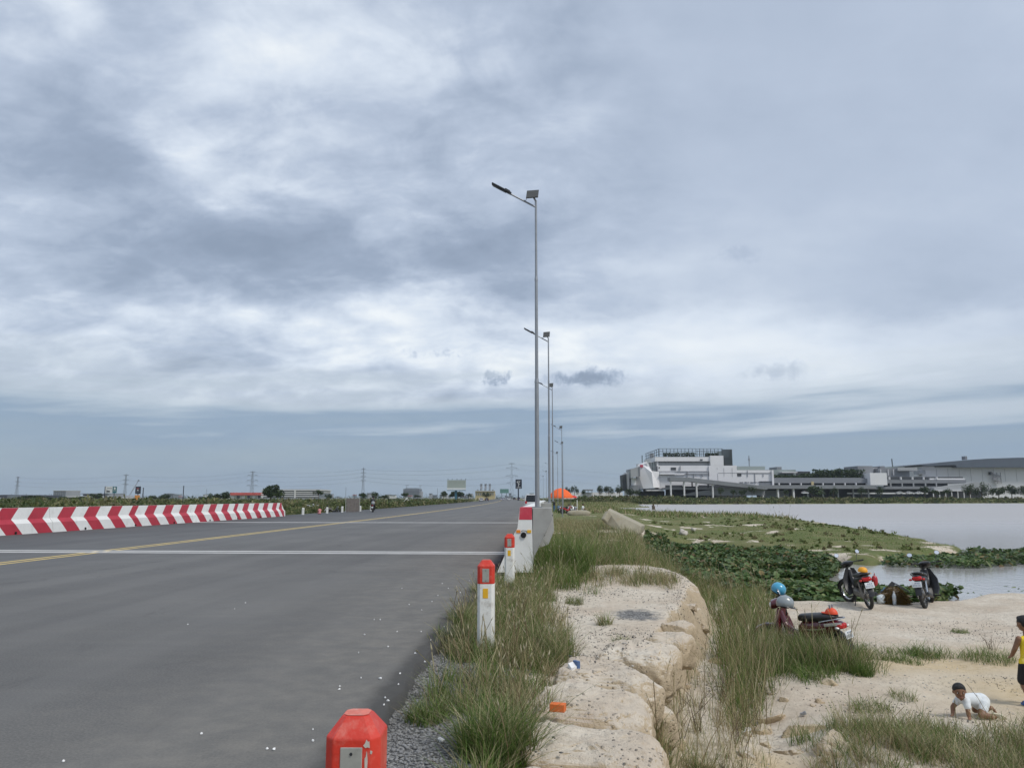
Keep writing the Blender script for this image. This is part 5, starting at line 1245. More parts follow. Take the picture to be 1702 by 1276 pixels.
r = thing('cap', 'orange red cap with two ear knobs on the back of the scooter seat', 'cap', W3 @ Vector((-0.66, 0.0, 0.875)), hd_cam(40))
mb = MB(); mb.ell((0, 0, 0), (0.10, 0.085, 0.095), 16, 8, 0, 0.0, 1.0); mb.build('crown', M['orange_red'], r, smooth=True)
mb = MB(); mb.loft([[(0.06 + 0.11 * math.cos(a) * .9, 0.085 * math.sin(a), z) for a in [2 * math.pi * k / 14 for k in range(14)]] for z in (0.004, 0.014)]); mb.build('brim', M['orange_red'], r, smooth=True)
for s in (-1, 1):
    mb = MB(); mb.tube([(0, s * 0.035, 0.08), (0, s * 0.042, 0.125)], [0.014, 0.017], 10); mb.ell((0, s * 0.042, 0.132), (0.017, 0.017, 0.012), 10, 6); mb.build('ear_knob', M['cloth_grey'], r, smooth=True)
W1 = bike1.matrix_world
r = thing('cap', 'yellow orange cap lying on the left motorcycle seat', 'cap', W1 @ Vector((-0.60, -0.02, 0.855)), hd_cam(10))
mb = MB(); mb.ell((0, 0, 0), (0.11, 0.10, 0.10), 16, 8, 0, -0.1, 1.0, 0.9); mb.build('crown', M['yellow_orange'], r, smooth=True)
mb = MB(); mb.loft([[(-0.08 + 0.09 * math.cos(a), -0.06 + 0.08 * math.sin(a), z - 0.05) for a in [2 * math.pi * k / 14 for k in range(14)]] for z in (0.004, 0.02)]); mb.build('brim', M['yellow_orange'], r, smooth=True)
r = thing('bag', 'red bag hanging behind the left motorcycle seat', 'bag', W1 @ Vector((-0.82, -0.17, 0.64)), hd_cam(0))
mb = MB(); mb.ell((0, 0, 0), (0.07, 0.06, 0.12), 12, 8, 0, -1, 1, .8); mb.build('pouch', M['red_plastic'], r, smooth=True)
mb = MB(); mb.tube(smooth_path([(-.03, 0, .1), (0, 0, .17), (.03, 0, .1)]), .006, 5); mb.build('strap', M['red_plastic'], r)
# things by the water between the motorcycles
def fuzz(root, name, c, rx, ry, rz_, n, cols, L=0.16, w=0.006):
    """shaggy heap of dry stalks"""
    a = nr.uniform(0, 6.28, n); u = nr.uniform(0.05, 1, n); q = np.sqrt(1 - u * u)
    d = np.stack([np.cos(a) * q, np.sin(a) * q, u], 1); p0 = np.array(c) + d * np.array([rx, ry, rz_]) * nr.uniform(.75, 1, (n, 1))
    down = np.stack([d[:, 0] * .8, d[:, 1] * .8, -0.35 - .5 * nr.random(n)], 1) + nr.normal(0, .25, (n, 3)); down /= np.linalg.norm(down, axis=1)[:, None]
    sd = np.cross(down, nr.normal(0, 1, (n, 3))); sd /= np.linalg.norm(sd, axis=1)[:, None]
    p1 = p0 + down * L * nr.uniform(.5, 1.3, (n, 1)); p1[:, 2] = np.maximum(p1[:, 2], 0.0)
    V = np.stack([p0 - sd * w, p0 + sd * w, p1], 1).reshape(-1, 3); T = np.arange(3 * n).reshape(-1, 3)
    C = np.repeat(np.array(cols)[nr.integers(0, len(cols), n)] * nr.uniform(.7, 1.3, (n, 1)), 3, 0)
    o = link(name, np_mesh(name, V, T, None, [M['grass']], False, C), root); return o
p = on_ground(1490, 1004)
r = thing('brushwood_heap', 'brown heap of dry brush between the two motorcycles', 'brush heap', p, YAW)
mb = MB(); mb.ell((0, 0.1, 0.0), (0.27, 0.2, 0.42), 16, 10, 0, 0, 1); mb.build('core', M['twig'], r, smooth=True)
fuzz(r, 'stalks', (0, 0.1, 0), 0.30, 0.22, 0.46, 2600, [(0.14, 0.085, 0.02), (0.19, 0.125, 0.035), (0.10, 0.06, 0.02)])
mb = MB(); qq = random.Random(4)
for k in range(9):
    a = Vector((qq.uniform(-.34, .1), qq.uniform(-.1, .2), qq.uniform(.18, .4))); mb.tube([a, a + Vector((qq.uniform(-.3, -.1), qq.uniform(-.1, .1), qq.uniform(-.06, .04)))], [.012, .004], 5)
mb.build('branch', M['twig'], r)
r2 = thing('black_sheet', 'crumpled black plastic on top of the brown brush heap', 'plastic sheet', p + Vector((0.02, 0.1, 0.40)), YAW)
mb = MB(); mb.loft([[(-.16, 0, .02), (-.10, .05, .03), (-.10, -.05, -.02)], [(-.05, 0, .13), (0, .06, .10), (0, -.06, .06)], [(.06, 0, .07), (.08, .06, .03), (.08, -.07, .0)], [(.20, 0, .0), (.22, .05, -.05), (.22, -.06, -.08)], [(.34, 0, -.1), (.34, .04, -.13), (.34, -.04, -.13)]]); mb.build('sheet', M['black_plastic'], r2)
pb = on_ground(1487, 1005)
r = thing('water_bottle', 'clear plastic water bottle standing in front of the brush heap', 'bottle', pb, 0)
mb = MB(); prof = [(0.0, 0.040), (0.015, 0.044), (0.10, 0.044), (0.12, 0.040), (0.14, 0.044), (0.20, 0.044), (0.25, 0.030), (0.275, 0.015), (0.29, 0.015)]
mb.loft([[(rr * math.cos(6.283 * k / 14), rr * math.sin(6.283 * k / 14), z) for k in range(14)] for z, rr in prof]); mb.build('bottle_body', M['bottle_plastic'], r, smooth=True)
mb = MB(); mb.tube([(0, 0, .289), (0, 0, .312)], .018, 12); mb.build('screw_cap', M['litter_white'], r)
mb = MB(); mb.tube([(0, 0, .09), (0, 0, .15)], .0455, 14, cap=False); mb.build('paper_band', M['litter_white'], r)
pb = on_ground(1466, 1003)
o = lump('plastic_bag', (pb.x, pb.y, pb.z + 0.10), (0.24, 0.18, 0.27), 0.3, (0, 0), 0.95, 20, 12, 0.22, 41, 'plastic_bag'); tag(o, 'white plastic bag on the sand beside the left motorcycle', 'bag')
pb = on_ground(1474, 1002)
o = lump('denim_bundle', (pb.x, pb.y + .12, pb.z + 0.14), (0.2, 0.16, 0.36), 0.6, (0, 0.2), 0.95, 18, 12, 0.2, 43, 'jeans_blue'); tag(o, 'blue cloth bundle behind the white plastic bag', 'cloth bundle')

# ------------------------------------------------------------------ people
def capsules(mb, chain, n=10, m=0):
    """tapered limbs with round joints: [(p, r), (p, r), ...]"""
    for (a, ra), (b, rb) in zip(chain[:-1], chain[1:]):
        a, b = Vector(a), Vector(b); d = (b - a); L = d.length; d.normalize()
        pts = [a - d * ra * .98, a - d * ra * .8, a - d * ra * .45, a, a.lerp(b, .33), a.lerp(b, .66), b, b + d * rb * .45, b + d * rb * .8, b + d * rb * .98]
        rad = [ra * .15, ra * .6, ra * .89, ra, ra * .67 + rb * .33, ra * .33 + rb * .67, rb, rb * .89, rb * .6, rb * .15]
        mb.tube(pts, rad, n, m)
def fused(mb, name, m, parent, voxel, smooth_n=6):
    o = mb.build(name, m, parent, smooth=True)
    rm = o.modifiers.new('fuse', 'REMESH'); rm.mode = 'VOXEL'; rm.voxel_size = voxel; rm.use_smooth_shade = True
    s = o.modifiers.new('soft', 'SMOOTH'); s.factor = 0.5; s.iterations = smooth_n
    return o
def hand(mb, wrist, d, up, s=1.0, curl=0.25):
    """palm and five fingers; d points along the fingers, up is the back of the hand"""
    w = Vector(wrist); d = Vector(d).normalized(); up = Vector(up).normalized(); sd = d.cross(up).normalized()
    capsules(mb, [(w, .014 * s), (w + d * .035 * s, .017 * s)]); 
    for k, (o_, L) in enumerate(((-.017, .030), (-.006, .036), (.006, .034), (.017, .026))):
        a = w + d * .04 * s + sd * o_ * s; b = a + (d - up * curl) * L * .55 * s; c = b + (d - up * curl * 2.5) * L * .5 * s
        capsules(mb, [(a, .0062 * s), (b, .0056 * s), (c, .0046 * s)], 6)
    a = w + d * .012 * s + sd * -.014 * s; b = a + (d * .6 - sd * .8) * .026 * s; capsules(mb, [(a, .008 * s), (b, .0065 * s), (b + d * .016 * s, .0052 * s)], 6)
def head(root, c, rad, face, up=(0, 0, 1), hair='hair', hair_len=0.15, voxel=None, detail=True):
    """face: direction the face looks. Empty carrying skull, hair, ears, eyes, nose, mouth"""
    face = Vector(face).normalized(); up = Vector(up).normalized(); side = up.cross(face).normalized(); up = face.cross(side)
    mtx = Matrix((face, side, up)).transposed().to_4x4(); mtx.translation = Vector(c)
    r = rad
    mb = MB(); mb.ell((0, 0, 0.10 * r), (0.98 * r, 0.86 * r, 0.98 * r), 22, 14)             # skull
    mb.ell((0.16 * r, 0, -0.48 * r), (0.72 * r, 0.66 * r, 0.66 * r), 18, 10)                # jaw and cheeks
    mb.ell((0.72 * r, 0, -0.82 * r), (0.20 * r, 0.26 * r, 0.20 * r), 10, 6)
    for s in (-1, 1):
        mb.ell((0.60 * r, s * 0.36 * r, -0.36 * r), (0.30 * r, 0.26 * r, 0.28 * r), 10, 6)
        mb.ell((-0.02 * r, s * 0.88 * r, -0.16 * r), (0.16 * r, 0.09 * r, 0.25 * r), 10, 6)    # ears
    mb.tube([(0.90 * r, 0, 0.02 * r), (1.02 * r, 0, -0.22 * r), (1.07 * r, 0, -0.34 * r)], [0.08 * r, 0.11 * r, 0.15 * r], 8)
    sk = fused(mb, 'head', M['skin'], root, max(0.0045, r * 0.075), 4); sk.matrix_local = mtx
    hb = MB(); hb.ell((-0.07 * r, 0, 0.22 * r), (0.99 * r, 0.91 * r, 0.92 * r), 22, 12, 0, -0.12, 1.0); hb.ell((-0.36 * r, 0, -0.06 * r), (0.74 * r, 0.84 * r, 0.62 * r), 18, 10)
    hb.ell((0.48 * r, 0, 0.66 * r), (0.44 * r, 0.66 * r, 0.34 * r), 14, 8)
    hr = fused(hb, 'hair', M[hair], sk, max(0.005, r * 0.08), 3)
    if detail:
        for s in (-1, 1):
            e = MB(); e.ell((0.86 * r, s * 0.33 * r, -0.06 * r), (0.075 * r, 0.14 * r, 0.075 * r), 12, 8); ey = e.build('eye', M['eye_white'], sk, smooth=True)
            e = MB(); e.ell((0.905 * r, s * 0.32 * r, -0.06 * r), (0.05 * r, 0.092 * r, 0.078 * r), 10, 6); e.build('iris', M['eye_dark'], ey, smooth=True)
            e = MB(); e.tube([(0.90 * r, s * 0.16 * r, 0.12 * r), (0.90 * r, s * 0.33 * r, 0.17 * r), (0.80 * r, s * 0.50 * r, 0.11 * r)], 0.035 * r, 6); e.build('eyebrow', M['hair'], sk, smooth=True)
        e = MB(); e.tube(smooth_path([(0.80 * r, 0.24 * r, -0.62 * r), (0.93 * r, 0.10 * r, -0.655 * r), (0.945 * r, 0, -0.66 * r), (0.93 * r, -0.10 * r, -0.655 * r), (0.80 * r, -0.24 * r, -0.62 * r)]), 0.05 * r, 6, sq=(1, .9)); e.build('mouth', M['lips'], sk, smooth=True)
    return sk
# crawling toddler in white (viewing frame: x right, y away)
p = on_ground(1617, 1192)
KS = 0.93
kid = thing('person', 'toddler in white crawling on the sand, looking at the camera', 'person', (p.x, p.y, p.z + 0.005), YAW)
b = MB()
capsules(b, [((-0.115, -0.02, 0.215), 0.052), ((0.0, 0.01, 0.205), 0.070), ((0.13, 0.04, 0.19), 0.076)], 14)
capsules(b, [((-0.115, -0.03, 0.22), 0.040), ((-0.165, -0.06, 0.275), 0.034)], 12)
capsules(b, [((-0.105, -0.085, 0.20), 0.036), ((-0.125, -0.125, 0.105), 0.028), ((-0.120, -0.135, 0.035), 0.022)], 12)
capsules(b, [((-0.125, 0.055, 0.20), 0.036), ((-0.205, 0.065, 0.105), 0.028), ((-0.235, 0.02, 0.035), 0.022)], 12)
capsules(b, [((0.125, -0.035, 0.155), 0.056), ((0.045, -0.115, 0.055), 0.042), ((0.165, -0.165, 0.045), 0.030), ((0.20, -0.155, 0.05), 0.024)], 12)
capsules(b, [((0.155, 0.095, 0.150), 0.056), ((0.115, 0.135, 0.055), 0.042), ((0.26, 0.135, 0.055), 0.030), ((0.31, 0.12, 0.085), 0.023)], 12)
hand(b, (-0.120, -0.137, 0.028), (-0.5, -0.75, -0.10), (0, 0, 1), 0.85, .1); hand(b, (-0.238, 0.015, 0.028), (-0.7, -0.6, -0.10), (0, 0, 1), 0.85, .1)
capsules(b, [((0.31, 0.12, 0.085), 0.022), ((0.335, 0.10, 0.055), 0.018), ((0.34, 0.08, 0.03), 0.014)], 10)
fused(b, 'body', M['skin'], kid, 0.0065, 5)
b = MB()
capsules(b, [((-0.105, -0.015, 0.214), 0.064), ((0.0, 0.01, 0.207), 0.080), ((0.07, 0.025, 0.20), 0.084)], 16)
capsules(b, [((-0.105, -0.075, 0.205), 0.047), ((-0.118, -0.108, 0.15), 0.042)], 12); capsules(b, [((-0.12, 0.05, 0.205), 0.047), ((-0.16, 0.065, 0.155), 0.042)], 12)
sh = fused(b, 'shirt', M['cloth_white'], kid, 0.008, 4)
b = MB()
capsules(b, [((0.07, 0.03, 0.195), 0.076), ((0.135, 0.04, 0.19), 0.092), ((0.16, 0.045, 0.175), 0.09)], 16)
capsules(b, [((0.13, -0.03, 0.165), 0.070), ((0.09, -0.075, 0.105), 0.056)], 14); capsules(b, [((0.155, 0.09, 0.16), 0.068), ((0.135, 0.115, 0.105), 0.056)], 14)
fused(b, 'shorts', M['cloth_white'], kid, 0.008, 4)
b = MB(); b.tube([(0.05, -0.055, 0.264), (0.06, 0.03, 0.286), (0.065, 0.11, 0.260)], 0.004, 6); b.build('waist_seam', M['cloth_white'], kid, smooth=True)
head(kid, (-0.190, -0.085, 0.335), 0.083, (-0.32, -0.92, -0.10), (-0.10, -0.05, 1))
def sandal(root, c, yaw, pitch, roll, m, L=0.15, W_=0.06):
    mb = MB(); rings = []
    out = [(L * .5 * math.cos(a) * (1 if math.cos(a) > 0 else 0.95), W_ * .5 * math.sin(a) * (1.0 if math.cos(a) > 0 else 0.82)) for a in [2 * math.pi * k / 18 for k in range(18)]]
    mb.loft([[(x, y, z) for x, y in out] for z in (-0.009, 0.009)])
    s = mb.build('sandal', M[m], root, smooth=True); s.location = c; s.rotation_euler = (roll, pitch, yaw)
    t = MB(); t.tube(smooth_path([(0.0, W_ * .42, 0.0), (L * .12, W_ * .2, 0.035), (L * .12, -W_ * .2, 0.035), (0.0, -W_ * .42, 0.0)]), 0.006, 6, sq=(1.6, .6)); t.build('strap', M[m], s, smooth=True)
    return s
sandal(kid, (0.215, -0.185, 0.062), R(-32), R(14), R(112), 'sandal_pale', 0.17, 0.068)
kid.scale = (KS, KS, KS)
# boy in a yellow vest walking away, cut by the frame
p = on_ground(1718, 1173)
boy = thing('person', 'boy in a yellow vest and black shorts at the right edge', 'person', (p.x, p.y, p.z), YAW)
b = MB()
capsules(b, [((0.0, 0, 0.50), 0.075), ((0.0, 0, 0.60), 0.070), ((0.0, 0.0, 0.74), 0.076), ((0, 0.0, 0.80), 0.05)], 14)
capsules(b, [((0, 0, 0.80), 0.036), ((0, 0.015, 0.87), 0.034)], 12)
capsules(b, [((-0.105, 0, 0.785), 0.036), ((-0.15, 0.02, 0.665), 0.029), ((-0.135, 0.11, 0.575), 0.024), ((-0.125, 0.145, 0.555), 0.019)], 12)
capsules(b, [((0.105, 0, 0.785), 0.036), ((0.155, 0.03, 0.665), 0.029), ((0.14, 0.13, 0.60), 0.024), ((0.13, 0.16, 0.59), 0.019)], 12)
hand(b, (-0.125, 0.15, 0.55), (0.1, 0.9, -0.3), (-0.5, 0, 0.6), 1.0, .3); hand(b, (0.13, 0.165, 0.59), (-0.1, 0.9, -0.1), (0.5, 0, 0.6), 1.0, .3)
capsules(b, [((-0.055, 0, 0.50), 0.064), ((-0.065, 0.06, 0.27), 0.044), ((-0.075, -0.06, 0.07), 0.028), ((-0.075, -0.03, 0.035), 0.026), ((-0.08, 0.06, 0.028), 0.020)], 12)
capsules(b, [((0.055, 0, 0.50), 0.064), ((0.065, 0.09, 0.28), 0.044), ((0.07, 0.10, 0.07), 0.028), ((0.07, 0.12, 0.035), 0.026), ((0.075, 0.20, 0.028), 0.020)], 12)
fused(b, 'body', M['skin'], boy, 0.0075, 5)
b = MB(); capsules(b, [((0, 0, 0.50), 0.094), ((0, 0, 0.62), 0.088), ((0, 0, 0.745), 0.090)], 16); capsules(b, [((-0.055, 0, 0.77), 0.046), ((0.055, 0, 0.77), 0.046)], 12); capsules(b, [((-0.03, 0, 0.505), 0.088), ((0.03, 0, 0.505), 0.088)], 12)
sh = fused(b, 'vest', M['cloth_yellow'], boy, 0.009, 4); sh.scale = (1.06, 0.88, 1)
b = MB(); capsules(b, [((-0.04, 0, 0.47), 0.086), ((0.04, 0, 0.47), 0.086)], 14)
capsules(b, [((-0.056, 0, 0.46), 0.076), ((-0.068, 0.045, 0.29), 0.066)], 14); capsules(b, [((0.056, 0, 0.46), 0.076), ((0.066, 0.07, 0.30), 0.066)], 14)
fused(b, 'shorts', M['cloth_black'], boy, 0.009, 4)
head(boy, (0.0, 0.03, 0.965), 0.088, (-0.25, 1.0, -0.05))
sandal(boy, (-0.078, 0.01, 0.014), R(95), 0, 0, 'sandal_blue', 0.17, 0.072); sandal(boy, (0.073, 0.15, 0.014), R(88), 0, 0, 'sandal_blue', 0.17, 0.072)
# ------------------------------------------------------------------ people and vehicles farther off
def figure(label, pos, rz, pose, top, legs, h=1.6, hat=None, hatmat='cloth_dark', hair='hair', group=None):
    """small distant figure, one fused body with clothes over it"""
    root = thing('person', label, 'person', pos, rz, group); s = h / 1.65
    J = {'stand': dict(hip=.86, kn=((.09, .03, .46), (-.09, -.02, .46)), ft=((.10, .02, .06), (-.10, -.04, .06)), el=((.25, 0, 1.05), (-.25, 0, 1.05)), ha=((.24, .1, .82), (-.24, .1, .82)), lean=0.0),
         'sit': dict(hip=.30, kn=((.12, .36, .36), (-.12, .36, .36)), ft=((.12, .42, .05), (-.12, .42, .05)), el=((.24, .12, .55), (-.24, .12, .55)), ha=((.12, .32, .45), (-.12, .32, .45)), lean=.08),
         'ride': dict(hip=.80, kn=((.17, .36, .66), (-.17, .36, .66)), ft=((.17, .22, .26), (-.17, .22, .26)), el=((.27, .18, 1.08), (-.27, .18, 1.08)), ha=((.28, .46, 1.0), (-.28, .46, 1.0)), lean=.1)}[pose]
    hp = J['hip'] * s; tz = hp + .50 * s; ly = J['lean'] * s
    v = lambda t: tuple(c * s for c in t)
    b = MB()
    capsules(b, [((0, 0, hp), .125 * s), ((0, ly * .5, hp + .25 * s), .115 * s), ((0, ly, tz - .06 * s), .125 * s)], 10); capsules(b, [((0, ly, tz), .055 * s), ((0, ly + .02 * s, tz + .12 * s), .05 * s)], 8)
    for k, sg in ((0, 1), (1, -1)):
        capsules(b, [((sg * .17 * s, ly, tz - .03 * s), .055 * s), (v(J['el'][k]), .042 * s), (v(J['ha'][k]), .034 * s)], 8)
        capsules(b, [((sg * .08 * s, 0, hp), .095 * s), (v(J['kn'][k]), .065 * s), (v(J['ft'][k]), .042 * s), (tuple(np.array(v(J['ft'][k])) + [0, .12 * s, -.02 * s]), .035 * s)], 8)
        hand(b, v(J['ha'][k]), (0, .8, -.4), (sg, 0, .3), 1.5 * s)
    fused(b, 'body', M['skin'], root, 0.022 * s, 2)
    b = MB(); capsules(b, [((0, 0, hp + .02 * s), .145 * s), ((0, ly, tz - .06 * s), .15 * s)], 12)
    for k, sg in ((0, 1), (1, -1)): capsules(b, [((sg * .16 * s, ly, tz - .04 * s), .075 * s), (tuple(np.array((sg * .17 * s, ly, tz - .03 * s)) * .35 + np.array(v(J['el'][k])) * .65), .062 * s)], 8)
    fused(b, 'shirt', M[top], root, 0.024 * s, 2)
    b = MB()
    for k, sg in ((0, 1), (1, -1)): capsules(b, [((sg * .07 * s, 0, hp), .12 * s), (v(J['kn'][k]), .085 * s), (v(J['ft'][k]), .062 * s)], 8)
    fused(b, 'trousers', M[legs], root, 0.024 * s, 2)
    hd = head(root, (0, ly + .03 * s, tz + .24 * s), .105 * s, (0, 1, 0), detail=False, hair=hair)
    if hat:
        mb = MB(); mb.ell((0, 0, .03 * s), (.135 * s, .125 * s, .135 * s), 14, 8, 0, -.35, 1); mb.build('helmet_shell', M[hatmat], hd, smooth=True)
    return root
def simple_bike(label, pos, heading, m='black_plastic', group='motorcycles in the distance', fl='lamp_red'):
    root = thing('motorcycle', label, 'motorcycle', pos, heading, group)
    for x in (-.6, .6):
        mb = MB(); mb.torus((x, 0, .29), .245, .045, 'y', 18, 6); mb.tube([(x, -.03, .29), (x, .03, .29)], .2, 12); mb.build('wheel', M['rubber'], root, smooth=True)
    mb = MB(); shell(mb, [(-.86, 0, .74, .05, .03), (-.6, 0, .68, .12, .09), (-.3, 0, .6, .13, .12), (-.05, 0, .46, .11, .1), (.2, 0, .42, .12, .1), (.34, 0, .62, .17, .2), (.42, 0, .82, .1, .1), (.46, 0, .9, .08, .06)], 12); mb.build('bodywork', M[m], root, smooth=True)
    mb = MB(); shell(mb, [(-.02, 0, .72, .06, .03), (-.3, 0, .75, .13, .05), (-.7, 0, .80, .1, .04)], 10); mb.build('seat', M['seat_vinyl'], root, smooth=True)
    mb = MB(); mb.tube([(.6, .07, .29), (.4, .07, .85)], .02, 6); mb.tube([(.6, -.07, .29), (.4, -.07, .85)], .02, 6); mb.build('fork', M['chrome'], root)
    mb = MB(); mb.tube([(.28, .34, 1.0), (.4, 0, .97), (.28, -.34, 1.0)], .014, 6); mb.build('handlebar', M['dark_metal'], root)
    for s in (-1, 1):
        mb = MB(); mb.tube([(.34, s * .22, 1.0), (.36, s * .3, 1.16)], .007, 5); mb.ell((.36, s * .31, 1.19), (.015, .055, .045), 10, 6); mb.build('mirror', M['dark_metal'], root)
    mb = MB(); mb.ell((.5, 0, .9), (.05, .08, .06), 10, 6); mb.build('headlight', M['lamp_clear'], root, smooth=True)
    mb = MB(); mb.ell((-.86, 0, .72), (.04, .09, .04), 10, 6); mb.build('tail_light', M[fl], root, smooth=True)
    mb = MB(); mb.box(-.93, -.915, -.1, .1, .46, .6); mb.build('number_plate', M['plate_white'], root)
    return root
# across the road
P = Vector((-18.95, 82.2, 0.0))
simple_bike('motorcycle under the dark clothed rider at the far road edge', P, hd_cam(5))
figure('rider in dark clothes and helmet on a motorcycle at the far road edge', P + Vector((0.0, -0.15, 0.0)), YAW + R(5), 'ride', 'cloth_dark', 'cloth_black', 1.7, True, 'cloth_black')
o = lump('cargo_bag', (P.x + .12, P.y - .55, 0.98), (.34, .3, .42), 0, (0, 0), .9, 14, 8, .15, 51, 'cloth_grey'); tag(o, 'grey bag carried behind the dark clothed rider', 'bag')
p = atz(550, 855, -0.1)
figure('child in pink squatting at the far road edge between white posts', (-22.9 + 1.1, 72.6, -0.12), YAW + R(30), 'sit', 'cloth_pink', 'cloth_pink', 1.15)
simple_bike('dark motorcycle parked in the grass behind the child in pink', (-23.6, 83.5, -0.35), R(20))
figure('person in a pale top beside the dark motorcycle in the grass', (-24.4, 84.0, -0.4), R(10), 'sit', 'cloth_white', 'cloth_dark', 1.6)
for i, (px, d, hd_) in enumerate(((517, 150, 12), (524, 152, 170))):
    q = at(px, 836, d); simple_bike(['left of two white motorcycles far out in the field', 'right of two white motorcycles far out in the field'][i], (q.x, q.y, hz(q.x, q.y)), R(hd_), 'car_white')
# plank gate
q = at(586, 850, 85); r = thing('plank_gate', 'weathered grey plank gate standing at the far verge', 'gate', (q.x, q.y, -0.3), YAW + R(14))
for k in range(9):
    mb = MB(); x = -.66 + k * .148; mb.box(x, x + .135, -.012 + .006 * (k % 2), .012 + .006 * (k % 2), .06, 1.72 + .03 * ((k * 7) % 3)); mb.build('plank', M['weathered_wood'], r)
for x in (-.74, .02, .74):
    mb = MB(); mb.bar((x, .05, 0), (x, .05, 1.92), .07); mb.build('post', M['concrete'], r)
for z in (.4, 1.4):
    mb = MB(); mb.box(-.72, .72, .02, .06, z, z + .08); mb.build('rail', M['weathered_wood'], r)
# white tent
q = at(677, 828, 330); r = thing('tent', 'small white pointed tent in the field before the road bend', 'tent', (q.x, q.y, hz(q.x, q.y)), YAW + .4)
mb = MB(); n = 6; mb.add([(1.6 * math.cos(6.283 * k / n), 1.6 * math.sin(6.283 * k / n), .7) for k in range(n)] + [(0, 0, 2.3)], [(k, (k + 1) % n, n) for k in range(n)]); mb.build('canopy', M['litter_white'], r)
for k in range(n):
    mb = MB(); mb.bar((1.55 * math.cos(6.283 * k / n), 1.55 * math.sin(6.283 * k / n), 0), (1.55 * math.cos(6.283 * k / n), 1.55 * math.sin(6.283 * k / n), .75), .06); mb.build('pole', M['galvanised'], r)

def car(label, pos, heading, paint, suv=False, group='cars on the road ahead'):
    root = thing('car', label, 'car', pos, heading, group)
    L, W_, Hh = (4.5, .92, 1.95) if suv else (4.3, .86, 1.47)
    zb = .32; zw = 1.02 if suv else .86
    def rr(x, hw, z0, z1, k=.12):
        return [(x, -hw, z0 + k), (x, -hw + k, z0), (x, hw - k, z0), (x, hw, z0 + k), (x, hw, z1 - k), (x, hw - k, z1), (x, -hw + k, z1), (x, -hw, z1 - k)]
    mb = MB(); h = L / 2
    mb.loft([rr(-h, W_ - .12, zb + .1, zw - .08), rr(-h + .12, W_ - .02, zb, zw), rr(-h * .3, W_, zb - .04, zw + .03), rr(h * .35, W_, zb - .04, zw), rr(h - .35, W_ - .04, zb, zw - .1), rr(h, W_ - .18, zb + .12, zw - .24)])
    body = mb.build('body', M[paint], root, smooth=True)
    x0, x1 = (-h + .06, h * .34) if suv else (-h + .35, h * .42); t0, t1 = (-h + .16, h * .12) if suv else (-h * .52, h * .08)
    def cab(e): return [[(x0 - e, -W_ + .08 - e, zw - .04), (x1 + e, -W_ + .08 - e, zw - .04), (x1 + e, W_ - .08 + e, zw - .04), (x0 - e, W_ - .08 + e, zw - .04)], [(t0 - e, -W_ + .22 - e, Hh - .06), (t1 + e, -W_ + .22 - e, Hh - .06), (t1 + e, W_ - .22 + e, Hh - .06), (t0 - e, W_ - .22 + e, Hh - .06)]]
    mb = MB(); mb.loft(cab(0)); mb.build('window_glass', M['glass_dark'], root, bevel=.03)
    mb = MB(); mb.loft([[(t0 - .03, -W_ + .21, Hh - .08), (t1 + .05, -W_ + .21, Hh - .08), (t1 + .05, W_ - .21, Hh - .08), (t0 - .03, W_ - .21, Hh - .08)], [(t0 + .05, -W_ + .3, Hh), (t1 - .05, -W_ + .3, Hh), (t1 - .05, W_ - .3, Hh), (t0 + .05, W_ - .3, Hh)]]); mb.build('roof', M[paint], root, bevel=.02)
    mb = MB(); b_, t_ = cab(.006)
    for i in range(4): mb.bar(b_[i], t_[i], .09, .07)
    xm = (x0 + x1) / 2
    for s in (0, 1): mb.bar((xm, (W_ - .085) * (1 - 2 * s), zw - .04), ((t0 + t1) / 2, (W_ - .225) * (1 - 2 * s), Hh - .06), .08, .03)
    mb.build('pillars', M[paint], root)
    for x in (-h * .62, h * .62):
        for s in (-1, 1):
            mb = MB(); mb.torus((x, s * (W_ - .1), .33), .235, .10, 'y', 18, 6); wt = mb.build('wheel', M['rubber'], root, smooth=True)
            mb = MB(); mb.tube([(x, s * (W_ - .16), .33), (x, s * (W_ + .0), .33)], .2, 14); mb.build('rim', M['chrome'], wt)
    for s in (-1, 1):
        mb = MB(); mb.box(-h - .02, -h + .14, s * (W_ - .2) - .12, s * (W_ - .2) + .12, zw - .34 + .1, zw - .02 + (.1 if suv else 0)); mb.build('tail_light', M['lamp_red'], root, bevel=.02)
        mb = MB(); mb.box(h - .2, h - .02, s * (W_ - .28) - .16, s * (W_ - .28) + .16, zw - .36, zw - .22); mb.build('headlight', M['lamp_clear'], root, bevel=.02)
        mb = MB(); mb.ell((h * .32, s * (W_ + .1), zw + .1), (.08, .1, .08), 10, 6); mb.build('mirror', M[paint], root, smooth=True)
    mb = MB(); mb.box(-h - .025, -h + .02, -.26, .26, zb + .3, zb + .42); mb.build('number_plate', M['plate_white'], root)
    mb = MB(); mb.box(-h - .05, -h + .1, -W_ + .12, W_ - .12, zb + .02, zb + .18); mb.build('bumper', M['car_dark'], root, bevel=.03)
    return root
car('white van with dark rear window just beyond the barrier end', (-2.45, 101, 0.0), R(90), 'car_white', True)
q = atz(799.5, 833.5, 0.0)
cars = [(800, 833.2, 'car_white', 'white car parked at the far road edge before the bend', False, 95), (809, 832.6, 'car_dark', 'dark car parked behind the white one at the far road edge', False, 95),
        (835, 831.4, 'car_violet', 'pale lilac car coming along the far lane', False, 272), (846, 830.9, 'car_white', 'white car following the lilac one', False, 272), (862, 831.3, 'car_violet', 'lilac van right of the dark billboard post', True, 92), (855, 830.6, 'car_dark', 'dark car left of the lilac van', True, 92), (870, 831.0, 'car_white', 'small white car in the far right lane', False, 92)]
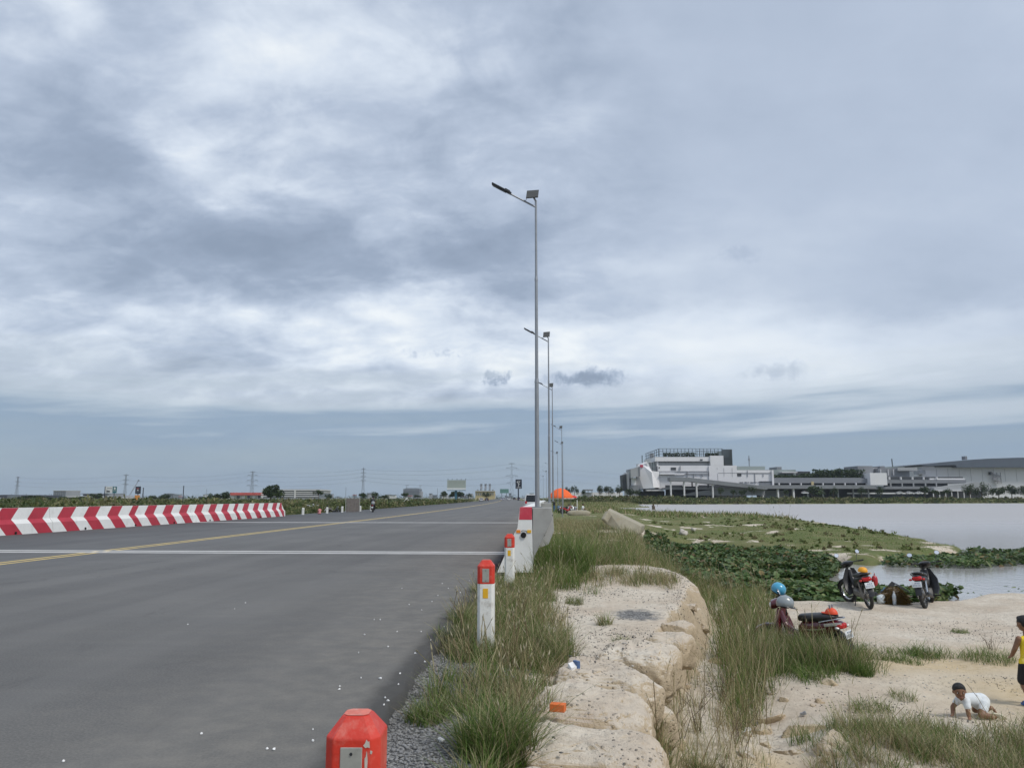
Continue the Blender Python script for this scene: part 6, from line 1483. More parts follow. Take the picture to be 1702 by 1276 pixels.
for px, py, m, lab, suv, hd_ in cars:
    q = atz(px, py, 0.0); car(lab, (q.x, q.y, 0.0), R(hd_), m, suv)
# orange umbrella and people resting beside the lamps
q = at(932, 838, 118); r = thing('umbrella', 'large orange umbrella beside the lamp row', 'umbrella', (q.x, q.y, hz(q.x, q.y)), 0)
zt = at(935, 811, 118).z - r.location.z; ze = at(935, 825.5, 118).z - r.location.z; n = 10; Rr = 1.92
for k in range(n):
    a0, a1 = 6.283 * k / n, 6.283 * (k + 1) / n; mb = MB(); rows = []
    for t in (0, .3, .6, .85, 1.0):
        z = zt - (zt - ze) * t ** 2.1; am = (a0 + a1) / 2
        rows.append([(Rr * t * math.cos(a0), Rr * t * math.sin(a0), z), (Rr * t * .985 * math.cos(am), Rr * t * .985 * math.sin(am), z - .03 * t), (Rr * t * math.cos(a1), Rr * t * math.sin(a1), z)])
    rows.append([(x * 1.0, y * 1.0, ze - .18) for x, y, _ in rows[-1]])
    mb.loft(rows, 0, False, False); mb.build('canopy_panel', M['umbrella_orange'], r, smooth=True)
mb = MB(); mb.tube([(0, 0, -.2), (0, 0, zt + .1)], .03, 8); mb.build('pole', M['galvanised'], r)
for k in range(n):
    a0 = 6.283 * k / n; mb = MB(); mb.bar((0, 0, zt - .05), (Rr * math.cos(a0), Rr * math.sin(a0), ze - .02), .02); mb.build('rib', M['galvanised'], r)
q = at(949, 838, 124); r = thing('umbrella', 'smaller red umbrella peeping out right of the orange one', 'umbrella', (q.x, q.y, hz(q.x, q.y)), 0)
mb = MB(); mb.ell((0, 0, 2.05), (1.0, 1.0, .42), 12, 6, 0, 0, 1); mb.build('canopy', M['umbrella_red'], r, smooth=True); mb = MB(); mb.tube([(0, 0, -.2), (0, 0, 2.4)], .025, 8); mb.build('pole', M['galvanised'], r)
G = 'people resting beside the lamp row'
for i, (px, py, d, pose, top, legs, h, lab) in enumerate(((947, 848, 92, 'sit', 'cloth_white', 'cloth_dark', 1.6, 'person in white sitting behind the barrier by the motorcycles'), (956, 848, 93, 'sit', 'cloth_grey', 'cloth_blue', 1.6, 'person in grey sitting beside the white post'),
        (968, 847, 96, 'sit', 'cloth_white', 'cloth_dark', 1.7, 'rightmost person sitting on the bank in a white top'), (921, 838, 112, 'stand', 'cloth_dark', 'cloth_blue', 1.6, 'person in dark clothes standing under the orange umbrella'), (928, 838, 114, 'sit', 'cloth_blue', 'cloth_dark', 1.6, 'person in blue sitting under the orange umbrella'))):
    q = at(px, py, d); figure(lab, (q.x, q.y, hz(q.x, q.y)), YAW + i * 1.1 + 2, pose, top, legs, h, group=G)
for i, (px, d, m, lab) in enumerate(((942, 90, 'red_plastic', 'red motorcycle leaning by the people beside the lamp row'), (951, 91, 'car_white', 'white motorcycle parked among the resting people'), (936, 96, 'car_dark', 'dark motorcycle at the left of the resting people'))):
    q = at(px, 846, d); simple_bike(lab, (q.x, q.y, hz(q.x, q.y)), R(25 + 60 * i), m, 'motorcycles beside the lamp row')
q = at(959.5, 848, 95); r = thing('marker_post', 'thin white marker post among the resting people', 'post', (q.x, q.y, hz(q.x, q.y)), 0)
mb = MB(); mb.box(-.05, .05, -.05, .05, -.2, 1.5); mb.build('shaft', M['post_white'], r); mb = MB(); mb.box(-.052, .052, -.052, .052, 1.5, 1.6); mb.build('cap', M['post_white'], r)
p = at(962, 851, 80); o = lump('concrete_pipe', (p.x, p.y, hz(p.x, p.y) + .2), (2.4, .6, .7), .1, (0, 0), .8, 18, 10, .05, 61, 'concrete_tan'); tag(o, 'low tan concrete lump in the grass below the resting people', 'concrete block')
# snag in the lake
q = at(1086, 842, 190); r = thing('tree_stump', 'dark stump standing in the lake off the sand spit', 'stump', (q.x, q.y, WATER - .3), 0)
mb = MB(); mb.tube([(0, 0, 0), (.05, 0, .8), (0, .05, 1.7)], [.35, .28, .18], 8); mb.tube([(.2, 0, .1), (.35, .1, 1.1)], [.16, .1], 6); mb.tube([(-.2, 0, .1), (-.3, .1, 1.3)], [.16, .08], 6); mb.build('stump_wood', M['bark'], r)
# ------------------------------------------------------------------ trees
def crown(n, c, r, size, cols, seed=0, nl=9):
    """leaf clumps: small quads gathered round a number of lobes, with gaps between them"""
    q = np.random.default_rng(seed)
    lob = q.normal(0, 1, (nl, 3)); lob /= np.linalg.norm(lob, axis=1)[:, None]; lob = lob * q.uniform(.35, .85, (nl, 1)); lob[:, 2] = np.abs(lob[:, 2]) * .9 - .25
    lr = q.uniform(.26, .48, nl); k = q.integers(0, nl, n)
    d = q.normal(0, 1, (n, 3)); d /= np.linalg.norm(d, axis=1)[:, None]; rad = q.random(n) ** .4
    p = (lob[k] + d * (lr[k] * rad)[:, None]) * np.array(r) + np.array(c)
    u = q.normal(0, 1, (n, 3)); u /= np.linalg.norm(u, axis=1)[:, None]; w = np.cross(u, q.normal(0, 1, (n, 3))); w /= np.linalg.norm(w, axis=1)[:, None]
    s = size * q.uniform(.6, 1.4, (n, 1))
    V = np.stack([p - u * s, p + w * s * .6, p + u * s, p - w * s * .6], 1).reshape(-1, 3)
    Q = np.arange(4 * n).reshape(-1, 4)
    C = np.array(cols)[q.integers(0, len(cols), n)] * q.uniform(.7, 1.35, (n, 1)) * (0.8 + .4 * (k % 3) / 2)[:, None]
    return V, Q, None, np.repeat(C, 4, 0)
LEAFC = [(0.030, 0.052, 0.018), (0.042, 0.066, 0.022), (0.055, 0.078, 0.028), (0.024, 0.042, 0.018)]
def tree(label, px, pyb, pyt, wpx, d, group, n=900, seed=0, cols=LEAFC, bushy=False, depth_z=None):
    x = loc(px, pyb, d); t = loc(px, pyt, d); h = t.z - x.z; w = wpx / F_PX * d / 2
    b = c2w(x.x, x.y, x.z); gz = hz(b.x, b.y) if depth_z is None else depth_z
    top = t.z - gz
    root = thing('tree' if not bushy else 'bush', label, 'tree' if not bushy else 'bush', (b.x, b.y, gz), seed, group)
    ch_ = h * (.86 if px < 900 else 1.12); cz = top - ch_ * .5
    mb = MB(); q = random.Random(seed)
    tr = max(.05, w * .07); mb.tube([(0, 0, -.3), (tr * .4, 0, cz * .5), (0, tr * .5, cz + ch_ * .1)], [tr, tr * .75, tr * .4], 7)
    for k in range(6):
        a = q.uniform(0, 6.28); e = q.uniform(.35, .75); z0 = max(.2, cz - ch_ * q.uniform(.15, .4))
        mb.tube([(0, 0, z0), (math.cos(a) * w * e * .5, math.sin(a) * w * e * .5, cz), (math.cos(a) * w * e, math.sin(a) * w * e, cz + ch_ * q.uniform(.05, .35))], [tr * .45, tr * .3, tr * .12], 5)
    mb.build('trunk', M['bark'], root)
    v, qd, _, c = crown(n, (0, 0, cz), (w * 1.15, w * 1.15, ch_ * .66), max(.10, w * .085), cols, seed + 5)
    v[:, 2] = np.maximum(v[:, 2], 0.05)
    link('crown', np_mesh('crown', v, None, qd, [M['tree_leaf']], False, c), root)
    return root
GL = 'trees in the fields left of the road'
TL = [(42, 834, 823, 22, 420, 'leftmost dark tree in front of the dark curved hall'), (60, 833, 822, 26, 430, 'wide dark tree right of the dark curved hall'), (78, 832, 824, 16, 440, 'small dark tree left of the grey block'), (104, 832, 824, 18, 450, 'low round tree below the grey block'), (132, 833, 825, 28, 400, 'wide low tree before the long pale building'),
      (160, 832, 818, 22, 420, 'dark tree left of the teal and white billboard'), (183, 832, 823, 13, 430, 'small tree between the legs of the teal and white billboard'), (255, 833, 822, 17, 430, 'left one of a tree pair right of the dark billboard'), (273, 833, 820, 21, 425, 'right one of a tree pair right of the dark billboard'),
      (340, 833, 824, 20, 420, 'low dark tree left of the two round trees'), (353, 834, 820, 20, 380, 'left of the two round trees before the red roofs'), (372, 834, 816, 25, 375, 'right of the two round trees before the red roofs'), (449, 835, 803, 38, 300, 'tall broad tree at the right end of the red roofs'),
      (529, 828, 813, 16, 380, 'slanting tree at the end of the striped building'), (546, 832, 820, 14, 370, 'small tree right of the striped building'), (604, 832, 816, 17, 340, 'dense dark tree right behind the plank gate'), (621, 832, 816, 17, 345, 'dense dark tree above the motorcycle rider'), (638, 831, 821, 15, 350, 'flat low tree right of the rider'),
      (673, 829, 817, 15, 480, 'dark tree behind the white tent'), (737, 829, 813, 16, 470, 'dark tree left of the blank billboard'), (760, 831, 815, 27, 430, 'broad green tree below the blank billboard'), (779, 829, 819, 11, 520, 'small tree right of the blank billboard'), (808, 829, 817, 13, 480, 'dark tree in front of the gold building'), (694, 829, 821, 12, 600, 'small tree under the dark block with cranes')]
for i, (px, b, t, w, d, lab) in enumerate(TL):
    tree(lab, px, b, t, w, d, GL, 1500 if w > 24 else 800, i + 1)
GR = 'trees between the lamps and the mall'
TR = [(942, 822, 809, 13, 420, 'leftmost dark tree right of the lamp row'), (955, 822, 806, 14, 415, 'second tree right of the lamp row'), (969, 822, 812, 10, 420, 'thin tree left of the low pavilion'), (996, 822, 805, 15, 418, 'bushy tree right of the low pavilion'), (1012, 822, 804, 18, 420, 'wide tree left of the mall'), (1030, 822, 805, 15, 420, 'tree at the left corner of the mall'),
      (1047, 823, 811, 18, 430, 'shrubby tree under the grey mall box'), (1060, 823, 812, 14, 432, 'low tree under the white mall shell'), (1198, 823, 805, 12, 425, 'small tree below the ramp, left one'), (1219, 823, 811, 11, 425, 'small tree below the ramp, middle one'), (1236, 823, 813, 16, 425, 'low tree at the foot of the ramp'), (1250, 822, 805, 13, 425, 'small tree at the right end of the ramp'), (1305, 823, 812, 12, 425, 'small tree by the third podium column'),
      (1350, 824, 807, 34, 425, 'large dark tree before the middle car park'), (1385, 823, 808, 14, 430, 'small tree right of the large dark one'), (1432, 822, 808, 15, 430, 'tree left of the white block'), (1463, 822, 806, 15, 432, 'tree under the white block'), (1537, 822, 803, 17, 430, 'round tree before the right ramp'), (1555, 823, 811, 14, 430, 'small tree by the white canopy, left one'), (1575, 823, 811, 14, 430, 'small tree by the white canopy, right one'),
      (1612, 824, 802, 22, 425, 'tree left of the tall palms at the hall'), (1632, 825, 799, 24, 428, 'tallest tree before the white hall'), (1660, 825, 804, 26, 430, 'dark tree below the outside stairs'), (1682, 825, 804, 24, 432, 'dark tree near the right edge before the hall'), (1703, 825, 803, 22, 428, 'rightmost dark tree cut by the frame')]
for i, (px, b, t, w, d, lab) in enumerate(TR):
    tree(lab, px, b, t, w, d, GR, 900, i + 60)

# ------------------------------------------------------------------ scrub: masses nobody could count
def scrub(name, pts, hgt, label, per=22, size=0.35, cols=LEAFC, flat=False):
    """pts (N,2) bush centres, hgt (N,) heights"""
    N = len(pts); q = nr
    c = np.repeat(pts, per, 0); hh = np.repeat(hgt, per); n = len(c)
    d = q.normal(0, 1, (n, 3)); d /= np.linalg.norm(d, axis=1)[:, None]; rad = q.random(n) ** .4
    z0 = np.repeat(H(pts[:, 0], pts[:, 1]), per)
    P_ = np.stack([c[:, 0] + d[:, 0] * hh * rad * .9, c[:, 1] + d[:, 1] * hh * rad * .9, z0 + np.abs(d[:, 2]) * hh * rad], 1)
    u = q.normal(0, 1, (n, 3)) * [1, 1, 1.6]; u /= np.linalg.norm(u, axis=1)[:, None]; w = np.cross(u, q.normal(0, 1, (n, 3))); w /= np.linalg.norm(w, axis=1)[:, None]
    s = size * q.uniform(.5, 1.4, (n, 1)) * np.clip(hh, .4, 2)[:, None]
    V = np.stack([P_ - u * s, P_ + w * s * .5, P_ + u * s, P_ - w * s * .5], 1).reshape(-1, 3)
    tint = np.array(cols)[q.integers(0, len(cols), N)] * q.uniform(.8, 1.25, (N, 1))
    C = np.repeat(np.repeat(tint, per, 0) * q.uniform(.7, 1.3, (n, 1)), 4, 0)
    o = link(name, np_mesh(name, V, None, np.arange(4 * n).reshape(-1, 4), [M['tree_leaf']], False, C)); return tag(o, label, 'scrub', kind='stuff')
OLIVE = [(0.075, 0.098, 0.030), (0.10, 0.12, 0.042), (0.058, 0.084, 0.028), (0.14, 0.14, 0.06), (0.18, 0.165, 0.085)]
# far bank of the lake
t = nr.random(5200); bx = 38 + 900 * t ** 1.3; by = np.interp(bx, [-60, 37, 60, 150, 250, 700, 1000], [331, 336, 339, 378, 421, 640, 790]) + nr.uniform(1.5, 26, len(bx))
bx2 = nr.uniform(-5, 60, 900); by2 = nr.uniform(338, 372, 900)
scrub('far_bank_scrub', np.stack([np.concatenate([bx, bx2]), np.concatenate([by, by2])], 1), nr.uniform(.5, 1.5, len(bx) + 900), 'green scrub all along the far bank of the lake', 16, .42, OLIVE)
# low bushes on the spit
xx = nr.uniform(5, 31, 1300); yy = nr.uniform(36, 112, 1300); k = (sdpoly(xx, yy, PENINSULA) > 0.5) & (xx > np.interp(yy, XC_Y, XC_X) + 1.5) & (fbm(xx, yy, 0.16, 4) > -0.02)
scrub('spit_scrub', np.stack([xx[k], yy[k]], 1), nr.uniform(.06, .20, k.sum()) * (1 + 0.8 * (xx[k] > 15) * (yy[k] < 60)), 'low green and brown plants on the sandy spit', 30, .18, [(0.12, 0.15, 0.045), (0.15, 0.165, 0.06), (0.095, 0.13, 0.035), (0.17, 0.15, 0.075)])
# left: weeds behind the barrier and across the fields
yy = 22 + 330 * nr.random(5200) ** 1.5; xx = -24.8 + road_shift(yy) - 1.0 - 26 * nr.random(5200) ** 1.6 * (yy / 90 + .3)
hh = nr.uniform(.25, .75, len(xx)) * (0.6 + .9 * sm(.3, .6, vnoise(xx * .06, yy * .06)))
k = ~((yy > 62) & (yy < 100) & (xx > -34)); scrub('roadside_weeds', np.stack([xx[k], yy[k]], 1), hh[k], 'green and straw weeds behind the chevron barrier and along the far verge', 46, .13, OLIVE)
yy = 120 + 520 * nr.random(2600); xx = -30 + road_shift(yy) - (yy * 1.0) * nr.random(2600)
scrub('field_scrub', np.stack([xx, yy], 1), nr.uniform(.6, 1.9, len(xx)) * (.5 + vnoise(xx * .02, yy * .02)), 'scattered green scrub across the flat fields on the left', 34, .22, OLIVE)
yy = nr.uniform(62, 100, 700); xx = -23.9 - 12 * nr.random(700) ** 1.4
scrub('verge_weeds', np.stack([xx, yy], 1), nr.uniform(.08, .30, 700), 'short green weeds around the white guide posts', 30, .16, OLIVE)
yy = nr.uniform(96, 330, 1500); xx = -24.6 + road_shift(yy) - 5 * nr.random(1500)
scrub('kerb_scrub', np.stack([xx, yy], 1), nr.uniform(.5, 1.5, 1500), 'dense green brush lining the road up to the blank billboard', 40, .18, OLIVE)
# distant wood on the horizon
t = nr.uniform(-46, 2, 900); dd = nr.uniform(1300, 2300, 900); pts = np.array([c2w(math.tan(R(a)) * d_, d_)[:2] for a, d_ in zip(t, dd)])
scrub('distant_wood', pts, nr.uniform(5, 11, 900), 'far dark tree line along the horizon', 14, .9 / 2, [(0.05, 0.065, 0.04), (0.06, 0.075, 0.05)])

# ------------------------------------------------------------------ far structures, each in a frame turned to the view
class Far:
    def __init__(s, name, label, cat, px, pyb, d, group=None):
        s.d = d; s.o = loc(px, pyb, d)
        b = c2w(s.o.x, s.o.y, 0); s.gz = hz(b.x, b.y)
        s.root = thing(name, label, cat, (b.x, b.y, s.gz), YAW, group)
    def X(s, px, dd=0): return loc(px, 827, s.d + dd).x - s.o.x
    def Z(s, py, px=851, dd=0): return loc(px, py, s.d + dd).z - s.gz
    def box(s, name, m, x0, x1, y0, y1, d0=0.0, d1=20.0, base=False, bevel=0, parent=None):
        z0 = -0.3 if base else s.Z(y1)
        mb = MB(); mb.box(s.X(x0), s.X(x1), d0, d1, z0, s.Z(y0)); return mb.build(name, M[m], parent or s.root, bevel=bevel)
    def poly(s, name, m, pts, d0=0.0, d1=20.0, parent=None):
        mb = MB(); mb.prism([(s.X(x), s.Z(y)) for x, y in pts], d0, d1, 'y'); return mb.build(name, M[m], parent or s.root)
    def bar(s, name, m, a, b, w, d0=0.0, parent=None):
        mb = MB(); mb.bar((s.X(a[0]), d0, s.Z(a[1])), (s.X(b[0]), d0, s.Z(b[1])), w); return mb.build(name, M[m], parent or s.root)

# ---- the mall across the lake
f = Far('shopping_mall', 'white shopping mall with roof lattice and ramp across the lake', 'mall', 1190, 822, 470)
f.poly('entrance_fin', 'mall_dark', [(1034, 789.5), (1041, 787.5), (1042, 815), (1035, 816)], -2, 8)
f.box('entrance_wall', 'mall_white', 1041.5, 1046, 785, 818, -1, 10, True)
b = f.poly('projecting_box', 'mall_midgrey', [(1045.5, 780), (1061, 776), (1061, 792), (1046.5, 794)], -8, 10)
f.poly('box_side', 'mall_grey', [(1059.2, 776.3), (1061.2, 775.8), (1061.2, 792), (1059.6, 792.4)], -8.4, -7.9, b)
f.box('box_stem', 'mall_white', 1049, 1056.5, 794, 806, -3, 8); f.box('stem_base', 'mall_grey', 1046.5, 1060, 806, 820, -4, 8, True)
mb = MB()
sh_pts = [(1056.5, 813), (1061, 779), (1063.5, 772), (1075.5, 767), (1083.8, 783), (1096.5, 783.5), (1097.2, 809.8), (1062, 811.5)]
mb.add([(f.X(x), dd, f.Z(y)) for x, y, dd in [(1056.5, 812.5, 3), (1061, 779, 3), (1063.5, 772, 4), (1075.5, 767, 3), (1083.8, 783, -2), (1096.5, 783.5, 0), (1097.2, 809.8, 0), (1083, 810.5, -7), (1068, 811.5, -3), (1082, 785, -4), (1071, 774, 1)]],
       [(0, 1, 2, 10, 8), (2, 3, 10), (10, 3, 4, 9), (10, 9, 7, 8), (9, 4, 5, 6, 7)])
mb.build('sculpted_shell', M['mall_white'], f.root, fix=False)
f.box('shell_core', 'mall_white', 1064, 1096, 784, 809, 3, 14); f.box('shell_core', 'mall_white', 1065, 1080, 770, 785, 5, 14)
f.box('logo', 'mall_logo', 1065.8, 1070.3, 771.8, 776.2, 0.6, 2.4); f.bar('shell_edge', 'mall_white', (1075.5, 766.6), (1084, 783.4), 1.0, 1)
cg = f.box('glass_corner', 'mall_greengrey', 1081, 1094, 767.5, 783, 4, 16)
for x in (1081.5, 1085.5, 1090, 1093.6): f.box('mullion', 'mall_white', x - .3, x + .3, 767, 783, 3.4, 4.0, parent=cg)
for y in (767.6, 775, 782.4): f.box('mullion', 'mall_white', 1081, 1094, y - .3, y + .3, 3.3, 3.9, parent=cg)
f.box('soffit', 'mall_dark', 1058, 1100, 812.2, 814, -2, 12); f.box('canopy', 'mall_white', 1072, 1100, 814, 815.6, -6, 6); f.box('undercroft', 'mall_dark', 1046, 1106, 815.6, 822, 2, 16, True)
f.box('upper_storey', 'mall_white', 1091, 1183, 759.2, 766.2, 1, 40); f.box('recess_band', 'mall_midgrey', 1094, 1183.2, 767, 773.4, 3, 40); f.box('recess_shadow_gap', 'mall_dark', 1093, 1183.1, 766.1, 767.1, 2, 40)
f.box('stair_tower', 'mall_white', 1183, 1205, 757, 773.4, 0, 40); f.box('upper_left_wall', 'mall_white', 1094.2, 1097, 766.5, 775, 2, 40)
f.box('facade_wall', 'mall_white', 1095.2, 1180, 773.3, 782.6, 1, 60); f.box('ledge', 'mall_seam', 1096, 1180, 782.6, 783.4, 0.2, 40); f.box('facade_wall', 'mall_white', 1095.6, 1180, 783.4, 812, 0.8, 60)
f.box('facade_wall', 'mall_white', 1180, 1226.6, 773.5, 812, 0, 60); f.box('facade_wall', 'mall_white', 1226.6, 1284, 781, 809, 0.4, 60); f.box('back_block', 'mall_greengrey', 1205, 1281, 773.8, 781.2, 8, 60); f.box('end_wall', 'mall_white', 1284, 1287, 781, 812, -1, 60)
f.box('window', 'mall_dark', 1117, 1125.6, 776.4, 780.9, 0.7, 2); f.box('window', 'mall_dark', 1096.7, 1098.4, 775.8, 777.6, 0.7, 2); f.box('window', 'mall_dark', 1166.5, 1170.6, 762.7, 764.8, 0.7, 2); f.box('window', 'mall_dark', 1227, 1234, 786.5, 791, 0.1, 2)
f.box('loading_door', 'mall_grey', 1263.5, 1284, 799.6, 808, 0.0, 2); f.box('door_head', 'mall_dark', 1263.5, 1284, 799.5, 800.6, -0.3, 1)
f.box('canopy', 'mall_white', 1098, 1123, 786.6, 788.4, -2, 1)
for x, y0, y1 in ((1132.6, 774, 781), (1143.7, 784, 796), (1154.6, 787, 797), (1168.8, 787, 792), (1180.1, 784, 791), (1193.8, 777, 780), (1194.4, 787, 803), (1205, 777, 792), (1218.7, 777, 792), (1244.4, 781, 792), (1256.6, 786, 803), (1270.5, 787, 792)):
    f.box('panel_seam', 'mall_seam', x - .22, x + .22, y0, y1, -0.15, .2 + .9)
for x0, x1, y in ((1195, 1284, 785.6), (1195, 1227, 786), (1140, 1180, 787.2), (1096, 1140, 789)): f.box('panel_seam', 'mall_seam', x0, x1, y - .15, y + .15, -0.1, .2 + .9)
qq = random.Random(5); x = 1231.0
while x < 1262:
    w_ = qq.uniform(.7, 1.8); f.box('lettering', 'mall_grey', x, x + w_ * .8, 800.3 + qq.uniform(0, .5), 802.0, -.05, .6); x += w_ * (1.15 if qq.random() > .2 else 2.6)
# roof lattice with planting behind it
lt = f.box('roof_deck', 'mall_grey', 1092, 1205, 758.6, 759.4, 1.5, 36)
for k in range(18):
    x = 1099 + k * 6.2
    if x < 1206: f.box('lattice_post', 'lattice', x - .32, x + .32, 744.8, 759, 2, 2.5, parent=lt)
for y in (745.2, 749.6): f.box('lattice_rail', 'lattice', 1099, 1206, y - .32, y + .32, 1.8, 2.3, parent=lt)
f.box('lattice_rail', 'lattice', 1099, 1180, 754.0, 754.5, 1.8, 2.3, parent=lt)
for k in range(12): x = 1170 + k * 3.2; f.box('lattice_post', 'lattice', x - .2, x + .2, 746, 759, 12, 12.4, parent=lt)
for k in range(7):
    dd = 4 + k * 5; x = 1099 - k * 1.15; f.box('side_post', 'lattice', x - .35, x + .35, 745 + k * .55, 762, dd, dd + .5, parent=lt)
for y in (745.2, 749.6, 754):
    mb = MB(); mb.bar((f.X(1099), 2, f.Z(y)), (f.X(1091.4), 36, f.Z(y + 3.4)), .25); mb.build('side_rail', M['lattice'], lt)
f.box('side_screen', 'mall_midgrey', 1091.5, 1098.6, 750, 761.4, 20, 21)
sc = f.box('louvre_tower', 'mall_grey', 1205.2, 1222, 760, 773.5, 3, 30)
for k in range(15): x = 1205.5 + k * 1.13; f.box('louvre', 'lattice', x, x + .45, 746, 773, 2.2, 2.9, parent=sc)
f.box('tower_end', 'mall_greengrey', 1216.5, 1222, 745.8, 773.4, 3.5, 30)
for i, (x0, x1, y0) in enumerate(((1108, 1162, 751.5), (1180, 1201, 752))):
    N = 500; xs_ = nr.uniform(f.X(x0), f.X(x1), N); p3 = np.stack([xs_, nr.uniform(4, 9, N), nr.uniform(f.Z(759), f.Z(y0), N)], 1)
    u = nr.normal(0, 1, (N, 3)); u /= np.linalg.norm(u, axis=1)[:, None]; w_ = np.cross(u, nr.normal(0, 1, (N, 3))); w_ /= np.linalg.norm(w_, axis=1)[:, None]
    V = np.stack([p3 - u * .6, p3 + w_ * .4, p3 + u * .6, p3 - w_ * .4], 1).reshape(-1, 3)
    link('roof_planting', np_mesh('roof_planting', V, None, np.arange(4 * N).reshape(-1, 4), [M['tree_leaf']], False, np.repeat(np.array(LEAFC)[nr.integers(0, 4, N)], 4, 0)), f.root)
f.bar('mast', 'lattice', (1072.6, 768), (1072.6, 755.5), .5, 8); m_ = f.bar('mast', 'pylon_steel', (1259.6, 775), (1259.6, 755), .45, 14)
f.box('antenna', 'pylon_steel', 1258.6, 1260.8, 760.5, 763, 13.5, 14.6, parent=m_)
# ramp and podium
f.poly('ramp', 'mall_grey', [(1106, 794), (1136, 794.4), (1200, 801.6), (1262, 808.4), (1262, 814), (1196, 807.6), (1138, 801), (1106, 800)], -16, -8)
for x in (1107.5, 1129, 1149, 1175): f.box('ramp_column', 'mall_white', x - .9, x + .9, 799.8, 822, -15, -13, True)
for x in (1145, 1171): f.box('ramp_column', 'mall_dark', x - .8, x + .8, 800, 812, -10, -9)
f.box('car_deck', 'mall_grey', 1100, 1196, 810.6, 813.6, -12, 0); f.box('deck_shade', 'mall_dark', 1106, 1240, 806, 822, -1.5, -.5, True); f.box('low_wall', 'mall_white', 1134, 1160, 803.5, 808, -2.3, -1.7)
f.poly('lower_ramp', 'mall_grey', [(1128, 822), (1150, 817), (1200, 811), (1262, 812.6), (1262, 823), (1128, 823)], -11, -6)
f.box('podium_deck', 'mall_grey', 1255, 1446, 806.2, 812.2, -9, 20)
for x in (1261.5, 1286.5, 1312): f.box('podium_column', 'mall_white', x - 1.2, x + 1.2, 812.2, 824, -8, -6, True)
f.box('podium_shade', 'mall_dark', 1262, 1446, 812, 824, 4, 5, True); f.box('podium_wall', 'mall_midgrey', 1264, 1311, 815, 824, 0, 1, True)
for x in (1337, 1362, 1387, 1412, 1437): f.box('podium_column', 'mall_midgrey', x - .8, x + .8, 812.2, 824, -6, -5, True)
# middle car park
f2 = Far('car_park', 'grey car park decks with planting in the middle of the mall', 'car park', 1370, 822, 474)
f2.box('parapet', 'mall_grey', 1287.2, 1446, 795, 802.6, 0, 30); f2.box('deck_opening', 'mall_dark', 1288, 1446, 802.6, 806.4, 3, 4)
for k in range(9): x = 1296 + k * 18.3; f2.box('deck_column', 'mall_white', x - .8, x + .8, 802.6, 806.4, -.5, 1)
f2.box('back_block', 'mall_greengrey', 1296, 1345, 778.4, 789, 20, 50); f2.box('roof_house', 'mall_grey', 1317, 1325.5, 773, 779, 25, 40); f2.box('dark_wing', 'mall_dark', 1287.4, 1296, 780, 790, 18, 50); f2.box('white_canopy', 'mall_white', 1315, 1342, 782.6, 784.2, 14, 20)
f2.box('dark_wing', 'mall_dark', 1345, 1372, 781, 796, 22, 50); f2.box('yellow_sign', 'far_gold', 1349, 1353, 800, 806, -1, -.4)
for i, (x0, x1, yt) in enumerate(((1290, 1345, 788), (1345, 1372, 784), (1366, 1408, 778), (1404, 1446, 777))):
    N = 1100; xs_ = nr.uniform(x0, x1, N); env = yt + 2.5 * vnoise(xs_ * .16, xs_ * 0 + i); ys2 = env + (795.5 - env) * nr.random(N) ** .8
    p3 = np.stack([[f2.X(a) for a in xs_], nr.uniform(4, 14, N), [f2.Z(a) for a in ys2]], 1)
    u = nr.normal(0, 1, (N, 3)); u /= np.linalg.norm(u, axis=1)[:, None]; w_ = np.cross(u, nr.normal(0, 1, (N, 3))); w_ /= np.linalg.norm(w_, axis=1)[:, None]; s_ = nr.uniform(.4, 1.0, (N, 1))
    V = np.stack([p3 - u * s_, p3 + w_ * s_ * .6, p3 + u * s_, p3 - w_ * s_ * .6], 1).reshape(-1, 3)
    link('deck_planting', np_mesh('deck_planting', V, None, np.arange(4 * N).reshape(-1, 4), [M['tree_leaf']], False, np.repeat(np.array(LEAFC)[nr.integers(0, 4, N)] * nr.uniform(.8, 1.3, (N, 1)), 4, 0)), f2.root)
f2.box('planter', 'mall_grey', 1288, 1446, 793.5, 796, 3, 14)
# right wing: decks, grey plant blocks and the hall
f3 = Far('car_park', 'right car park decks with white lift block and ramp', 'car park', 1540, 822, 472)
f3.box('lift_block', 'mall_white', 1446, 1474, 785.8, 806, -2, 20); f3.box('plant_block', 'mall_grey', 1441, 1466.5, 773, 786, 10, 30); f3.box('plant_block', 'mall_midgrey', 1466, 1482, 775, 792, 14, 30); f3.box('plant_block', 'mall_grey', 1474, 1526, 777.4, 793, 8, 30); f3.box('plant_block', 'mall_grey', 1482, 1490, 773, 778, 12, 24); f3.box('plant_block', 'mall_midgrey', 1504, 1537, 776, 781.6, 6, 20); f3.box('plant_block', 'mall_greengrey', 1490, 1527, 774.4, 777.6, 14, 24)
for x in (1476.5, 1489, 1498): f3.box('plant_pipe', 'mall_white', x - .3, x + .3, 779, 789, 7, 7.6)
f3.bar('mast', 'lattice', (1509, 775), (1508.3, 760), .5, 16)
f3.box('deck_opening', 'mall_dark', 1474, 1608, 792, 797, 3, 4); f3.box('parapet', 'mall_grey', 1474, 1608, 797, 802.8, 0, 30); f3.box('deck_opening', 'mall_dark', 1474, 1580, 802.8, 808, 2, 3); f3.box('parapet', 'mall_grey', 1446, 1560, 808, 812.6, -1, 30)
for x in (1481, 1500, 1519.5, 1538, 1560): f3.box('deck_column', 'mall_white', x - .8, x + .8, 792.4, 797, -.3, 1)
for x in (1482, 1501, 1520, 1540, 1558): f3.box('deck_column', 'mall_midgrey', x - .8, x + .8, 802.8, 808, -.3, 1)
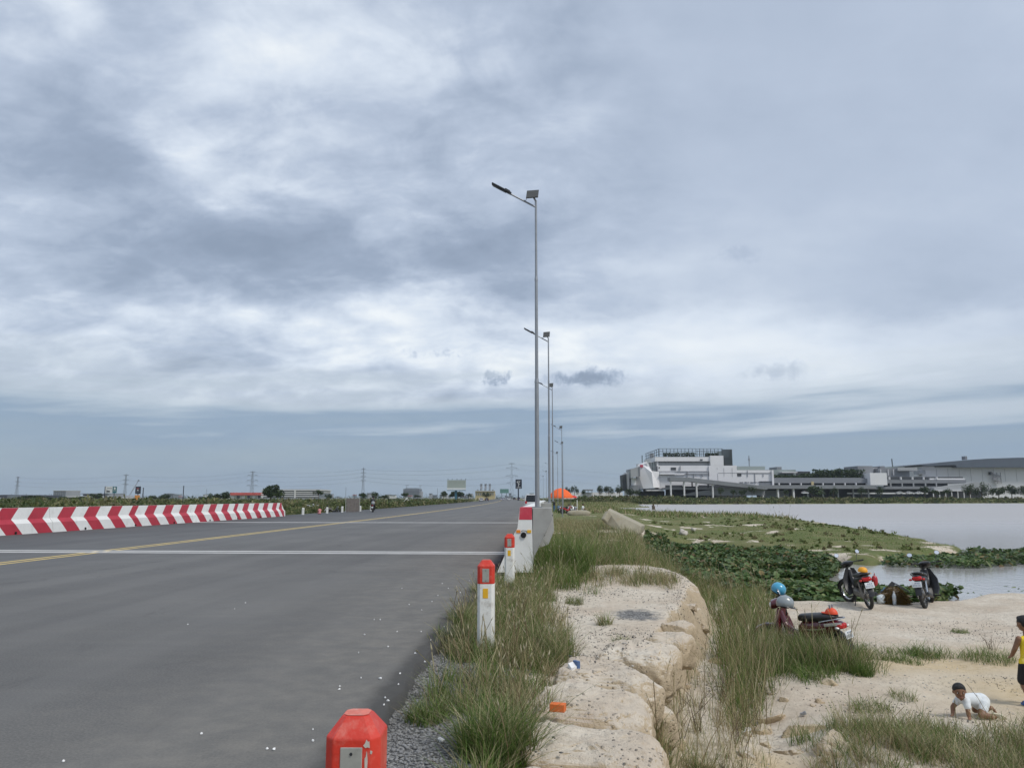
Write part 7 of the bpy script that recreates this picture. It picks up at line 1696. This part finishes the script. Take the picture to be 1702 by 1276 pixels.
f3.poly('ramp', 'mall_midgrey', [(1545, 810.5), (1612, 801.5), (1640, 802.5), (1640, 816), (1545, 816)], -6, -2); f3.box('white_stripe', 'mall_white', 1550, 1609, 794.4, 796.8, 1.5, 2.6)
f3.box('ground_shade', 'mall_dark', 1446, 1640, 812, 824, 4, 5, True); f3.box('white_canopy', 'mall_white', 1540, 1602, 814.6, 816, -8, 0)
for k in range(7): x = 1541 + k * 10; f3.box('canopy_post', 'mall_white', x - .5, x + .5, 816, 823, -7.6, -7, True)
f3.box('low_wall', 'mall_white', 1402, 1534, 818.6, 820.6, -6, -5.4); f3.poly('white_roof', 'mall_white', [(1648, 816), (1656, 815), (1690, 821), (1660, 820)], -4, 2)
f4 = Far('exhibition_hall', 'long white hall with curved blue grey roof at the right', 'hall', 1640, 822, 500)
f4.box('hall_wall', 'mall_white', 1535, 1760, 776.4, 812, 0, 80, True)
f4.poly('roof', 'roof_blue', [(1527, 772.6), (1560, 769), (1608, 764.6), (1640, 762.6), (1690, 761), (1770, 761.2), (1770, 777), (1586, 777), (1584, 773.2), (1540, 774.6)], -6, 80)
f4.box('roof_fascia', 'mall_grey', 1556, 1585, 774.4, 776.4, -2, 40); f4.box('wing', 'mall_white', 1535, 1556, 774.6, 780, -1, 20); f4.box('louvre_panel', 'mall_midgrey', 1527, 1537.5, 781.5, 788, -3, 4)
f4.box('roof_vent', 'mall_grey', 1625, 1628.5, 756.5, 762.5, 10, 14)
st_ = f4.box('stair_core', 'mall_dark', 1645, 1648, 784, 789, -2.4, -1)
for k, (a, b) in enumerate((((1650, 788), (1663, 791)), ((1663, 792), (1650, 795)), ((1650, 796), (1663, 799)), ((1663, 799.5), (1652, 802)))): f4.bar('stair_flight', 'mall_seam', a, b, .8, -2, parent=st_)
for x in (1650, 1657, 1663): f4.box('stair_post', 'mall_seam', x - .3, x + .3, 785, 803, -2.4, -1.9, parent=st_)
for k in range(11): x = 1560 + k * 19; f4.box('wall_seam', 'mall_seam', x - .15, x + .15, 779, 800, -.12, .4)
for i, (px, lab) in enumerate(((1494, 'leftmost white car under the right car park'), (1512, 'middle white car under the right car park'), (1526, 'third white car under the right car park'), (1338, 'white car below the large dark tree at the mall'))):
    q = at(px, 820, 455); car(lab, (q.x, q.y, at(px, 820.5, 455).z), YAW + (.1 if i % 2 else 3.0), 'car_white', False, 'cars parked at the mall')
f5 = Far('pavilion', 'low grey pavilion between the trees left of the mall', 'pavilion', 980, 820, 425)
f5.box('roof', 'mall_grey', 971, 986, 813, 815, 0, 8); f5.box('base_wall', 'mall_white', 938, 1036, 818, 820.6, 2, 4, True)
for x in (972.5, 978, 984.5): f5.box('column', 'mall_midgrey', x - .5, x + .5, 815, 822, 1, 1.6, True)

# ---- left horizon
f = Far('dark_hall', 'dark curved hall at the left edge of the horizon', 'hall', 18, 830, 760)
f.poly('hall_body', 'far_dark', [(-30, 822.5), (0, 822), (18, 822), (35, 822.8), (54, 822.4), (54, 833), (-30, 833)], 0, 50); f.box('glazed_end', 'far_slate', 14, 35, 823.2, 833, -2, 0); f.box('low_shed', 'far_grey', 0, 11, 826.4, 833, -20, -8, True)
f = Far('apartment_block', 'plain grey block with vertical ribs on the left horizon', 'building', 98, 828, 900)
f.box('wall', 'far_grey', 88, 109, 815.2, 830, 0, 30, True)
for k in range(7): x = 89.6 + k * 3; f.box('rib', 'far_slate', x, x + 1.2, 816, 826, -.8, 0)
f.box('roof_edge', 'far_pale', 87.7, 109.3, 814.8, 815.5, -1, 31)
f = Far('warehouse', 'long pale stepped warehouse left of the teal billboard', 'building', 140, 829, 820)
f.box('wall', 'far_pale', 109, 176, 824, 832, 0, 40, True); f.box('upper_wall', 'far_grey', 132, 176, 820.4, 826, 6, 40); f.box('roof_edge', 'far_slate', 131, 176, 819.6, 820.8, 4, 41); f.box('window_band', 'far_dark', 134, 150, 822.2, 823.6, 5.4, 6.2); f.box('window_band', 'far_dark', 112, 172, 826, 827.6, -.6, .2)
f = Far('warehouse', 'low white roofed shed between the two billboards', 'building', 213, 830, 800)
f.box('roof', 'far_pale', 190, 236, 826.4, 829.4, 0, 30); f.box('wall', 'far_slate', 192, 235, 829, 834, 2, 28, True); f.box('roof_house', 'far_grey', 197, 206, 823.4, 827, 5, 20)
f = Far('shop_row', 'row of shops with red roofs on the left horizon', 'building', 410, 828, 700)
for k in range(6):
    x = 383 + k * 8.8; f.box('shop_wall', 'far_pale', x, x + 8.6, 822.4, 832, 0, 20, True); rf = f.poly('red_roof', 'far_red', [(x - .3, 822.6), (x + .8, 818.2 + .5 * (k % 2)), (x + 7.8, 818.2 + .5 * (k % 2)), (x + 8.9, 822.6)], -2, 22)
    f.box('shop_window', 'far_dark' if k % 2 else 'board_white', x + 2, x + 6.4, 823.6, 827.6, -.6, .4)
f = Far('banded_building', 'long building with white bands behind the tall tree', 'building', 490, 828, 650)
f.box('core', 'far_slate', 436, 530, 815, 831, 2, 40, True)
for y in (813.4, 817, 820.2, 823.6): f.poly('white_band', 'far_pale', [(434, y), (532 - (y - 813) * .3, y), (532 - (y - 813) * .3, y + 1.7), (434, y + 1.7)], -1, 41)
for x in (490.5,): f.box('pier', 'far_pale', x - 1.2, x + 1.2, 815, 831, -1.5, 0)
f.box('roof_edge', 'far_grey', 445, 528, 812.6, 813.6, 5, 35); f.box('ground_storey', 'far_grey', 434, 540, 827, 832, -3, 2, True)
f = Far('unfinished_block', 'dark grey block under construction with roof cranes', 'building', 684, 828, 1500)
f.box('concrete_frame', 'far_slate', 670, 697, 812, 832, 0, 40, True); f.box('top_floor', 'far_slate', 673, 693, 810.8, 812.4, 5, 35); f.box('annex', 'far_grey', 693, 700, 816.5, 832, 4, 30, True)
for y in (814, 816.4, 818.8): f.box('floor_slab', 'far_grey', 669.6, 697.4, y - .2, y + .2, -1, 0)
for x in (674.5, 697): f.bar('tower_crane', 'pylon_steel', (x, 812), (x, 806), .8, 10); f.bar('crane_jib', 'pylon_steel', (x - 2, 806.4), (x + 4, 806.2), .7, 10)
f = Far('gold_building', 'pale gold building with three domed towers by the road', 'building', 806, 828, 900)
f.box('wall', 'far_gold', 790, 822, 816, 832, 0, 40, True); f.box('cornice', 'far_pale', 789.5, 822.5, 815, 816.2, -1.5, 41)
for x, hh in ((793.5, 2.4), (799, 4), (806.2, 4.4), (813.4, 4), (819, 2.4)):
    c = (f.X(x), 12, f.Z(815)); mb = MB(); rr = 1.9 / F_PX * 900; mb.ell(c, (rr, rr, hh / F_PX * 900), 12, 6, 0, 0, 1); mb.build('dome', M['far_slate'], f.root, smooth=True)
for x in (799, 806.2, 813.4): f.box('tower', 'far_grey', x - 1.7, x + 1.7, 805, 812, 14, 18); f.box('tower_cap', 'far_slate', x - 1.9, x + 1.9, 803.6, 805, 13, 19)
for k in range(9): x = 791.5 + k * 3.4; f.box('window', 'far_slate', x, x + 1.5, 819, 823, -.5, .3)
# scattered town far off
qq = random.Random(9)
TOWN = ['far_pale', 'far_grey', 'far_slate']; k = 0
for i in range(40):
    px = qq.choice([qq.uniform(280, 385), qq.uniform(540, 660), qq.uniform(640, 790), qq.uniform(700, 790), qq.uniform(820, 900)]); top_ = qq.uniform(819.5, 825.5); w_ = qq.uniform(2.5, 9); d = qq.uniform(1300, 2400)
    where = 'left of the red roofed shops' if px < 386 else 'between the banded building and the slender pylon' if px < 603 else 'between the slender pylon and the dark block' if px < 670 else 'between the dark block and the blank billboard' if px < 743 else 'right of the blank billboard' if px < 800 else 'at the end of the road'
    f = Far('far_house', 'tiny ' + ('red roofed ' if i % 7 == 0 else '') + ['pale', 'grey', 'slate dark'][i % 3] + ' house ' + where, 'house', px, 829, d, 'houses of the far town')
    f.box('wall', TOWN[i % 3], px - w_ / 2, px + w_ / 2, top_, 830, 0, 16, True); f.box('roof', 'far_red' if i % 7 == 0 else 'far_slate', px - w_ / 2 - .3, px + w_ / 2 + .3, top_ - .7, top_, -1, 17)

# ---- billboards
def billboard(label, px0, px1, py0, py1, d, face, posts, pyb=832, postm='far_slate', pw=.5):
    f = Far('billboard', label, 'billboard', (px0 + px1) / 2, pyb, d, 'roadside billboards')
    f.box('panel', face, px0, px1, py0, py1, 0, .6)
    for x in posts: f.box('post', postm, x - pw, x + pw, py1, pyb, .2, .9, True)
    return f
f = billboard('white and teal billboard on two posts at the left', 173, 193, 808.4, 819, 420, 'board_white', (176.4, 188.4), 832)
f.box('teal_panel', 'board_teal', 186.3, 193.1, 808.3, 819.1, -.12, .1); f.box('side_edge', 'board_dark', 173, 174.2, 808.2, 832, -.14, .2)
mb = MB(); mb.ell((f.X(189.8), -.14, f.Z(811.4)), (.55, .03, .62), 12, 8); mb.build('round_mark', M['board_white'], f.root)
for x, y, w_ in ((177, 814, 1.2), (179, 815, 1.8), (181, 815.2, 1.4)): f.box('dark_figure', 'board_dark', x - w_ / 2, x + w_ / 2, y, 817.6, -.12, .02)
for k in range(5): f.box('lettering', 'far_grey', 177 + k * 1.7, 178.1 + k * 1.7, 810.2, 811.8, -.1, .02)
for k in range(3): f.box('lettering', 'board_white', 187.6 + k * 1.6, 188.5 + k * 1.6, 814.4, 815.6, -.16, -.1)
f = billboard('dark billboard above an orange board at the left', 224, 232.4, 808.2, 820.4, 420, 'board_dark', (228,), 832)
f.box('orange_board', 'board_orange', 224, 232, 822.6, 830.4, -.3, .2); f.box('mark', 'board_white', 227, 229.4, 813.6, 815, -.1, .02); f.box('mark', 'far_red', 226, 230, 811, 812, -.1, .02); f.box('mark', 'far_grey', 226, 230.6, 816.4, 817, -.1, .02)
f = billboard('large blank grey green billboard on a blue post', 743, 774, 797.6, 814.2, 420, 'board_blank', (757.6,), 833, 'blue_steel', 1.9)
f.box('catwalk', 'blue_steel', 743, 774, 814.2, 815.2, -.8, .8); f.box('lower_panel_strip', 'board_white', 743, 774, 810.6, 814.2, -.05, .02)
for x in (744, 751, 759, 766, 773.4):
    b_ = f.bar('lamp_arm', 'dark_metal', (x, 798), (x + .6, 796.2), .1, -.6); f.box('floodlight', 'dark_metal', x, x + 1.2, 795.8, 796.8, -1.2, -.7, parent=b_)
f = billboard('small green board left of the far pylon', 831, 845.5, 812.4, 819.2, 600, 'board_green', (834, 842), 832)
f = billboard('dark billboard with white branching emblem beside the far pylon', 856.8, 867.4, 796.4, 811.8, 420, 'board_dark', (861.6,), 831, 'board_dark', 1.0)
for a, b in (((862, 809), (861.5, 803)), ((861.5, 803), (858.8, 800)), ((861.5, 803), (864.8, 799)), ((861.8, 805.5), (864.4, 803.6)), ((860.4, 801.6), (860.6, 798.8)), ((862.8, 801.4), (862.4, 798.4))): f.bar('emblem_stroke', 'board_white', a, b, .22, -.08)
for k in range(4): f.box('lettering', 'board_white', 859 + k * 1.7, 860.2 + k * 1.7, 809.4, 810.4, -.1, .02)

# ---- pylons with their wires
def pylon(label, px, pyt, pyb, d, arms, wide):
    f = Far('power_pylon', label, 'pylon', px, pyb, d, 'power pylons')
    zt = f.Z(pyt); w0 = wide / F_PX * d / 2; w1 = w0 * .42; zk = zt * .52; T_ = .12 * d / 1000
    def wd(z): return w0 + (w1 - w0) * (z / zk) if z < zk else w1 + (w1 * .45 - w1) * ((z - zk) / (zt - zk))
    zs = list(np.concatenate([np.linspace(0, zk, 5), np.linspace(zk, zt, 6)[1:]]))
    for sx_ in (-1, 1):
        for sy_ in (-1, 1):
            mb = MB()
            for a, b in zip(zs[:-1], zs[1:]): mb.bar((sx_ * wd(a), sy_ * wd(a), a), (sx_ * wd(b), sy_ * wd(b), b), T_ * 1.5)
            mb.build('leg', M['pylon_steel'], f.root)
    mb = MB()
    for a, b in zip(zs[:-1], zs[1:]):
        for sy_ in (-1, 1):
            mb.bar((-wd(a), sy_ * wd(a), a), (wd(b), sy_ * wd(b), b), T_); mb.bar((wd(a), sy_ * wd(a), a), (-wd(b), sy_ * wd(b), b), T_); mb.bar((-wd(b), sy_ * wd(b), b), (wd(b), sy_ * wd(b), b), T_)
            mb.bar((sy_ * wd(a), -wd(a), a), (sy_ * wd(b), wd(b), b), T_)
    mb.build('bracing', M['pylon_steel'], f.root)
    tips = []
    for fr_, half in arms:
        z = zt * fr_; hw = half / F_PX * d; mb = MB()
        for s in (-1, 1):
            mb.bar((s * wd(z), 0, z - hw * .12), (s * hw, 0, z), T_ * 2.4); mb.bar((s * wd(z), 0, z + hw * .16), (s * hw, 0, z), T_ * 2.4); mb.bar((s * hw, 0, z), (s * hw, 0, z - hw * .22), T_ * 2)
            tips.append(f.root.matrix_basis @ Vector((s * hw, 0, z - hw * .18)))
        mb.build('cross_arm', M['pylon_steel'], f.root)
    f.root['tips'] = [0]; del f.root['tips']
    return tips
A1 = [(.97, 4), (.80, 5), (.66, 4.5), (.52, 4.8)]
P1 = pylon('lattice pylon at the far left of the horizon', 27, 792, 826, 1300, [(.97, 3.4), (.78, 3.8), (.60, 3.8)], 5)
P2 = pylon('lattice pylon beside the boom crane on the left', 207, 788, 826, 1250, [(.97, 4.2), (.78, 5), (.60, 5)], 5)
P3 = pylon('wide armed pylon above the red roofed shops', 418, 783, 826, 1100, [(.98, 4.4), (.86, 8), (.68, 8.6), (.50, 8.4)], 7)
P4 = pylon('slender pylon right of the striped building', 603, 777, 826, 1050, [(.95, 3.6), (.84, 4.2), (.72, 4.2), (.60, 4.2)], 5.5)
P5 = pylon('tall pylon where the road meets the horizon', 850.5, 769, 828, 900, [(.98, 4.5), (.86, 9), (.64, 9.5), (.45, 8)], 7)
P6 = pylon('pylon standing far beyond the right of the frame on the same line', -180, 798, 826, 1400, [(.97, 3.4), (.78, 3.8), (.60, 3.8)], 7) if False else None
def wires(A, B, label, idx):
    mb = MB()
    for i in idx:
        a, b = A[i], B[i % len(B)]; L = (b - a).length; pts = []
        for k in range(13):
            t = k / 12; p = a.lerp(b, t); p.z -= 4 * t * (1 - t) * L * .018; pts.append(p)
        mb.tube(pts, .045, 4, cap=False)
    tag(mb.build('power_line', M['pylon_steel']), label, 'power line', 'power lines between the pylons')
wires(P1, P2, 'power lines between the two leftmost pylons', (0, 1, 2, 3, 4, 5)); wires(P2, P3, 'power lines from the crane pylon to the wide armed pylon', (0, 1, 2, 3, 4, 5)); wires(P3, P4, 'power lines from the wide armed to the slender pylon', (0, 1, 2, 3, 4, 5, 6, 7)); wires(P4, P5, 'power lines from the slender pylon to the tallest one', (0, 1, 2, 3, 4, 5, 6, 7))
E_ = [c2w(900 + 130 * (i % 2), 1500, 44 - 6 * (i // 2)) for i in range(8)]
wires(P5, E_, 'power lines running on right from the tallest pylon', (0, 1, 2, 3, 4, 5))
f = Far('boom_crane', 'pale boom crane leaning right beside the left pylon', 'crane', 218, 828, 900)
mb = MB(); a, b = Vector((f.X(214), 0, f.Z(825))), Vector((f.X(228.4), 0, f.Z(798)))
for o_ in (-.5, .5): mb.bar(a + Vector((o_, 0, 0)), b + Vector((o_ * .3, 0, 0)), .3)
for k in range(14): t = k / 14; mb.bar(a.lerp(b, t) + Vector((-.5 + .2 * t, 0, 0)), a.lerp(b, t + .07) + Vector((.5 - .2 * t, 0, 0)), .2)
mb.build('boom', M['far_grey'], f.root); f.box('cab', 'far_pale', 211, 216, 823, 829, -2, 3, True); f.box('hook_block', 'far_slate', 227.6, 229.2, 797.4, 799.4, -1, 1)
for i, (px, yt, d, w_, lab) in enumerate(((237, 811, 420, .55, 'dark pole right of the dark billboard'), (304, 808, 420, .55, 'lone dark pole in the field on the left'), (343, 813.5, 900, .25, 'thin mast left of the round trees'), (574.5, 811, 900, .25, 'thin mast left of the slender pylon'), (727, 812, 900, .25, 'thin mast left of the blank billboard'), (112, 818, 1100, .25, 'thin mast right of the grey block'))):
    f = Far('pole', lab, 'pole', px, 831, d, 'single poles in the fields'); f.box('shaft', 'far_dark' if i < 2 else 'pylon_steel', px - w_, px + w_, yt, 831, 0, .4, True); f.box('pole_cap', 'far_dark', px - w_ * 1.4, px + w_ * 1.4, yt - .8, yt, -.05, .45)

# ------------------------------------------------------------------ the air
HAZE = 0.00009
if HAZE:
    mb = MB(); mb.box(-3200, 3200, -60, 3400, -4.0, 75.0)
    hm = bpy.data.materials.new('haze_air'); hm.use_nodes = True; hn = hm.node_tree.nodes; hn.clear()
    pv = hn.new('ShaderNodeVolumePrincipled'); pv.inputs['Color'].default_value = (0.80, 0.88, 1.0, 1); pv.inputs['Density'].default_value = HAZE; pv.inputs['Anisotropy'].default_value = 0.2
    ho = hn.new('ShaderNodeOutputMaterial'); hm.node_tree.links.new(pv.outputs[0], ho.inputs['Volume'])
    hz_o = mb.build('haze', hm); tag(hz_o, 'thin bluish haze in the air over the plain', 'haze', kind='stuff')
